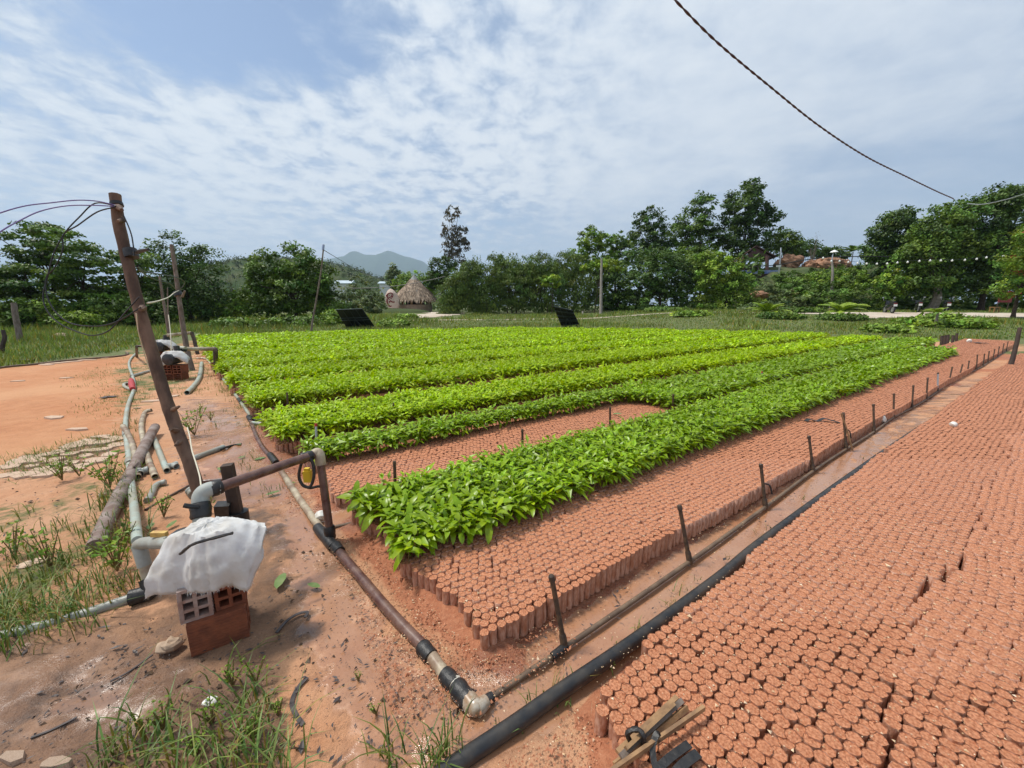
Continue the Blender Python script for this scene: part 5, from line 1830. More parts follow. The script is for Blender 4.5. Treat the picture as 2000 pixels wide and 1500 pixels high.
for lab, (ut, vt), (ub, vb), m in (
        ('dark riser stub behind the near end of the front seedling row', (772, 928), (773, 985), 'riser'),
        ('dark riser stub half way along the bare oblong', (1020, 870), (1021, 905), 'riser'),
        ('dark riser stub near the far end of the bare oblong', (1190, 827), (1191, 850), 'riser'),
        ('dark riser stub where the bare oblong meets the seedlings', (1313, 795), (1313, 818), 'riser'),
        ('pale grey riser with orange nozzle at the left end of the second bed', (617, 828), (620, 905), 'metal_grey'),
        ('dark riser at the left end of the third bed', (561, 770), (563, 815), 'riser'),
        ('dark riser between the second and third bed', (770, 805), (771, 840), 'riser'),
        ('grey riser standing in the second trench far along', (1487, 738), (1487, 762), 'metal_grey')):
    b = G(ub, vb, 0.0)
    t = depth_of(b)
    a = P(ut, vt, t)
    a.z = max(a.z, 0.33)
    root = empty('sprinkler_riser', tuple(b), lab, 'sprinkler', GRT)
    MB().tube([b, a], 0.012, 10).build('riser_tube', m, root)
    MB().tube([b.lerp(a, 0.94), a + Vector((0, 0, 0.006))], [0.0145, 0.012], 10).build('nozzle', 'flower_red' if m == 'metal_grey' else 'riser', root)
for i, (ut, vt, ub, vb) in enumerate(((1840, 656, 1838, 676), (1846, 655, 1845, 675), (1852, 654, 1850, 674), (1862, 655, 1860, 672), (1869, 651, 1868, 668))):
    b = G(ub, vb, 0.0)
    a = P(ut, vt, depth_of(b))
    root = empty('sprinkler_riser', tuple(b), 'dark stake of the far row-end cluster, %s from the left' % ORD[i], 'sprinkler', GRT)
    MB().tube([b, a], 0.045, 8).build('riser_tube', 'wood_dark', root)
pipe('trench_pipe', 'dark pipe end lying in the trench behind the front seedling row', [(652, 1030), (690, 1022), (740, 1008), (800, 990)], 0.014, 'thin_hose')

hose, hp = pipe('black_hose', 'thick black hose lying along the edge of the lower right bed', [(780, 1580), (880, 1500), (990, 1425), (1100, 1347), (1230, 1258), (1350, 1170), (1420, 1116), (1480, 1065), (1600, 975), (1680, 917), (1750, 868), (1800, 834)], 0.029, 'hose_black', 'hose', seg=18)

# left-hand pipes
GP = 'loose plastic pipes on the left'
lg, _ = pipe('plastic_pipe', 'long grey-green pipe snaking from the far clearing to the front valve', [(268, 1056, 0.22), (263, 1000, 0.10), (257, 950, 0.01), (250, 880), (245, 832), (250, 792), (262, 757), (259, 735), (252, 713), (256, 700), (270, 686)], 0.025, 'pvc_green', group=GP, seg=14)
for i, (p, q) in enumerate((((247, 850), (246, 842)), ((259, 762), (262, 754)), ((254, 905), (253, 898)))):
    collar(lg, G(*p, 0.03), G(*q, 0.03), 0.036, 'pvc', 'coupling', seed=i)
pipe('plastic_pipe', 'short stained pipe leaning across the long grey-green one', [(240, 832, 0.05), (252, 852, 0.02), (262, 882), (269, 932)], 0.026, 'pvc_stained', group=GP, open_=True)
pipe('plastic_pipe', 'curved brownish pipe ending beside the fallen log', [(296, 801, 0.02), (283, 806), (276, 830), (280, 862), (289, 897), (303, 931)], 0.026, 'pvc_stained', group=GP, open_=True)
pipe('plastic_pipe', 'straight pale blue-grey pipe pointing at the camera', [(299, 852), (312, 885), (326, 919)], 0.025, 'pvc_green', group=GP, open_=True, smooth=False)
pipe('plastic_pipe', 'grey stub of pipe curving behind the middle pump', [(365, 767), (378, 754), (390, 735), (394, 709)], 0.040, 'pvc_green', group=GP, open_=True)
pipe('plastic_pipe', 'grey pipe with a black rag end right of the leaning pole', [(372, 897), (405, 885), (437, 873)], 0.026, 'pvc', group=GP, smooth=False)
pipe('rag_strip', 'black rubber rag tied to the grey pipe right of the leaning pole', [(432, 878, 0.02), (440, 874, 0.02), (455, 870), (472, 867)], 0.012, 'rubber', cat='rag')
pipe('plastic_pipe', 'pale pipe joining the middle pump to the long pipe', [(256, 735), (280, 728), (305, 721), (330, 707, 0.25)], 0.030, 'pvc', group=GP)
pipe('plastic_pipe', 'white bent pipe beside the red valve', [(262, 763), (245, 756), (243, 750), (256, 748)], 0.026, 'pvc_green', group=GP)
rv = MB().tube([G(256, 742, 0.05), G(257, 750, 0.06), G(259, 760, 0.05)], [0.04, 0.05, 0.04], 10).build('valve', 'flower_red', origin=tuple(G(257, 752)))
tag(rv, 'red valve body on the long grey-green pipe', 'valve')
pipe('ground_hose', 'thin dark hose curving along the edge of the orange clearing', [(-200, 752), (0, 718), (60, 712), (130, 704), (190, 699), (235, 695), (250, 691), (246, 688)], 0.024, 'thin_hose', 'hose')


def fitting(label, px, r, m='pvc', tee=None, group='loose pipe fittings'):
    root, sm = pipe('pipe_fitting', label, px, r, m, 'pipe fitting', group, 14, True)
    for i in (0, -1):
        d = (sm[1] - sm[0]) if i == 0 else (sm[-2] - sm[-1])
        collar(root, sm[i] + d.normalized() * 0.002, sm[i] + d.normalized() * 0.03, r * 1.18, m, 'socket')
    if tee:
        a, b = G(*tee[0], r), G(*tee[1], r)
        MB().hollow_tube([a, b], r, 0.16, 14).build('branch', m, root)


fitting('grey tee fitting lying left of the fan of pipes', [(268, 922), (290, 918)], 0.030, tee=((273, 921), (273, 926)))
fitting('grey tee fitting lying right of the fan of pipes', [(326, 912), (347, 906)], 0.026, tee=((337, 909), (345, 911)))
fitting('grey elbow fitting with a pipe tail below the fan of pipes', [(324, 942), (312, 944), (303, 950), (296, 965), (288, 978)], 0.022)
fitting('grey collar ring beside the foot of the leaning pole', [(372, 958), (378, 966)], 0.030)

log, _ = pipe('fallen_log', 'long bark-covered log lying across the loose pipes', [(186, 1068), (212, 1010), (238, 958), (262, 912), (285, 866, 0.02), (303, 834, 0.04)], 0.046, 'log_bark', 'log', seg=12)
MB().tube([G(262, 912, 0.09), G(270, 903, 0.12)], [0.018, 0.012], 7).build('knot', 'log_bark', log)
pipe('long_stick', 'thin dark rod lying on the mud left of the front pump elbow', [(284, 996), (330, 970), (376, 945)], 0.010, 'riser', 'stick', smooth=False)
pipe('long_stick', 'reddish stick lying behind the short post', [(392, 941), (440, 936), (500, 932)], 0.014, 'pvc_brown', 'stick', smooth=False)


# ------------------------------------------------------------------ bricks and pumps
def hollow_brick(label, center, ex, w, h, l, m, ends='front', group='hollow bricks under the pumps', ribs=True, tilt=0.0):
    """six-hole brick: w across, h up, l deep; holes look along -ey"""
    ex = Vector(ex).normalized()
    ez = Vector((0, 0, 1))
    ey = ez.cross(ex)
    rot = Matrix((ex, ey, ez)).transposed()
    rot = rot @ Matrix.Rotation(tilt, 3, 'Y')
    root = empty('hollow_brick', tuple(center), label, 'brick', group)
    c = Vector((0, 0, 0))
    mb = MB()

    def bx(x, y, z, sx, sy, sz):
        mb.box(rot @ Vector((x, y, z)), (sx, sy, sz), rot)
    dep = min(0.10, l * 0.45)
    bx(0, dep / 2, h / 2, w, l - dep, h)
    tw = 0.014
    y0 = -l / 2 + dep / 2
    for x in (-w / 2 + tw / 2, 0, w / 2 - tw / 2):
        bx(x, y0, h / 2, tw, dep, h)
    cw = (w - 3 * tw) / 2
    for k in range(4):
        z = tw / 2 + k * (h - tw) / 3
        for s in (-1, 1):
            bx(s * (tw / 2 + cw / 2), y0 + 0.0008, z, cw, dep - 0.0016, tw)
    mb.build('body', m, root, smooth=False, origin=(0, 0, 0))
    if ribs:
        rb = MB()
        for k in range(9):
            z = h * (0.08 + 0.84 * k / 8)
            for s in (-1, 1):
                rb.box(rot @ Vector((s * (w / 2 + 0.0012), 0, z)), (0.0024, l * 0.995, h * 0.05), rot)
        rb.build('ribs', m, root, smooth=False, origin=(0, 0, 0))
    return root


A_, B_ = G(374, 1284), G(488, 1243)
e1 = (B_ - A_).normalized()
e2 = Vector((-e1.y, e1.x, 0))
BL = (B_ - A_).length
bw, bh = 0.105, 0.155
mid = (A_ + B_) / 2
hollow_brick('red hollow brick lying lengthwise at the front of the front pump stand', mid + e2 * (bw / 2), e2, bw, bh, BL, 'brick_red')
hollow_brick('red hollow brick lying lengthwise at the back of the front pump stand', mid + e2 * (bw * 1.5 + 0.035) - e1 * 0.03, e2, bw, bh, BL, 'brick_red')
top1 = mid + e2 * 0.11 + Vector((0, 0, bh + 0.002))
hollow_brick('pale grey hollow brick, left one on top of the front pump stand', top1 - e1 * 0.072, e1 + e2 * 0.05, 0.112, 0.155, BL * 0.86, 'brick_pale', tilt=0.03)
hollow_brick('red hollow brick, right one on top of the front pump stand', top1 + e1 * 0.052 + e2 * 0.015, e1 + e2 * 0.02, 0.112, 0.155, BL * 0.86, 'brick_red')

pc = mid + e2 * 0.12 + Vector((0, 0, 2 * bh))
pump = empty('water_pump', tuple(pc), 'electric water pump wrapped in cloth on the front brick stand', 'pump')
MB().tube([pc + Vector((-0.12, 0.02, 0.085)), pc + Vector((0.10, 0.0, 0.085))], 0.075, 16).build('motor', 'motor', pump)
MB().tube([pc + Vector((-0.17, 0.03, 0.10)), pc + Vector((-0.115, 0.02, 0.10))], [0.085, 0.095], 16).build('pump_housing', 'motor', pump)
MB().box(pc + Vector((0, 0.01, 0.006)), (0.24, 0.12, 0.012)).build('base_plate', 'motor', pump)


def cloth_cover(name, label, c, rim, top, seed, na=110, nr=22, fold=0.012, fringe=True, group='cloths over the pumps'):
    """sack cloth draped over a pump: rim = outline points (x, y, z) about the centre c"""
    rng = random.Random(seed)
    ang = [math.atan2(p[1], p[0]) for p in rim]
    order = sorted(range(len(rim)), key=lambda i: ang[i])
    aa = np.array([ang[i] for i in order])
    rr = np.array([math.hypot(rim[i][0], rim[i][1]) for i in order])
    zz = np.array([rim[i][2] for i in order])
    aa3 = np.r_[aa - 2 * math.pi, aa, aa + 2 * math.pi]
    rr3, zz3 = np.tile(rr, 3), np.tile(zz, 3)
    th = np.linspace(-math.pi, math.pi, na, endpoint=False)
    V = [(0, 0.0, top)]
    ph = [rng.uniform(0, 6.28) for _ in range(4)]
    for j in range(1, nr + 1):
        w = j / nr
        for t in th:
            R = np.interp(t, aa3, rr3) * (1 + 0.02 * math.sin(23 * t + ph[3]) * w)
            zr = np.interp(t, aa3, zz3)
            f = w * w
            prof = min(1.0, w * 1.25) ** 0.9
            z = top + (zr - top) * (0.12 * w + 0.88 * max(0.0, (w - 0.34) / 0.66) ** 0.95)
            r = R * (0.62 * prof + 0.38 * math.sin(prof * math.pi / 2))
            r += fold * 0.8 * f * (0.5 - abs(math.sin(8.5 * t + ph[2] + w))) + fold * f * (math.sin(5 * t + ph[0]) + 0.7 * math.sin(9 * t + ph[1]) + 0.5 * math.sin(15 * t + ph[2]))
            z += fold * 0.8 * w * math.sin(7 * t + ph[1] + 2.5 * w) - fold * 0.5 * abs(math.sin(6 * t + 7 * w + ph[0])) + 0.004 * math.sin(31 * w + 4 * t)
            V.append((r * math.cos(t), r * math.sin(t), z))
    F = [(0, 1 + k, 1 + (k + 1) % na) for k in range(na)]
    for j in range(nr - 1):
        for k in range(na):
            a, b = 1 + j * na + k, 1 + j * na + (k + 1) % na
            F.append((a, a + na, b + na, b))
    V = [(x + 0.02 * min(0.15, math.hypot(x, y)) * rng.uniform(-1, 1), y + 0.02 * min(0.15, math.hypot(x, y)) * rng.uniform(-1, 1), z + 0.0015 * rng.uniform(-1, 1)) for x, y, z in V]
    root = empty(name, tuple(c), label, 'cloth', group)
    mb = MB()
    mb.add(V, F)
    me = mb.mesh('sheet', True)
    me.materials.append(MATS['cloth'])
    o = link('sheet', me, None, root)
    md = o.modifiers.new('thickness', 'SOLIDIFY')
    md.thickness = 0.0012
    if fringe:
        fb = MB()
        o0 = 1 + (nr - 1) * na
        for k in range(na):
            for q in range(3):
                w = rng.random()
                p = Vector(V[o0 + k]).lerp(Vector(V[o0 + (k + 1) % na]), w)
                d = Vector((p.x, p.y, 0)).normalized() * rng.uniform(-0.003, 0.008) + Vector((rng.uniform(-0.004, 0.004), rng.uniform(-0.004, 0.004), -rng.uniform(0.004, 0.016)))
                s = Vector((-p.y, p.x, 0)).normalized() * 0.0007
                fb.add([p - s, p + s, p + d], [(0, 1, 2)])
        fb.build('fringe', 'cloth', root, origin=(0, 0, 0))
    return root


rim = [(x * 0.94 + 0.03, y, z) for x, y, z in [(-0.27, -0.11, -0.055), (-0.20, -0.04, 0.05), (-0.19, 0.05, 0.11), (-0.13, 0.11, 0.12), (0.0, 0.12, 0.12), (0.12, 0.11, 0.15), (0.215, 0.05, 0.165), (0.205, -0.02, 0.08), (0.185, -0.08, -0.04), (0.13, -0.105, -0.005),
       (0.05, -0.125, 0.0), (-0.06, -0.13, -0.01), (-0.14, -0.13, -0.01), (-0.20, -0.13, -0.03)]]
cl = cloth_cover('pump_cloth', 'frayed white sack cloth tied over the front pump', tuple(pc), rim, 0.235, 3, fold=0.009)
MB().tube(curve_pts([P(352, 1082, 1.60), P(375, 1064, 1.575), P(410, 1053, 1.57), P(455, 1041, 1.59)], 6), 0.006, 6, wob=0.2).build('rubber_string', 'rubber', cl)

# outlet: standpipe, elbow and cross pipe to the main pipe
outl = empty('outlet_pipe', tuple(G(395, 1060)), 'grey elbow and brown cross pipe from the front pump to the main pipe', 'pipe')
el0, el1 = P(394, 1040, 1.86), P(392, 990, 1.90)
far = P(612, 888, 2.46)
cr0 = P(428, 952, 1.96)
MB().tube([el0, el1], 0.034, 14).build('standpipe', 'pvc', outl)
MB().tube([P(394, 1025, 1.87), P(393, 1018, 1.875)], 0.042, 14).build('union_ring', 'pvc', outl)
el = curve_pts([el1, P(393, 968, 1.91), P(405, 957, 1.925), cr0], 6)
MB().tube(el, 0.037, 14).build('elbow', 'pvc', outl)
collar(outl, P(393, 1012, 1.88), P(392, 982, 1.90), 0.042, seed=20)
collar(outl, P(410, 957, 1.93), P(432, 949, 1.97), 0.040, seed=21)
MB().tube([P(388, 990, 1.86), P(372, 989, 1.83), P(359, 987, 1.82)], [0.010, 0.012, 0.011], 6).build('tape_tail', 'rubber', outl)
MB().tube([cr0, far], 0.0265, 14).build('cross_pipe', 'pvc_brown', outl)
collar(outl, P(588, 896, 2.40), P(610, 889, 2.45), 0.034, seed=22)
rb_ = G(646, 1052, 0.03)
rt_ = P(624, 888, depth_of(rb_) - 0.03)
MB().tube(curve_pts([far, P(620, 884, 2.48), rt_ + Vector((0, 0, -0.01)), rt_.lerp(rb_, 0.12)], 5), 0.031, 14).build('corner_elbow', 'pvc_stained', outl)
MB().tube([rt_.lerp(rb_, 0.1), rb_], 0.0245, 14).build('down_pipe', 'pvc_brown', outl)
collar(outl, rt_.lerp(rb_, 0.85), rb_, 0.034, seed=23)
st = empty('rubber_strap', tuple(P(600, 955, 2.42)), 'black rubber strap looped over the cross pipe end', 'strap')
MB().tube(curve_pts([P(598, 890, 2.40), P(589, 905, 2.39), P(584, 930, 2.40), P(592, 948, 2.41), P(606, 950, 2.42), P(613, 930, 2.42), P(611, 905, 2.42), P(600, 888, 2.41)], 6), 0.0095, 6).build('loop', 'rubber', st)
MB().tube(curve_pts([P(592, 948, 2.41), P(606, 953, 2.44), P(622, 950, 2.47), P(636, 953, 2.49)], 5), 0.009, 6).build('tail', 'rubber', st)
yb = P(601, 930, 2.47)
o = MB().box(yb, (0.045, 0.03, 0.075)).box(yb + Vector((0, 0, 0.046)), (0.03, 0.022, 0.018)).build('yellow_box', 'yellow_plastic', origin=tuple(yb))
tag(o, 'small yellow plastic box hanging inside the rubber strap', 'box')

# inlet with valve and the buried pipe on the left
inl = empty('inlet_pipe', tuple(G(292, 1150)), 'grey inlet pipe with yellow-handled valve left of the front pump', 'pipe')
tz = depth_of(G(290, 1150, 0.05))
pE = P(272, 1064, tz)
MB().tube(curve_pts([P(283, 1105, tz), P(275, 1078, tz), pE, P(288, 1060, tz - 0.03), P(305, 1060, tz - 0.05)], 5), 0.030, 14).build('elbow', 'pvc', inl)
MB().tube([P(300, 1060, tz - 0.05), P(372, 1064, tz - 0.20)], 0.024, 14).build('cross_pipe', 'pvc', inl)
collar(inl, P(300, 1060, tz - 0.05), P(326, 1060, tz - 0.09), 0.031, 'pvc', 'valve_body', lumps=0.02)
collar(inl, P(334, 1061, tz - 0.11), P(340, 1061, tz - 0.12), 0.029, 'pvc', 'union_ring', lumps=0.01)
MB().box(P(311, 1043, tz - 0.07), (0.075, 0.022, 0.024)).build('valve_handle', 'valve_yellow', inl)
MB().tube([P(311, 1058, tz - 0.07), P(311, 1045, tz - 0.07)], 0.008, 8).build('valve_stem', 'pvc', inl)
MB().tube([P(281, 1095, tz), P(292, 1140, tz)], 0.026, 14).build('down_pipe', 'pvc_stained', inl)
MB().tube(curve_pts([P(290, 1128, tz), G(296, 1152, 0.05), G(280, 1160, 0.04), G(255, 1168, 0.035)], 5), 0.040, 14, wob=0.04).build('black_elbow', 'rubber', inl)
MB().tube(curve_pts(on_ground([(258, 1168), (215, 1182), (180, 1194), (90, 1221), (0, 1243), (-140, 1280)], 0.012), 5), 0.024, 14).build('ground_pipe', 'pvc', inl)

# the short post with a taped box
pb = G(471, 1040)
post = empty('short_post', tuple(pb), 'short dark squared post with a black taped box behind the front pump', 'post')
pt = over(pb, 907) + Vector((-0.02, 0, 0))
dz = pt.z
mb = MB()
mb.box(pb + Vector((-0.012, 0, dz / 2 - 0.05)), (0.066, 0.058, dz + 0.1), Euler((0.0, -0.035, 0.3)).to_matrix(), 0.94)
mb.build('stake', 'wood_dark', post, smooth=False)
q = over(pb, 990)
MB().box(q + Vector((-0.055, -0.05, 0.0)), (0.075, 0.06, 0.105), Euler((0.1, 0.1, 0.3)).to_matrix(), 1.1).build('switch_box', 'rubber', post, smooth=False)
q = over(pb, 1012)
MB().tube([q + Vector((0.0, 0, -0.06)), q + Vector((0, 0, 0.05))], 0.055, 10, wob=0.1).build('tape_wrap', 'rubber', post)


def far_pump(label, u, v, size, seed, clothy=True, bricks=True):
    """smaller pumps up the line: motor, outlet elbow, bricks, cloth"""
    b = G(u, v)
    s = size
    if bricks:
        hollow_brick('hollow brick flat under the %s' % label, b + Vector((0, 0, 0)), (1, 0.1, 0), 0.30 * s, 0.13 * s, 0.20 * s, 'brick_red', ribs=False, group='bricks under the far pumps')
        for k in (-1, 1):
            hollow_brick('%s upper hollow brick under the %s' % ('left' if k < 0 else 'right', label), b + Vector((k * 0.095 * s, 0, 0.132 * s)), (1, 0.1, 0), 0.155 * s, 0.16 * s, 0.2 * s, 'brick_red', ribs=False, group='bricks under the far pumps')
    z0 = 0.295 * s if bricks else 0.0
    c = b + Vector((0, 0, z0))
    root = empty('water_pump', tuple(c), 'black-motored %s' % label, 'pump')
    MB().tube([c + Vector((0.02 * s, -0.17 * s, 0.12 * s)), c + Vector((0, 0.12 * s, 0.12 * s))], 0.105 * s, 18).build('motor', 'motor', root)
    MB().tube([c + Vector((0.02 * s, -0.185 * s, 0.12 * s)), c + Vector((0.02 * s, -0.168 * s, 0.12 * s))], [0.085 * s, 0.11 * s], 18).build('fan_cover', 'motor', root)
    MB().tube([c + Vector((0, 0.1 * s, 0.1 * s)), c + Vector((0, 0.1 * s, 0.36 * s))], 0.05 * s, 10).build('standpipe', 'motor', root)
    if clothy:
        cloth_cover('pump_cloth', 'white cloth draped over the %s' % label, tuple(c), [(-0.27 * s, -0.10 * s, -0.05 * s), (-0.22 * s, 0.1 * s, 0.05 * s), (0, 0.2 * s, 0.12 * s), (0.22 * s, 0.1 * s, 0.08 * s), (0.28 * s, -0.04 * s, 0.04 * s), (0.15 * s, -0.10 * s, 0.14 * s), (0.02 * s, -0.12 * s, 0.18 * s), (-0.10 * s, -0.12 * s, 0.0)], 0.27 * s, seed, 60, 12, 0.012 * s, False)
    return c


c2 = far_pump('middle water pump', 347, 741, 1.05, 11)
t2 = depth_of(c2) + 0.15
o2 = empty('outlet_pipe', tuple(G(424, 726)), 'elbow, cross pipe and black down pipe of the middle pump', 'pipe')
MB().tube(curve_pts([P(345, 696, t2), P(345, 684, t2), P(352, 681, t2), P(362, 682, t2)], 5), 0.055, 12).build('elbow', 'pvc_green', o2)
MB().tube([P(352, 681.5, t2), P(418, 681.5, t2 + 0.5)], 0.042, 12).build('cross_pipe', 'pvc_stained', o2)
MB().tube(curve_pts([P(414, 681.5, t2 + 0.5), P(420, 682, t2 + 0.5), P(421, 690, t2 + 0.5), G(422, 727, 0.03)], 4), 0.046, 12).build('down_pipe', 'riser', o2)
MB().tube([P(357, 682, t2), P(362, 682, t2)], 0.055, 12).build('tape_wrap', 'rubber', o2)
c3 = far_pump('far water pump', 326, 712, 1.15, 12)
t3 = depth_of(c3)
o3 = empty('outlet_pipe', tuple(G(386, 700)), 'thin cross pipe and down pipe of the far pump', 'pipe')
MB().tube([P(326, 676, t3), P(326, 662, t3)], 0.09, 12).build('standpipe', 'motor', o3)
MB().tube([P(326, 655, t3), P(372, 650, t3 + 0.6)], 0.04, 10).build('cross_pipe', 'pvc_stained', o3)
MB().tube([P(374, 649, t3 + 0.6), P(379, 662, t3 + 0.6), P(386, 692, t3 + 0.6)], 0.045, 10).build('down_pipe', 'riser', o3)
o4 = empty('tap_pipe', tuple(G(267, 697)), 'thin standpipe bending right behind the leaning pole', 'pipe')
MB().tube(curve_pts([G(267, 697), P(267, 680, 10.2), P(268, 676, 10.2), P(280, 676.5, 10.2), P(300, 677, 10.2)], 4), 0.03, 8).build('tube', 'riser', o4)

# ------------------------------------------------------------------ background structures
def blob(mb, c, rad, seed, rough=0.22, nu=18, nv=11, freq=1.6, flat=0.0):
    """weathered boulder"""
    vs, fs = [], []
    c = Vector(c)
    for j in range(nv + 1):
        ph = math.pi * j / nv
        for i in range(nu):
            th = 2 * math.pi * i / nu
            d = Vector((math.sin(ph) * math.cos(th), math.sin(ph) * math.sin(th), math.cos(ph)))
            k = float(fbm(np.array([d.x * freq + d.z * 1.3 + 7 + seed]), np.array([d.y * freq - d.z * 0.9 + 3]), seed, 4)[0]) - 0.5
            k += 0.6 * (float(vnoise(np.array([d.x * 4 + seed]), np.array([d.y * 4 + d.z * 4]), seed)[0]) - 0.5) * 0.5
            q = d * (1 + rough * 2 * k)
            vs.append(c + Vector((q.x * rad[0], q.y * rad[1], max(q.z, -1 + flat) * rad[2])))
    for j in range(nv):
        for i in range(nu):
            a, b = j * nu + i, j * nu + (i + 1) % nu
            fs.append((a, a + nu, b + nu, b))
    return mb.add(vs, fs)


def bank():
    c = P(1575, 560, 62)
    xs = np.linspace(-30, 30, 44)
    ys = np.linspace(-17, 17, 26)
    X, Y = np.meshgrid(xs, ys)
    X, Y = X.ravel() + c.x, Y.ravel() + c.y
    g = np.exp(-((X - c.x) / 15) ** 4 - ((Y - c.y) / 9.5) ** 4)
    Z = terrain(X, Y) - 0.3 + g * (6.6 + 2.2 * (fbm(X * 0.3, Y * 0.3, 6, 3) - 0.5))
    n = len(xs)
    i = np.arange((len(ys) - 1) * (n - 1))
    a = (i // (n - 1)) * n + i % (n - 1)
    o = link('earth_bank', np_mesh('earth_bank', np.stack([X, Y, Z], -1), np.stack([a, a + 1, a + n + 1, a + n], -1), ['earth_bank'], smooth=True))
    tag(o, kind='structure')


bank()
GK = 'orange rocks on the bank'
for i, (u, v, hw, hh, t, lb) in enumerate(((1540, 508, 22, 16, 60, 'orange-brown rock mass right behind the pavilion'), (1590, 514, 20, 12, 59, 'tan rock between the mast and the lamp pole'),
                                           (1620, 510, 24, 14, 58, 'biggest orange rock left of the lamp pole'), (1645, 512, 16, 11, 58, 'rounded orange rock right of the lamp pole'),
                                           (1570, 526, 12, 7, 57, 'small pale rock below the other orange rocks'), (1485, 568, 16, 8, 46, 'grey-brown rock pile below the pavilion'))):
    p = P(u, v, t)
    mb = MB()
    blob(mb, p + Vector((0, 0, -0.5)), (mpx(hw, t), mpx(hw, t) * 0.8, mpx(hh, t) * 0.95), 10 + i, 0.42, 30, 18, 3.4)
    tag(mb.build('boulder', 'rock_orange', origin=(p.x, p.y, p.z - mpx(hh, t)), smooth=False), lb, 'rock', GK)


def pavilion():
    t = 57.0
    b = P(1480, 548, t)
    root = empty('pavilion', tuple(b), 'open brown-roofed pavilion with blue tarp rail on the bank', 'pavilion')
    apx, le, re = P(1478, 479, t), P(1438, 508, t), P(1517, 500, t)
    back = Vector((2.5, 7.0, 0.0))
    th = Vector((0, 0, -0.16))
    for nm, e in (('roof_slope', le), ('roof_slope', re)):
        vs = [apx, e, e + back, apx + back]
        mb = MB()
        mb.add(vs + [v + th for v in vs], [(0, 1, 2, 3), (7, 6, 5, 4), (0, 4, 5, 1), (1, 5, 6, 2), (2, 6, 7, 3), (3, 7, 4, 0)])
        mb.build(nm, 'roof_brown', root, smooth=False)
    g = Vector((0.1, 0.25, -0.2))
    MB().add([apx + g, le + g + Vector((0.6, 0, 0)), re + g - Vector((0.6, 0, 0)), apx + g + Vector((0, .1, 0)), le + g + Vector((0.6, .1, 0)), re + g + Vector((-0.6, .1, 0))], [(0, 1, 2), (5, 4, 3), (0, 2, 5, 3), (1, 0, 3, 4), (2, 1, 4, 5)]).build('gable_board', 'roof_brown', root, smooth=False)
    for off in (Vector((0, 0, 0)), back * 0.85):
        for u in (1452, 1498):
            p0, p1 = P(u, 556, t) + off, P(u, 500, t) + off
            MB().tube([p0, p1], 0.24 if u == 1498 else 0.16, 8).build('post', 'roof_brown', root)
    for a, c, nm, m, z0, z1 in (((1440, 1516), 0, 'tarp_rail', 'tarp_blue', 528, 535), ((1440, 1514), 0.05, 'parapet', 'wall_maroon', 535, 556)):
        p0, p1 = P(a[0], z1, t), P(a[1], z0, t)
        MB().box(((p0.x + p1.x) / 2, p0.y - 0.2 + c, (p0.z + p1.z) / 2), (abs(p1.x - p0.x), 0.15, abs(p1.z - p0.z) - 0.01)).build(nm, m, root, smooth=False)
    p0, p1 = P(1446, 506, t) + back, P(1512, 548, t) + back
    MB().box(((p0.x + p1.x) / 2, p0.y, (p0.z + p1.z) / 2), (p1.x - p0.x, 0.1, abs(p0.z - p1.z))).build('back_wall', 'wall_stone', root, smooth=False)


pavilion()


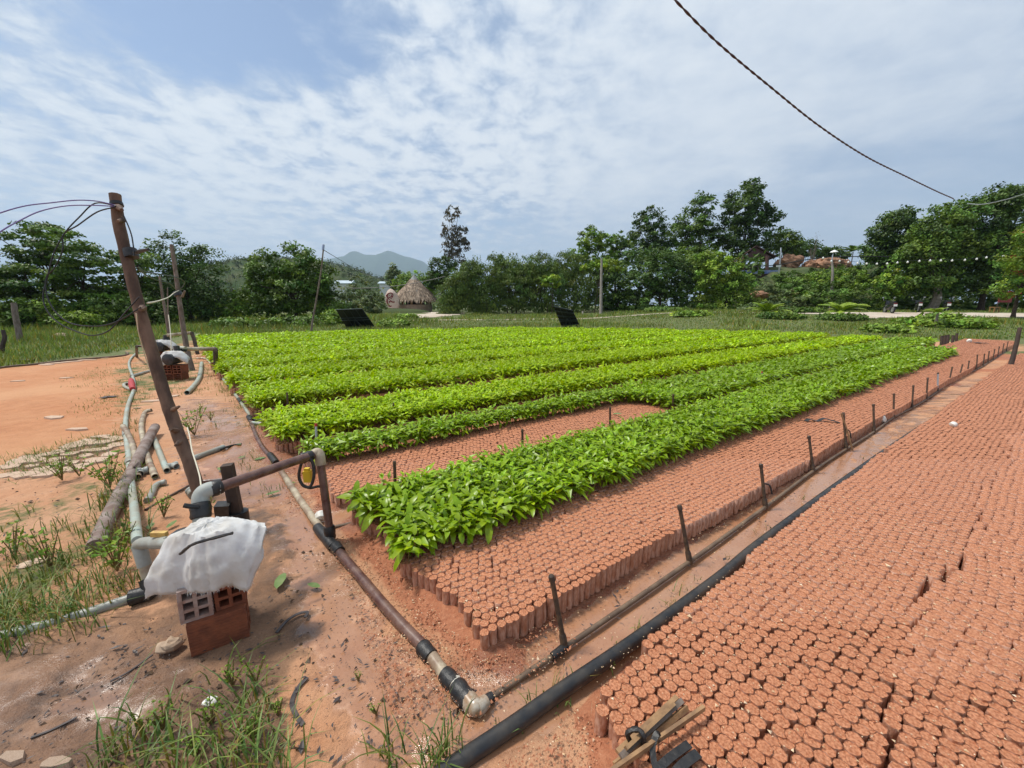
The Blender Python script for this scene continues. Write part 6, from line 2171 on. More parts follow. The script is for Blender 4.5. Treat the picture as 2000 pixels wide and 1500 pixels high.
def hut():
    t = 58.0
    b = foot(812, t)
    b.z = P(812, 598, t).z
    r = mpx(40, t)
    top = P(806, 538, t).z - b.z
    eave = P(812, 585, t).z - b.z
    root = empty('thatched_hut', tuple(b), 'round hut with steep shaggy thatched roof beside the carved boulder', 'hut')
    n = 10
    rw = r * 0.80
    MB().lathe([(rw, -1.2), (rw, eave * 0.24), (rw * 0.96, eave * 0.24), (rw * 0.96, 0.0)], (0, 0, 0), 24, cap=False).build('low_wall', 'wall_stone', root, smooth=False, origin=(0, 0, 0))
    MB().lathe([(rw * 0.55, 0.0), (rw * 0.55, eave * 1.2)], (0, 0, 0), 20).build('shade_core', 'room_shade', root, origin=(0, 0, 0))  # black drum: the hut's shaded inside is painted by its colour
    for k in range(n):
        a = 2 * math.pi * (k + 0.5) / n
        p = Vector((rw * 0.92 * math.cos(a), rw * 0.92 * math.sin(a), 0))
        MB().tube([p, p + Vector((0, 0, eave * 1.15))], 0.13, 7).build('post', 'timber', root, origin=(0, 0, 0))
    rf = MB().lathe([(r * 1.0, eave * 0.98), (r * 0.80, eave + 0.9), (r * 0.45, eave + (top - eave) * 0.55), (0.05, top)], (0, 0, 0), 20, cap=False).build('roof', 'thatch_ridge', root, origin=(0, 0, 0))
    rng = np.random.default_rng(4)
    N = 2600
    w = rng.uniform(0.12, 1.0, N) ** 0.75
    th = rng.uniform(0, 6.283, N)
    prof_r = np.interp(w, [0, 0.45, 0.8, 1.0], [0.05, r * 0.45, r * 0.82, r * 1.04])
    prof_z = np.interp(w, [0, 0.45, 0.8, 1.0], [top, eave + (top - eave) * 0.55, eave + 0.9, eave * 0.98])
    C = np.stack([prof_r * np.cos(th), prof_r * np.sin(th), prof_z + 0.06], -1)
    out = np.stack([np.cos(th), np.sin(th), np.zeros(N)], -1)
    sd = np.stack([-np.sin(th), np.cos(th), np.zeros(N)], -1)
    L = rng.uniform(0.5, 1.05, N)[:, None]
    hw = rng.uniform(0.05, 0.12, N)[:, None]
    dn = out * 0.62 + np.array([0, 0, -0.85]) + sd * rng.normal(0, 0.16, (N, 1))
    V = np.stack([C - sd * hw, C + sd * hw, C + dn * L + out * rng.uniform(-0.05, 0.12, (N, 1))], 1).reshape(-1, 3)
    F = (np.arange(N) * 3)[:, None] + np.array([[0, 1, 2]])
    tn = np.repeat(np.clip(np.exp(rng.normal(0, 0.38, N)), 0.35, 2.0)[:, None] * np.ones((1, 3)), 3, 0)
    o = link('straw', np_mesh('straw', V, F, ['thatch'], tint=tn), None, rf)
    o['kind'] = 'stuff'
    MB().lathe([(0.55, top - 0.75), (0.3, top - 0.35), (0.05, top + 0.12)], (0, 0, 0), 12).build('ridge_cap', 'thatch_ridge', root, origin=(0, 0, 0))


hut()


def rock_sign():
    t = 55.0
    b = P(767, 602, t)
    W_, H_ = mpx(28, t), mpx(37, t)
    root = empty('carved_boulder', tuple(b), 'upright pale boulder carved with red brush lettering beside the hut', 'boulder')
    nu, nv = 36, 26
    prof = [(0.0, 0.80), (0.10, 0.90), (0.25, 0.98), (0.42, 1.0), (0.58, 0.93), (0.75, 0.72), (0.88, 0.48), (0.96, 0.25), (1.0, 0.03)]

    def surf(x, w):
        """front face depth for a place on the stone"""
        r = np.interp(w, [p[0] for p in prof], [p[1] for p in prof]) * W_ / 2
        return -0.62 * math.sqrt(max(0.0, 1 - min(1, (x - shift(w)) ** 2 / (r * r + 1e-6)))) ** 0.6 * 0.9

    def shift(w):
        return 0.10 * W_ * (0.35 - w)
    vs, fs = [], []
    for j in range(nv + 1):
        w = j / nv
        r = float(np.interp(w, [p[0] for p in prof], [p[1] for p in prof])) * W_ / 2
        for i in range(nu):
            a = 2 * math.pi * i / nu
            k = 1 + 0.05 * (float(fbm(np.array([math.cos(a) * 1.5 + 5]), np.array([w * 4 + math.sin(a)]), 3, 3)[0]) - 0.5) * 2
            x = r * math.cos(a) * k
            y = 0.56 * math.copysign(abs(math.sin(a)) ** 0.7, math.sin(a)) * min(1, r / (W_ * 0.35))
            vs.append((x + shift(w), y, w * H_))
    for j in range(nv):
        for i in range(nu):
            a_, b_ = j * nu + i, j * nu + (i + 1) % nu
            fs.append((a_, b_, b_ + nu, a_ + nu))
    fs.append(tuple(nv * nu + i for i in range(nu)))
    mb = MB()
    mb.add(vs, fs)
    mb.build('stone', 'rock_sign', root, origin=(0, 0, 0))
    strokes = [([(430, 720), (480, 690), (560, 622), (660, 592), (740, 622), (772, 690), (752, 770)], 26), ([(430, 735), (470, 745)], 34), ([(500, 700), (502, 820), (560, 880), (620, 900)], 20),
               ([(545, 830), (600, 800), (650, 835), (705, 885)], 22), ([(600, 680), (602, 735)], 16), ([(690, 660), (712, 740), (765, 800)], 20), ([(640, 760), (700, 780), (720, 840)], 20),
               ([(560, 975), (590, 1085)], 24), ([(590, 1005), (640, 950), (652, 1045)], 20), ([(690, 960), (715, 1010), (745, 1055)], 24), ([(668, 1030), (700, 990)], 16), ([(800, 970), (802, 1040), (768, 1058)], 24),
               ([(770, 905), (775, 920)], 14), ([(478, 870), (462, 1000), (492, 1100), (550, 1190), (610, 1235), (668, 1200)], 34), ([(950, 945), (953, 975)], 16), ([(952, 1005), (955, 1040)], 14)]
    for px, wd in strokes:
        pts = []
        for X, Y in px:
            x = (X - 662) / 940 * H_
            z = (1325 - Y) / 940 * H_
            pts.append(Vector((x, -0.565, z)))
        sm = curve_pts(pts, 5)
        rr = [wd / 940 * H_ * (0.75 + 0.25 * math.sin(math.pi * (0.2 + 0.8 * i / max(1, len(sm) - 1)))) for i in range(len(sm))]
        m2 = MB().tube(sm, rr, 8)
        m2.v = [(x, -0.565 + (y + 0.565) * 0.35, z) for x, y, z in m2.v]
        m2.build('brush_stroke', 'sign_red', root, origin=(0, 0, 0))


rock_sign()

# grassy island in front of hut
mb = MB()
c = P(775, 607, 50)
blob(mb, (c.x, c.y, float(terrain(c.x, c.y)) - 0.1), (4.3, 3.0, 0.62), 41, 0.12, 26, 10)
tag(mb.build('grass_mound', 'hill', smooth=True), kind='structure')


def solar(label, px, t0, t1, rails, seams, seed):
    """tilted panel table seen from behind: px = top left, top right, bottom right, bottom left"""
    c = [P(*px[0], t0), P(*px[1], t0), P(*px[2], t1), P(*px[3], t1)]
    base = (c[2] + c[3]) / 2
    base.z = float(terrain(base.x, base.y))
    root = empty('solar_panel', tuple(base), label, 'solar panel', 'dark panels behind the field')
    nrm = (c[1] - c[0]).cross(c[3] - c[0]).normalized()
    if nrm.y > 0:
        nrm = -nrm                            # towards the viewer
    th = nrm * -0.04
    sheet = MB()
    sheet.add(c + [p + th for p in c], [(0, 1, 2, 3), (7, 6, 5, 4), (0, 4, 5, 1), (1, 5, 6, 2), (2, 6, 7, 3), (3, 7, 4, 0)])
    sheet.build('backsheet', 'panel_back', root, smooth=False)
    for w in rails:
        a, b = c[0].lerp(c[3], w) + nrm * 0.03, c[1].lerp(c[2], w) + nrm * 0.03
        MB().tube([a, b], 0.028, 6).build('rail', 'panel_frame', root)
    for w in seams:
        a, b = c[0].lerp(c[1], w) + nrm * 0.008, c[3].lerp(c[2], w) + nrm * 0.008
        MB().tube([a, b], 0.018, 5).build('seam', 'panel_frame', root)
    for w in (0.0, 1.0):
        a, b = c[0].lerp(c[3], w), c[1].lerp(c[2], w)
        MB().tube([a, b], 0.03, 5).build('edge_bar', 'panel_frame', root)
    m = c[0].lerp(c[3], 0.55).lerp(c[1].lerp(c[2], 0.55), 0.5) + nrm * 0.03
    for w in (0.3, 0.7):
        g = c[3].lerp(c[2], w) + nrm * 0.6
        g.z = float(terrain(g.x, g.y)) - 0.05
        MB().tube([m, g], 0.03, 6).build('brace', 'panel_frame', root)
    for w in (0.15, 0.85):
        g = c[3].lerp(c[2], w)
        gz = Vector((g.x, g.y, float(terrain(g.x, g.y)) - 0.1))
        MB().tube([g, gz], 0.035, 6).build('leg', 'panel_frame', root)


solar('tilted dark solar panel seen from behind, left one before the hut', [(656, 605), (707, 603), (731, 637), (676, 639)], 24.2, 26.0, (0.45, 0.58), (0.25, 0.5, 0.75), 1)
solar('tilted dark solar panel seen from behind, right one before the bamboo', [(1081, 598), (1118, 606), (1131, 633), (1096, 636)], 25.0, 26.8, (0.2, 0.45, 0.66, 0.74), (0.33, 0.66), 2)


def shed(label, u0, u1, v0, v1, t, ph=1.4):
    a, b = P(u0, v1, t), P(u1, v0, t)
    root = empty('long_shed', ((a.x + b.x) / 2, a.y, 0), label, 'shed', 'far sheds')
    w, h = b.x - a.x, b.z - a.z
    MB().box(((a.x + b.x) / 2, a.y + 3, a.z / 2 + h * 0.2), (w, 5, a.z + h * 0.4)).build('wall', 'shed_wall', root, smooth=False)
    x0, x1, z = a.x - 0.6, b.x + 0.6, a.z + h * 0.4
    MB().add([(x0, a.y, z), (x1, a.y, z), (x1, a.y + 3, z + h * 0.6), (x0, a.y + 3, z + h * 0.6), (x0, a.y + 6, z), (x1, a.y + 6, z),
              (x0, a.y, z - .2), (x1, a.y, z - .2), (x1, a.y + 6, z - .2), (x0, a.y + 6, z - .2)],
             [(0, 1, 2, 3), (3, 2, 5, 4), (0, 6, 7, 1), (4, 5, 8, 9), (6, 9, 8, 7), (0, 3, 4, 9, 6), (1, 7, 8, 5, 2)]).build('roof', 'metal_roof', root, smooth=False)


shed('long pale metal-roofed shed on the far plain', 641, 684, 547, 557, 170)
shed('short blue-white metal-roofed shed below the far hill', 740, 757, 549, 556, 175)


# ---- yard: motorbikes, string lights, sign board
def motorbike(label, u, t, rz, seed):
    b = foot(u, t)
    root = empty('motorbike', tuple(b), label, 'motorbike', 'motorbikes parked in the yard')
    root.rotation_euler[2] = rz
    k = 0.95
    for x in (-0.62 * k, 0.62 * k):
        wv = MB()
        pts = [(x + 0.27 * math.cos(a), 0, 0.29 + 0.27 * math.sin(a)) for a in np.linspace(0, 2 * math.pi, 21)]
        wv.tube(pts, 0.05, 8, caps=False)
        w = wv.build('wheel', 'tyre', root, origin=(0, 0, 0))
        MB().tube([(x, -0.05, 0.29), (x, 0.05, 0.29)], 0.19, 12).build('rim', 'metal_grey', w, origin=(0, 0, 0))
    MB().tube(curve_pts([(0.55, 0, 0.45), (0.25, 0, 0.40), (-0.1, 0, 0.45), (-0.45, 0, 0.62), (-0.8, 0, 0.72)], 4), [0.05, 0.09, 0.12, 0.14, 0.15, 0.15, 0.15, 0.15, 0.15, 0.15, 0.15, 0.14, 0.13, 0.12, 0.1, 0.08, 0.05], 10).build('body', 'bike_black', root, origin=(0, 0, 0))
    MB().tube([(0.0, 0, 0.74), (-0.35, 0, 0.80), (-0.72, 0, 0.84)], [0.09, 0.13, 0.10], 10).build('seat', 'rubber', root, origin=(0, 0, 0))
    MB().tube(curve_pts([(0.62, 0, 0.3), (0.52, 0, 0.65), (0.42, 0, 0.95)], 4), 0.05, 8).build('front_fork', 'metal_grey', root, origin=(0, 0, 0))
    MB().tube([(0.38, -0.34, 1.0), (0.44, 0, 0.96), (0.38, 0.34, 1.0)], 0.022, 6).build('handlebar', 'bike_black', root, origin=(0, 0, 0))
    MB().box((0.44, 0, 0.82), (0.16, 0.3, 0.34), None, 0.7).build('front_shield', 'bike_black', root, origin=(0, 0, 0))
    for s in (-1, 1):
        MB().tube([(0.38, s * 0.3, 1.0), (0.36, s * 0.36, 1.2)], 0.012, 5).box((0.36, s * 0.37, 1.24), (0.02, 0.12, 0.08)).build('mirror', 'metal_grey', root, origin=(0, 0, 0))
    MB().box((-0.86, 0, 0.62), (0.02, 0.22, 0.16)).build('number_plate', 'bulb', root, origin=(0, 0, 0))
    MB().box((-0.84, 0, 0.76), (0.06, 0.2, 0.07)).build('tail_light', 'sign_board', root, origin=(0, 0, 0))


motorbike('dark motorbike parked apart at the left side of the yard', 1735, 31.5, 1.2, 1)
motorbike('dark motorbike parked in front of the thick pale trunk', 1790, 33, 0.95, 2)
motorbike('dark motorbike parked right of the thick pale trunk', 1846, 33, 0.9, 3)


def string_lights():
    px = [(1608, 503), (1624, 509), (1640, 509), (1657, 511), (1675, 513), (1693, 514), (1713, 514.5), (1733, 514), (1753, 512), (1773, 511), (1796, 509), (1817, 508), (1838, 508), (1860, 508), (1885, 507), (1908, 505), (1927, 502), (1960, 499), (1991, 497)]
    t = 31.0
    pts = [P(u, v - 1.2, t) for u, v in px]
    root = empty('string_lights', tuple(pts[0]), 'string of small white bulbs hung across the yard trees', 'string lights')
    MB().tube(curve_pts(pts, 3), 0.012, 5).build('cord', 'black_wire', root)
    me = MB().lathe([(0.02, 0.10), (0.035, 0.06), (0.075, 0.0), (0.06, -0.06), (0.01, -0.085)], (0, 0, 0), 10).mesh('bulb')
    me.materials.append(MATS['bulb'])
    for p in pts:
        o = link('bulb', me, None, root)
        o.location = p - pts[0] + Vector((0, 0, -0.08))


string_lights()
b = foot(1957, 33)
sb = empty('sign_board', tuple(b), 'dark red board standing in the shade at the right edge', 'sign')
MB().box(b + Vector((0, 0, 1.25)), (1.1, 0.06, 0.9)).build('board', 'sign_board', sb, smooth=False)
for s in (-0.45, 0.45):
    MB().tube([b + Vector((s, 0.06, 0)), b + Vector((s, 0.06, 1.2))], 0.04, 6).build('leg', 'wood_dark', sb)
b = foot(1941, 32.5)
st = empty('wooden_stool', tuple(b), 'small pale wooden block beside the dark red board', 'stool')
MB().box(b + Vector((0, 0, 0.42)), (0.5, 0.4, 0.07)).build('seat', 'timber', st, smooth=False)
for x in (-0.2, 0.2):
    for y in (-0.15, 0.15):
        MB().box(b + Vector((x, y, 0.19)), (0.06, 0.06, 0.39)).build('leg', 'timber', st, smooth=False)


# ------------------------------------------------------------------ things lying about
def lying(name, label, cat, me, u, v, z, rz, group=None, tilt=0.0, sc=1.0):
    o = link(name, me)
    o.location = G(u, v, z)
    o.rotation_euler = (tilt, tilt * 0.6, rz)
    o.scale = (sc, sc, sc)
    return tag(o, label, cat, group)


def stone_mesh(seed, m, r=(0.05, 0.04, 0.02), rough=0.25):
    mb = MB()
    blob(mb, (0, 0, r[2] * 0.6), r, seed, rough, 12, 8, 2.0, 0.4)
    me = mb.mesh('stone', False)
    me.materials.append(MATS[m])
    return me


# tied stakes and black straps on the lower right bed
zb = 0.122
bun = empty('stake_bundle', tuple(G(1240, 1450, zb)), 'bundle of split brown wooden stakes lying on the lower right bags', 'stakes')
for i, (a, c_, lift) in enumerate((((1206, 1470), (1322, 1362), 0.004), ((1212, 1478), (1332, 1368), 0.022), ((1200, 1495), (1342, 1382), 0.008), ((1190, 1510), (1375, 1382), 0.030), ((1222, 1462), (1316, 1375), 0.034))):
    p, q = G(*a, zb + lift), G(*c_, zb + lift + 0.004)
    d = (q - p)
    rot = d.to_track_quat('X', 'Z').to_matrix() @ Matrix.Rotation(0.5 * i, 3, 'X')
    MB().box((p + q) / 2, (d.length, 0.016, 0.011), rot).build('stake', 'split_wood' if i != 1 else 'wood_grey', bun, smooth=False)
MB().tube(curve_pts([G(1232, 1450, zb), G(1225, 1432, zb + 0.04), G(1245, 1425, zb + 0.06), G(1258, 1440, zb + 0.05), G(1256, 1462, zb)], 5), 0.008, 6, wob=0.2).build('tie', 'rubber', bun)


def strap(label, px, z, w, m='rubber', group='black rubber straps'):
    pts = curve_pts([G(p[0], p[1], z + (p[2] if len(p) > 2 else 0)) for p in px], 6)
    mb = MB()
    vs, fs = [], []
    for i, p in enumerate(pts):
        d = (pts[min(i + 1, len(pts) - 1)] - pts[max(i - 1, 0)]).normalized()
        s = Vector((-d.y, d.x, 0)).normalized() * w / 2
        for k, dz in ((s, 0), (-s, 0), (-s, -0.004), (s, -0.004)):
            vs.append(p + k + Vector((0, 0, dz)))
    for i in range(len(pts) - 1):
        for k in range(4):
            fs.append((i * 4 + k, i * 4 + (k + 1) % 4, i * 4 + 4 + (k + 1) % 4, i * 4 + 4 + k))
    fs += [(3, 2, 1, 0), tuple(len(vs) - 4 + k for k in range(4))]
    mb.add(vs, fs)
    return tag(mb.build('rubber_strap', m, origin=tuple(pts[0])), label, 'strap', group)


strap('black strap curling up beside the stake bundle', [(1290, 1530), (1278, 1490, 0.01), (1275, 1455, 0.03), (1284, 1432, 0.05), (1290, 1446, 0.03)], 0.124, 0.018)
strap('black strap lying on the bags right of the stake bundle', [(1280, 1505, 0.01), (1310, 1478, 0.012), (1346, 1452, 0.01)], 0.124, 0.024)
strap('wider black strap at the bottom edge right of the stake bundle', [(1310, 1520, 0.01), (1335, 1492, 0.014), (1364, 1470, 0.012)], 0.124, 0.027)
strap('crumpled black strip on the bare strip of the middle bed', [(1573, 822, 0.0), (1582, 818, 0.02), (1596, 822, 0.0), (1608, 817, 0.03), (1622, 820, 0.02), (1640, 825, 0.0)], 0.124, 0.045)
strap('curled dark shred on the wet ground at bottom centre', [(600, 1322), (580, 1345), (570, 1372), (578, 1395), (592, 1415)], 0.012, 0.016, 'scrap_dark', 'dark shreds')
strap('thin dark twig on the mud left of the brick stand', [(215, 1330), (250, 1312), (298, 1278)], 0.014, 0.007, 'scrap_dark', 'dark shreds')
strap('thin dark twig in the left foreground mud', [(60, 1440), (100, 1425), (150, 1400)], 0.014, 0.008, 'scrap_dark', 'dark shreds')
strap('grey branching shred right of the brick stand', [(540, 1235), (560, 1212), (582, 1198), (600, 1195), (596, 1205)], 0.012, 0.014, 'scrap_dark', 'dark shreds')
strap('dark plastic strip at the orange clearing', [(198, 777), (210, 774), (226, 774)], 0.02, 0.09, 'scrap_dark', 'dark shreds')
strap('dark plank scrap in the meadow grass at far left', [(24, 704), (40, 702), (58, 703)], 0.05, 0.22, 'scrap_dark', 'dark shreds')
strap('dark strip on the far bare bags', [(1905, 668), (1915, 669.5), (1930, 670)], 0.15, 0.2, 'scrap_dark', 'dark shreds')

wp = [('white plastic scrap standing in the wet channel', 1720, 818, 0.02, 0.055), ('round pale scrap lying on the lower right bags', 1862, 829, 0.12, 0.032), ('yellow-white ball at the far end of the bare strip', 1893, 666, 0.13, 0.07),
      ('white pipe cap beside the cross pipe foot', 626, 1008, 0.02, 0.036), ('white lump in the clearing grass', 1712, 820, 0.0, 0.02)]
for i, (lb, u, v, z, r) in enumerate(wp[:4]):
    me = MB().lathe([(0.55 * r, -0.9 * r), (r, -0.6 * r), (r, 0.5 * r), (0.7 * r, 0.85 * r), (0.25 * r, 0.95 * r)], (0, 0, 0), 14, (0.5, -0.7, 0.5)).mesh('cap')
    me.materials.append(MATS['white_plastic'])
    lying('white_scrap', lb, 'scrap', me, u, v, z + r * 0.6, i)
lying('pale_stone', 'whitish broken lump left of the brick stand', 'stone', stone_mesh(5, 'stone_pale', (0.05, 0.035, 0.03), 0.45), 332, 1268, 0.0, 0.4, 'pale stones')
lying('pale_stone', 'cream stone under the foreground grass tuft', 'stone', stone_mesh(6, 'white_plastic', (0.028, 0.02, 0.012), 0.3), 412, 1372, 0.0, 0.1, 'pale stones')
lying('pale_stone', 'flat pinkish slab in the weeds at left', 'stone', stone_mesh(9, 'slab', (0.07, 0.045, 0.01), 0.2), 66, 1100, 0.0, 0.7, 'pale stones')
lying('pale_stone', 'small tan stone left of the fallen log', 'stone', stone_mesh(10, 'stone_pale', (0.03, 0.025, 0.018), 0.25), 200, 969, 0.0, 0.7, 'pale stones')
lying('pale_stone', 'round pale boulder lying in the meadow at left', 'stone', stone_mesh(12, 'stone_pale', (0.34, 0.3, 0.22), 0.12), 122, 665, -0.05, 0.0, 'pale stones')
lying('pale_stone', 'pale flat stone beside the stained pipe', 'stone', stone_mesh(13, 'stone_pale', (0.05, 0.03, 0.012), 0.2), 268, 798, 0.0, 0.2, 'pale stones')

# broken paving left of the loose pipes
rs = random.Random(8)
SL = []
for k in range(5):
    n = rs.randint(5, 7)
    top = [(math.cos(2 * math.pi * i / n + rs.uniform(-0.2, 0.2)) * rs.uniform(0.75, 1.1), math.sin(2 * math.pi * i / n) * rs.uniform(0.55, 0.85)) for i in range(n)]
    mb = MB()
    mb.add([(x, y, 0.011) for x, y in top] + [(x * 1.04, y * 1.04, -0.02) for x, y in top], [tuple(range(n))] + [(i, i + n, (i + 1) % n + n, (i + 1) % n) for i in range(n)])
    me = mb.mesh('slab', False)
    me.materials.append(MATS['slab'])
    SL.append(me)
pav = [(20, 915), (60, 908), (100, 898), (140, 885), (180, 868), (215, 855), (232, 870), (200, 880), (165, 890), (128, 903), (90, 914), (45, 925), (80, 925), (118, 917), (150, 908), (185, 897), (215, 888), (228, 858), (60, 893), (96, 885), (132, 872), (165, 862), (195, 852), (30, 905), (10, 928), (140, 915), (110, 906), (72, 900), (205, 866), (176, 878), (148, 869), (118, 882)]
for i, (u, v) in enumerate(pav):
    o = link('paving_slab', SL[i % 5])
    o.location = G(u + rs.uniform(-6, 6), v + rs.uniform(-3, 3), 0.004)
    s = rs.uniform(0.065, 0.12)
    o.scale = (s * 1.25, s * 1.0, 1)
    o.rotation_euler = (rs.uniform(-0.04, 0.04), rs.uniform(-0.04, 0.04), rs.uniform(-0.5, 0.5))
    tag(o, 'flat pale slab of the broken paving patch left of the loose pipes', 'slab', 'broken paving slabs', 'thing')
for u, v, sc_, lb in ((25, 1480, 0.028, 'flat tan slab at the left picture edge'), (110, 1492, 0.026, 'broken tan slab in the bottom left foreground')):
    o = link('pale_stone', SL[(u // 5) % 5])
    o.location = G(u, v, 0.006)
    o.scale = (sc_ * 1.8, sc_ * 0.9, 1.0)
    o.rotation_euler = (0.05, 0.03, u)
    tag(o, lb, 'stone', 'pale stones')
for i, (u, v) in enumerate(((35, 744), (128, 738), (90, 712), (142, 706), (170, 703), (196, 699), (110, 709), (300, 783), (330, 775), (150, 838), (105, 815))):
    o = link('pale_chip', SL[i % 5])
    o.location = G(u, v, 0.01)
    s = (0.05 + 0.004 * i) * G(u, v).length / 7
    o.scale = (s * 1.6, s * 0.9, 0.8)
    o.rotation_euler[2] = rs.uniform(-1, 1)
    tag(o, 'small pale chip lying on the orange clearing', 'chip', 'pale chips on the clearing')

# fallen leaves
FL = []
for k in range(4):
    V, F = leaf_arrays(0.13, 0.055, rs.uniform(-0.05, 0.15), rs.uniform(0.05, 0.25), 0)
    FL.append(np_mesh('fallen_leaf', V, F, ['fallen_green'], smooth=True))
fl = [(600, 1140, 'right of the front pump cloth'), (540, 1150, 'long, beside the frayed cloth corner', 1.9), (345, 1015, 'left of the taped elbow'), (430, 985, 'right of the taped elbow'), (520, 867, 'by the pipe joint at the third bed'), (508, 848, 'under the brown pipe bend'), (480, 890, 'on the wet path left of the main pipe'),
      (520, 893, 'touching the main pipe from the left'), (470, 868, 'beyond the black rag end'), (560, 945, 'beside the stained white pipe length'), (548, 958, 'below the stained white pipe length'), (575, 905, 'at the left edge of the second bed'), (1215, 808, 'lying on the bare oblong', 1.5), (430, 918, 'behind the short post'), (300, 1020, 'in the grass below the fallen log')]
for i, it in enumerate(fl):
    o = lying('fallen_leaf', 'green fallen leaf %s' % it[2], 'leaf', FL[i % 4], it[0], it[1], 0.145 if 'oblong' in it[2] else 0.022, rs.uniform(0, 6.28), 'green fallen leaves', rs.uniform(-0.1, 0.1), (it[3] if len(it) > 3 else 1.0) * rs.uniform(0.55, 0.85) * (0.75 if it[1] > 1100 else 1.0))

# weeds one can tell apart
def weed(label, u, v, h, n, seed, m='crown_grey'):
    rng = np.random.default_rng(seed)
    b = G(u, v)
    root = empty('weed', tuple(b), label, 'weed', 'single weeds')
    mb = MB()
    C = []
    for k in range(n):
        a = rng.uniform(0, 6.28)
        ln = rng.uniform(0.1, 0.5) * h
        tip = Vector((ln * math.cos(a), ln * math.sin(a), h * rng.uniform(0.7, 1.1)))
        mb.tube([(0, 0, 0), tuple(tip * 0.5 + Vector((0, 0, 0.06 * h))), tuple(tip)], [0.004, 0.003, 0.002], 5)
        for q in range(11):
            C.append(np.array(tip) * rng.uniform(0.3, 1.0) + rng.normal(0, 0.09 * h, 3))
    C = np.array(C)
    C[:, 2] = np.abs(C[:, 2]) + 0.01
    V, F = leaf_cards(C, 0.15 * h, 0.08 * h, rng, 0.4)
    link('leaves', np_mesh('leaves', V, F, [m], tint=np.repeat(tints(np.arange(len(C)), rng, 0.25, 0.1), 4, 0)), None, root)
    mb.build('stalks', 'stem', root, origin=(0, 0, 0))


for i, (u, v, h, n, lb) in enumerate(((380, 850, 0.30, 8, 'grey-green weed right of the leaning pole'), (390, 812, 0.16, 5, 'dark little weed beyond the pole weed'), (412, 822, 0.12, 5, 'little weed right of the dark one'), (122, 938, 0.22, 7, 'leafy weed on the sand below the paving'), (155, 930, 0.16, 5, 'smaller weed right of the sand weed'),
                                      (215, 955, 0.28, 9, 'bushy weed left of the fallen log'), (100, 1110, 0.22, 5, 'tall feathery weed at left among the grass'), (30, 1090, 0.20, 5, 'feathery weed near the left picture edge'), (230, 1115, 0.28, 8, 'feathery weed left of the inlet valve'),
                                      (455, 1340, 0.10, 5, 'low clover-like weed below the brick stand'), (500, 1335, 0.10, 5, 'low weed at the top of the foreground grass'), (320, 1010, 0.15, 7, 'broad-leaved weed right of the valve'), (410, 1000, 0.12, 6, 'weed sprouting at the pump outlet'), (320, 1425, 0.10, 6, 'broad-leaved weed at the left side of the foreground grass'), (415, 1415, 0.09, 6, 'broad-leaved weed in the middle of the foreground grass'),
                                      (500, 1445, 0.10, 6, 'broad-leaved weed at the right side of the foreground grass'), (385, 1475, 0.09, 6, 'broad-leaved weed low in the foreground grass'), (545, 1400, 0.07, 5, 'small sprout right of the foreground grass'), (735, 1395, 0.05, 4, 'tiny sprout on bare ground left of the corner elbow'), (700, 1330, 0.04, 4, 'tiny sprout on bare ground left of the taped pipe'))):
    weed(lb, u, v, h, n, 200 + i, 'crown_bright')


# ---- grit: soil crumbs, pale flecks and dark litter strewn over the ground
def grit(name, label, n, polys, size, m, seed, st_box=None, z=0.012):
    rng = np.random.default_rng(seed)
    pts = []
    if st_box is not None:
        for (s0, s1, t0_, t1_, k) in st_box:
            s = s0 + (s1 - s0) * rng.uniform(0, 1, k) ** 1.0
            t = rng.uniform(t0_, t1_, k)
            x, y = S2W(s, t)
            pts.append(np.stack([x, y], -1))
    for poly, k in polys:
        us, vs = [p[0] for p in poly], [p[1] for p in poly]
        u, v = rng.uniform(min(us), max(us), k * 3), rng.uniform(min(vs), max(vs), k * 3)
        ok = in_poly(u, v, poly)
        u, v = u[ok][:k], v[ok][:k]
        g = np.array([tuple(G(a, b))[:2] for a, b in zip(u, v)])
        pts.append(g)
    p = np.concatenate(pts)
    N = len(p)
    PV = np.array([(1, 0, 0.3), (-0.5, 0.8, 0.2), (-0.6, -0.7, 0.3), (0.1, 0.0, 1.0), (0, 0, -0.5)], float)
    PF = np.array([(0, 1, 3), (1, 2, 3), (2, 0, 3), (1, 0, 4), (2, 1, 4), (0, 2, 4)])
    sc = size * np.exp(rng.normal(0, 0.45, N))
    S = np.stack([sc, sc * rng.uniform(0.5, 1.2, N), sc * rng.uniform(0.4, 0.9, N)], -1)
    V, F = scatter(PV, PF, np.c_[p, np.full(N, z)], rng.uniform(0, 6.28, N), S)
    o = link(name, np_mesh(name, V, F, [m]))
    return tag(o, label, 'grit', kind='stuff')


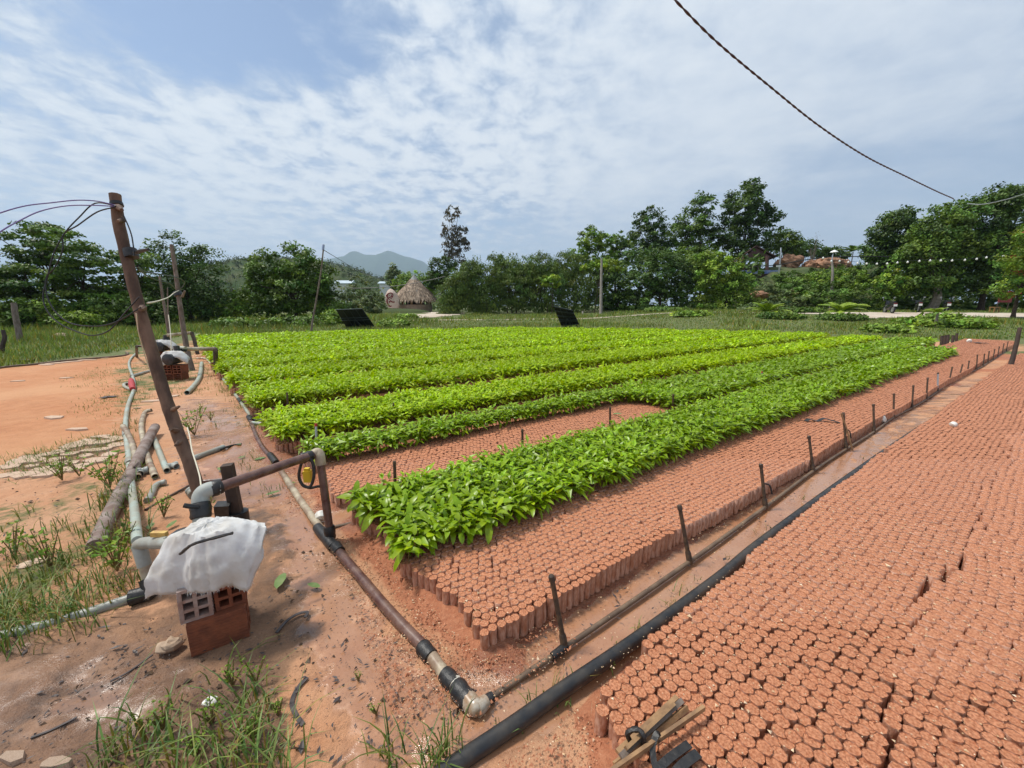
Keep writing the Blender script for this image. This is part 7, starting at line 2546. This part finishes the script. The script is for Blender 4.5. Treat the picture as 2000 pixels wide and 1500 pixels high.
spill_a = [(0.30, 0.78, 1.15, 1.6, 1500), (0.30, 0.66, 1.6, 2.5, 1300), (0.45, 1.1, 1.02, 1.22, 400)]
spill_c = [(0.50, 0.90, 0.10, 0.85, 1600), (0.15, 0.5, 2.95, 4.1, 900)]
grit('soil_crumbs', 'red soil crumbs spilled along the bed ends', 0, [], 0.0045, 'grit_red', 301, spill_a + spill_c, 0.03)
grit('gold_flecks', 'pale golden flecks strewn over the spilled soil', 0, [], 0.0028, 'grit_gold', 302, [(a, b, c_, d, k // 3) for a, b, c_, d, k in spill_a + spill_c] + [(0.86, 3.6, -0.7, 0.85, 4200), (0.62, 2.6, 1.26, 1.84, 1300), (0.3, 3.5, 0.95, 1.22, 300)], 0.032)
grit('mud_crumbs', 'dark mud crumbs and litter on the wet ground', 0, [([(0, 1260), (330, 1200), (560, 1140), (640, 1250), (560, 1330), (560, 1500), (0, 1500)], 650), ([(430, 1005), (530, 995), (570, 1075), (530, 1150), (440, 1120)], 500), ([(330, 780), (480, 800), (640, 1040), (900, 1400), (860, 1490), (560, 1320), (500, 1000), (340, 950)], 420), ([(0, 700), (235, 690), (240, 850), (0, 920)], 60)], 0.0030, 'scrap_dark', 303, [(0.6, 5.0, 0.95, 1.22, 160)], 0.008)
grit('dead_leaf_litter', 'brown dead leaf bits on the mud and sand', 0, [([(0, 1260), (330, 1200), (560, 1140), (640, 1250), (600, 1500), (0, 1500)], 120), ([(330, 780), (480, 800), (640, 1040), (900, 1400), (860, 1490), (560, 1320), (500, 1000), (340, 950)], 150), ([(0, 930), (240, 900), (240, 1150), (0, 1200)], 120)], 0.008, 'dead_leaf', 304, None, 0.004)



def litter(label, n, polys, seed, st_box=()):
    """flat dark leaf fragments pressed on the wet ground"""
    rng = np.random.default_rng(seed)
    pts = []
    for poly, k in polys:
        us, vs = [p[0] for p in poly], [p[1] for p in poly]
        u, v = rng.uniform(min(us), max(us), k * 4), rng.uniform(min(vs), max(vs), k * 4)
        ok = in_poly(u, v, poly)
        pts.append(np.array([tuple(G(a, b))[:2] for a, b in zip(u[ok][:k], v[ok][:k])]))
    for s0, s1, t0_, t1_, k in st_box:
        x, y = S2W(rng.uniform(s0, s1, k), rng.uniform(t0_, t1_, k))
        pts.append(np.stack([x, y], -1))
    p = np.concatenate(pts)
    N = len(p)
    PV, PF = leaf_arrays(1.0, 0.34, -0.12, 0.35, 1)
    sc = 0.016 * np.exp(rng.normal(0, 0.5, N))
    S = np.stack([sc, sc * rng.uniform(0.5, 1.5, N), sc * rng.uniform(0.4, 1.2, N)], -1)
    V, F = scatter(PV, PF, np.c_[p, rng.uniform(0.004, 0.018, N)], rng.uniform(0, 6.28, N), S)
    o = link('leaf_litter', np_mesh('leaf_litter', V, F, ['scrap_dark']))
    return tag(o, label, 'litter', kind='stuff')


litter('dark rotting leaf scraps pressed on the wet ground', 0, [([(0, 1260), (330, 1200), (560, 1140), (700, 1300), (860, 1480), (0, 1500)], 330), ([(330, 780), (480, 800), (640, 1040), (560, 1200), (500, 1000), (340, 950)], 200), ([(0, 930), (240, 900), (260, 1150), (0, 1200)], 160), ([(560, 1150), (700, 1150), (900, 1400), (860, 1490), (600, 1480)], 60)], 311, [(0.3, 4.0, 0.95, 1.22, 120)])

# gold flecks that lie on top of the bags sit on their soil
o = bpy.data.objects['gold_flecks']
co = np.zeros(len(o.data.vertices) * 3, np.float32)
o.data.vertices.foreach_get('co', co)
co = co.reshape(-1, 3)
s_, t_ = co[:, 0] * RX + co[:, 1] * RY, co[:, 0] * NX + co[:, 1] * NY
onbag = ((t_ < 0.86) & (s_ > 0.88)) | ((t_ > 1.25) & (t_ < 1.85) & (s_ > 0.72))
co[onbag, 2] += BAG_H * 0.985 - 0.03
o.data.vertices.foreach_set('co', co.ravel())
o.data.update()


# ------------------------------------------------------------------ air
def haze():
    m = bpy.data.materials.new('haze')
    m.use_nodes = True
    q = NT(m.node_tree)
    v = q.n('ShaderNodeVolumePrincipled', {'Color': (0.62, 0.80, 1.0), 'Density': 0.00016, 'Anisotropy': 0.25})
    q.n('ShaderNodeOutputMaterial', {'Volume': v.outputs[0]})
    MATS['haze'] = m
    mb = MB()
    mb.box((0, 3000, 420), (20000, 16000, 846))
    o = mb.build('haze', 'haze', smooth=False)
    tag(o, 'thin pale summer haze over the plain', 'haze', kind='stuff')


haze()
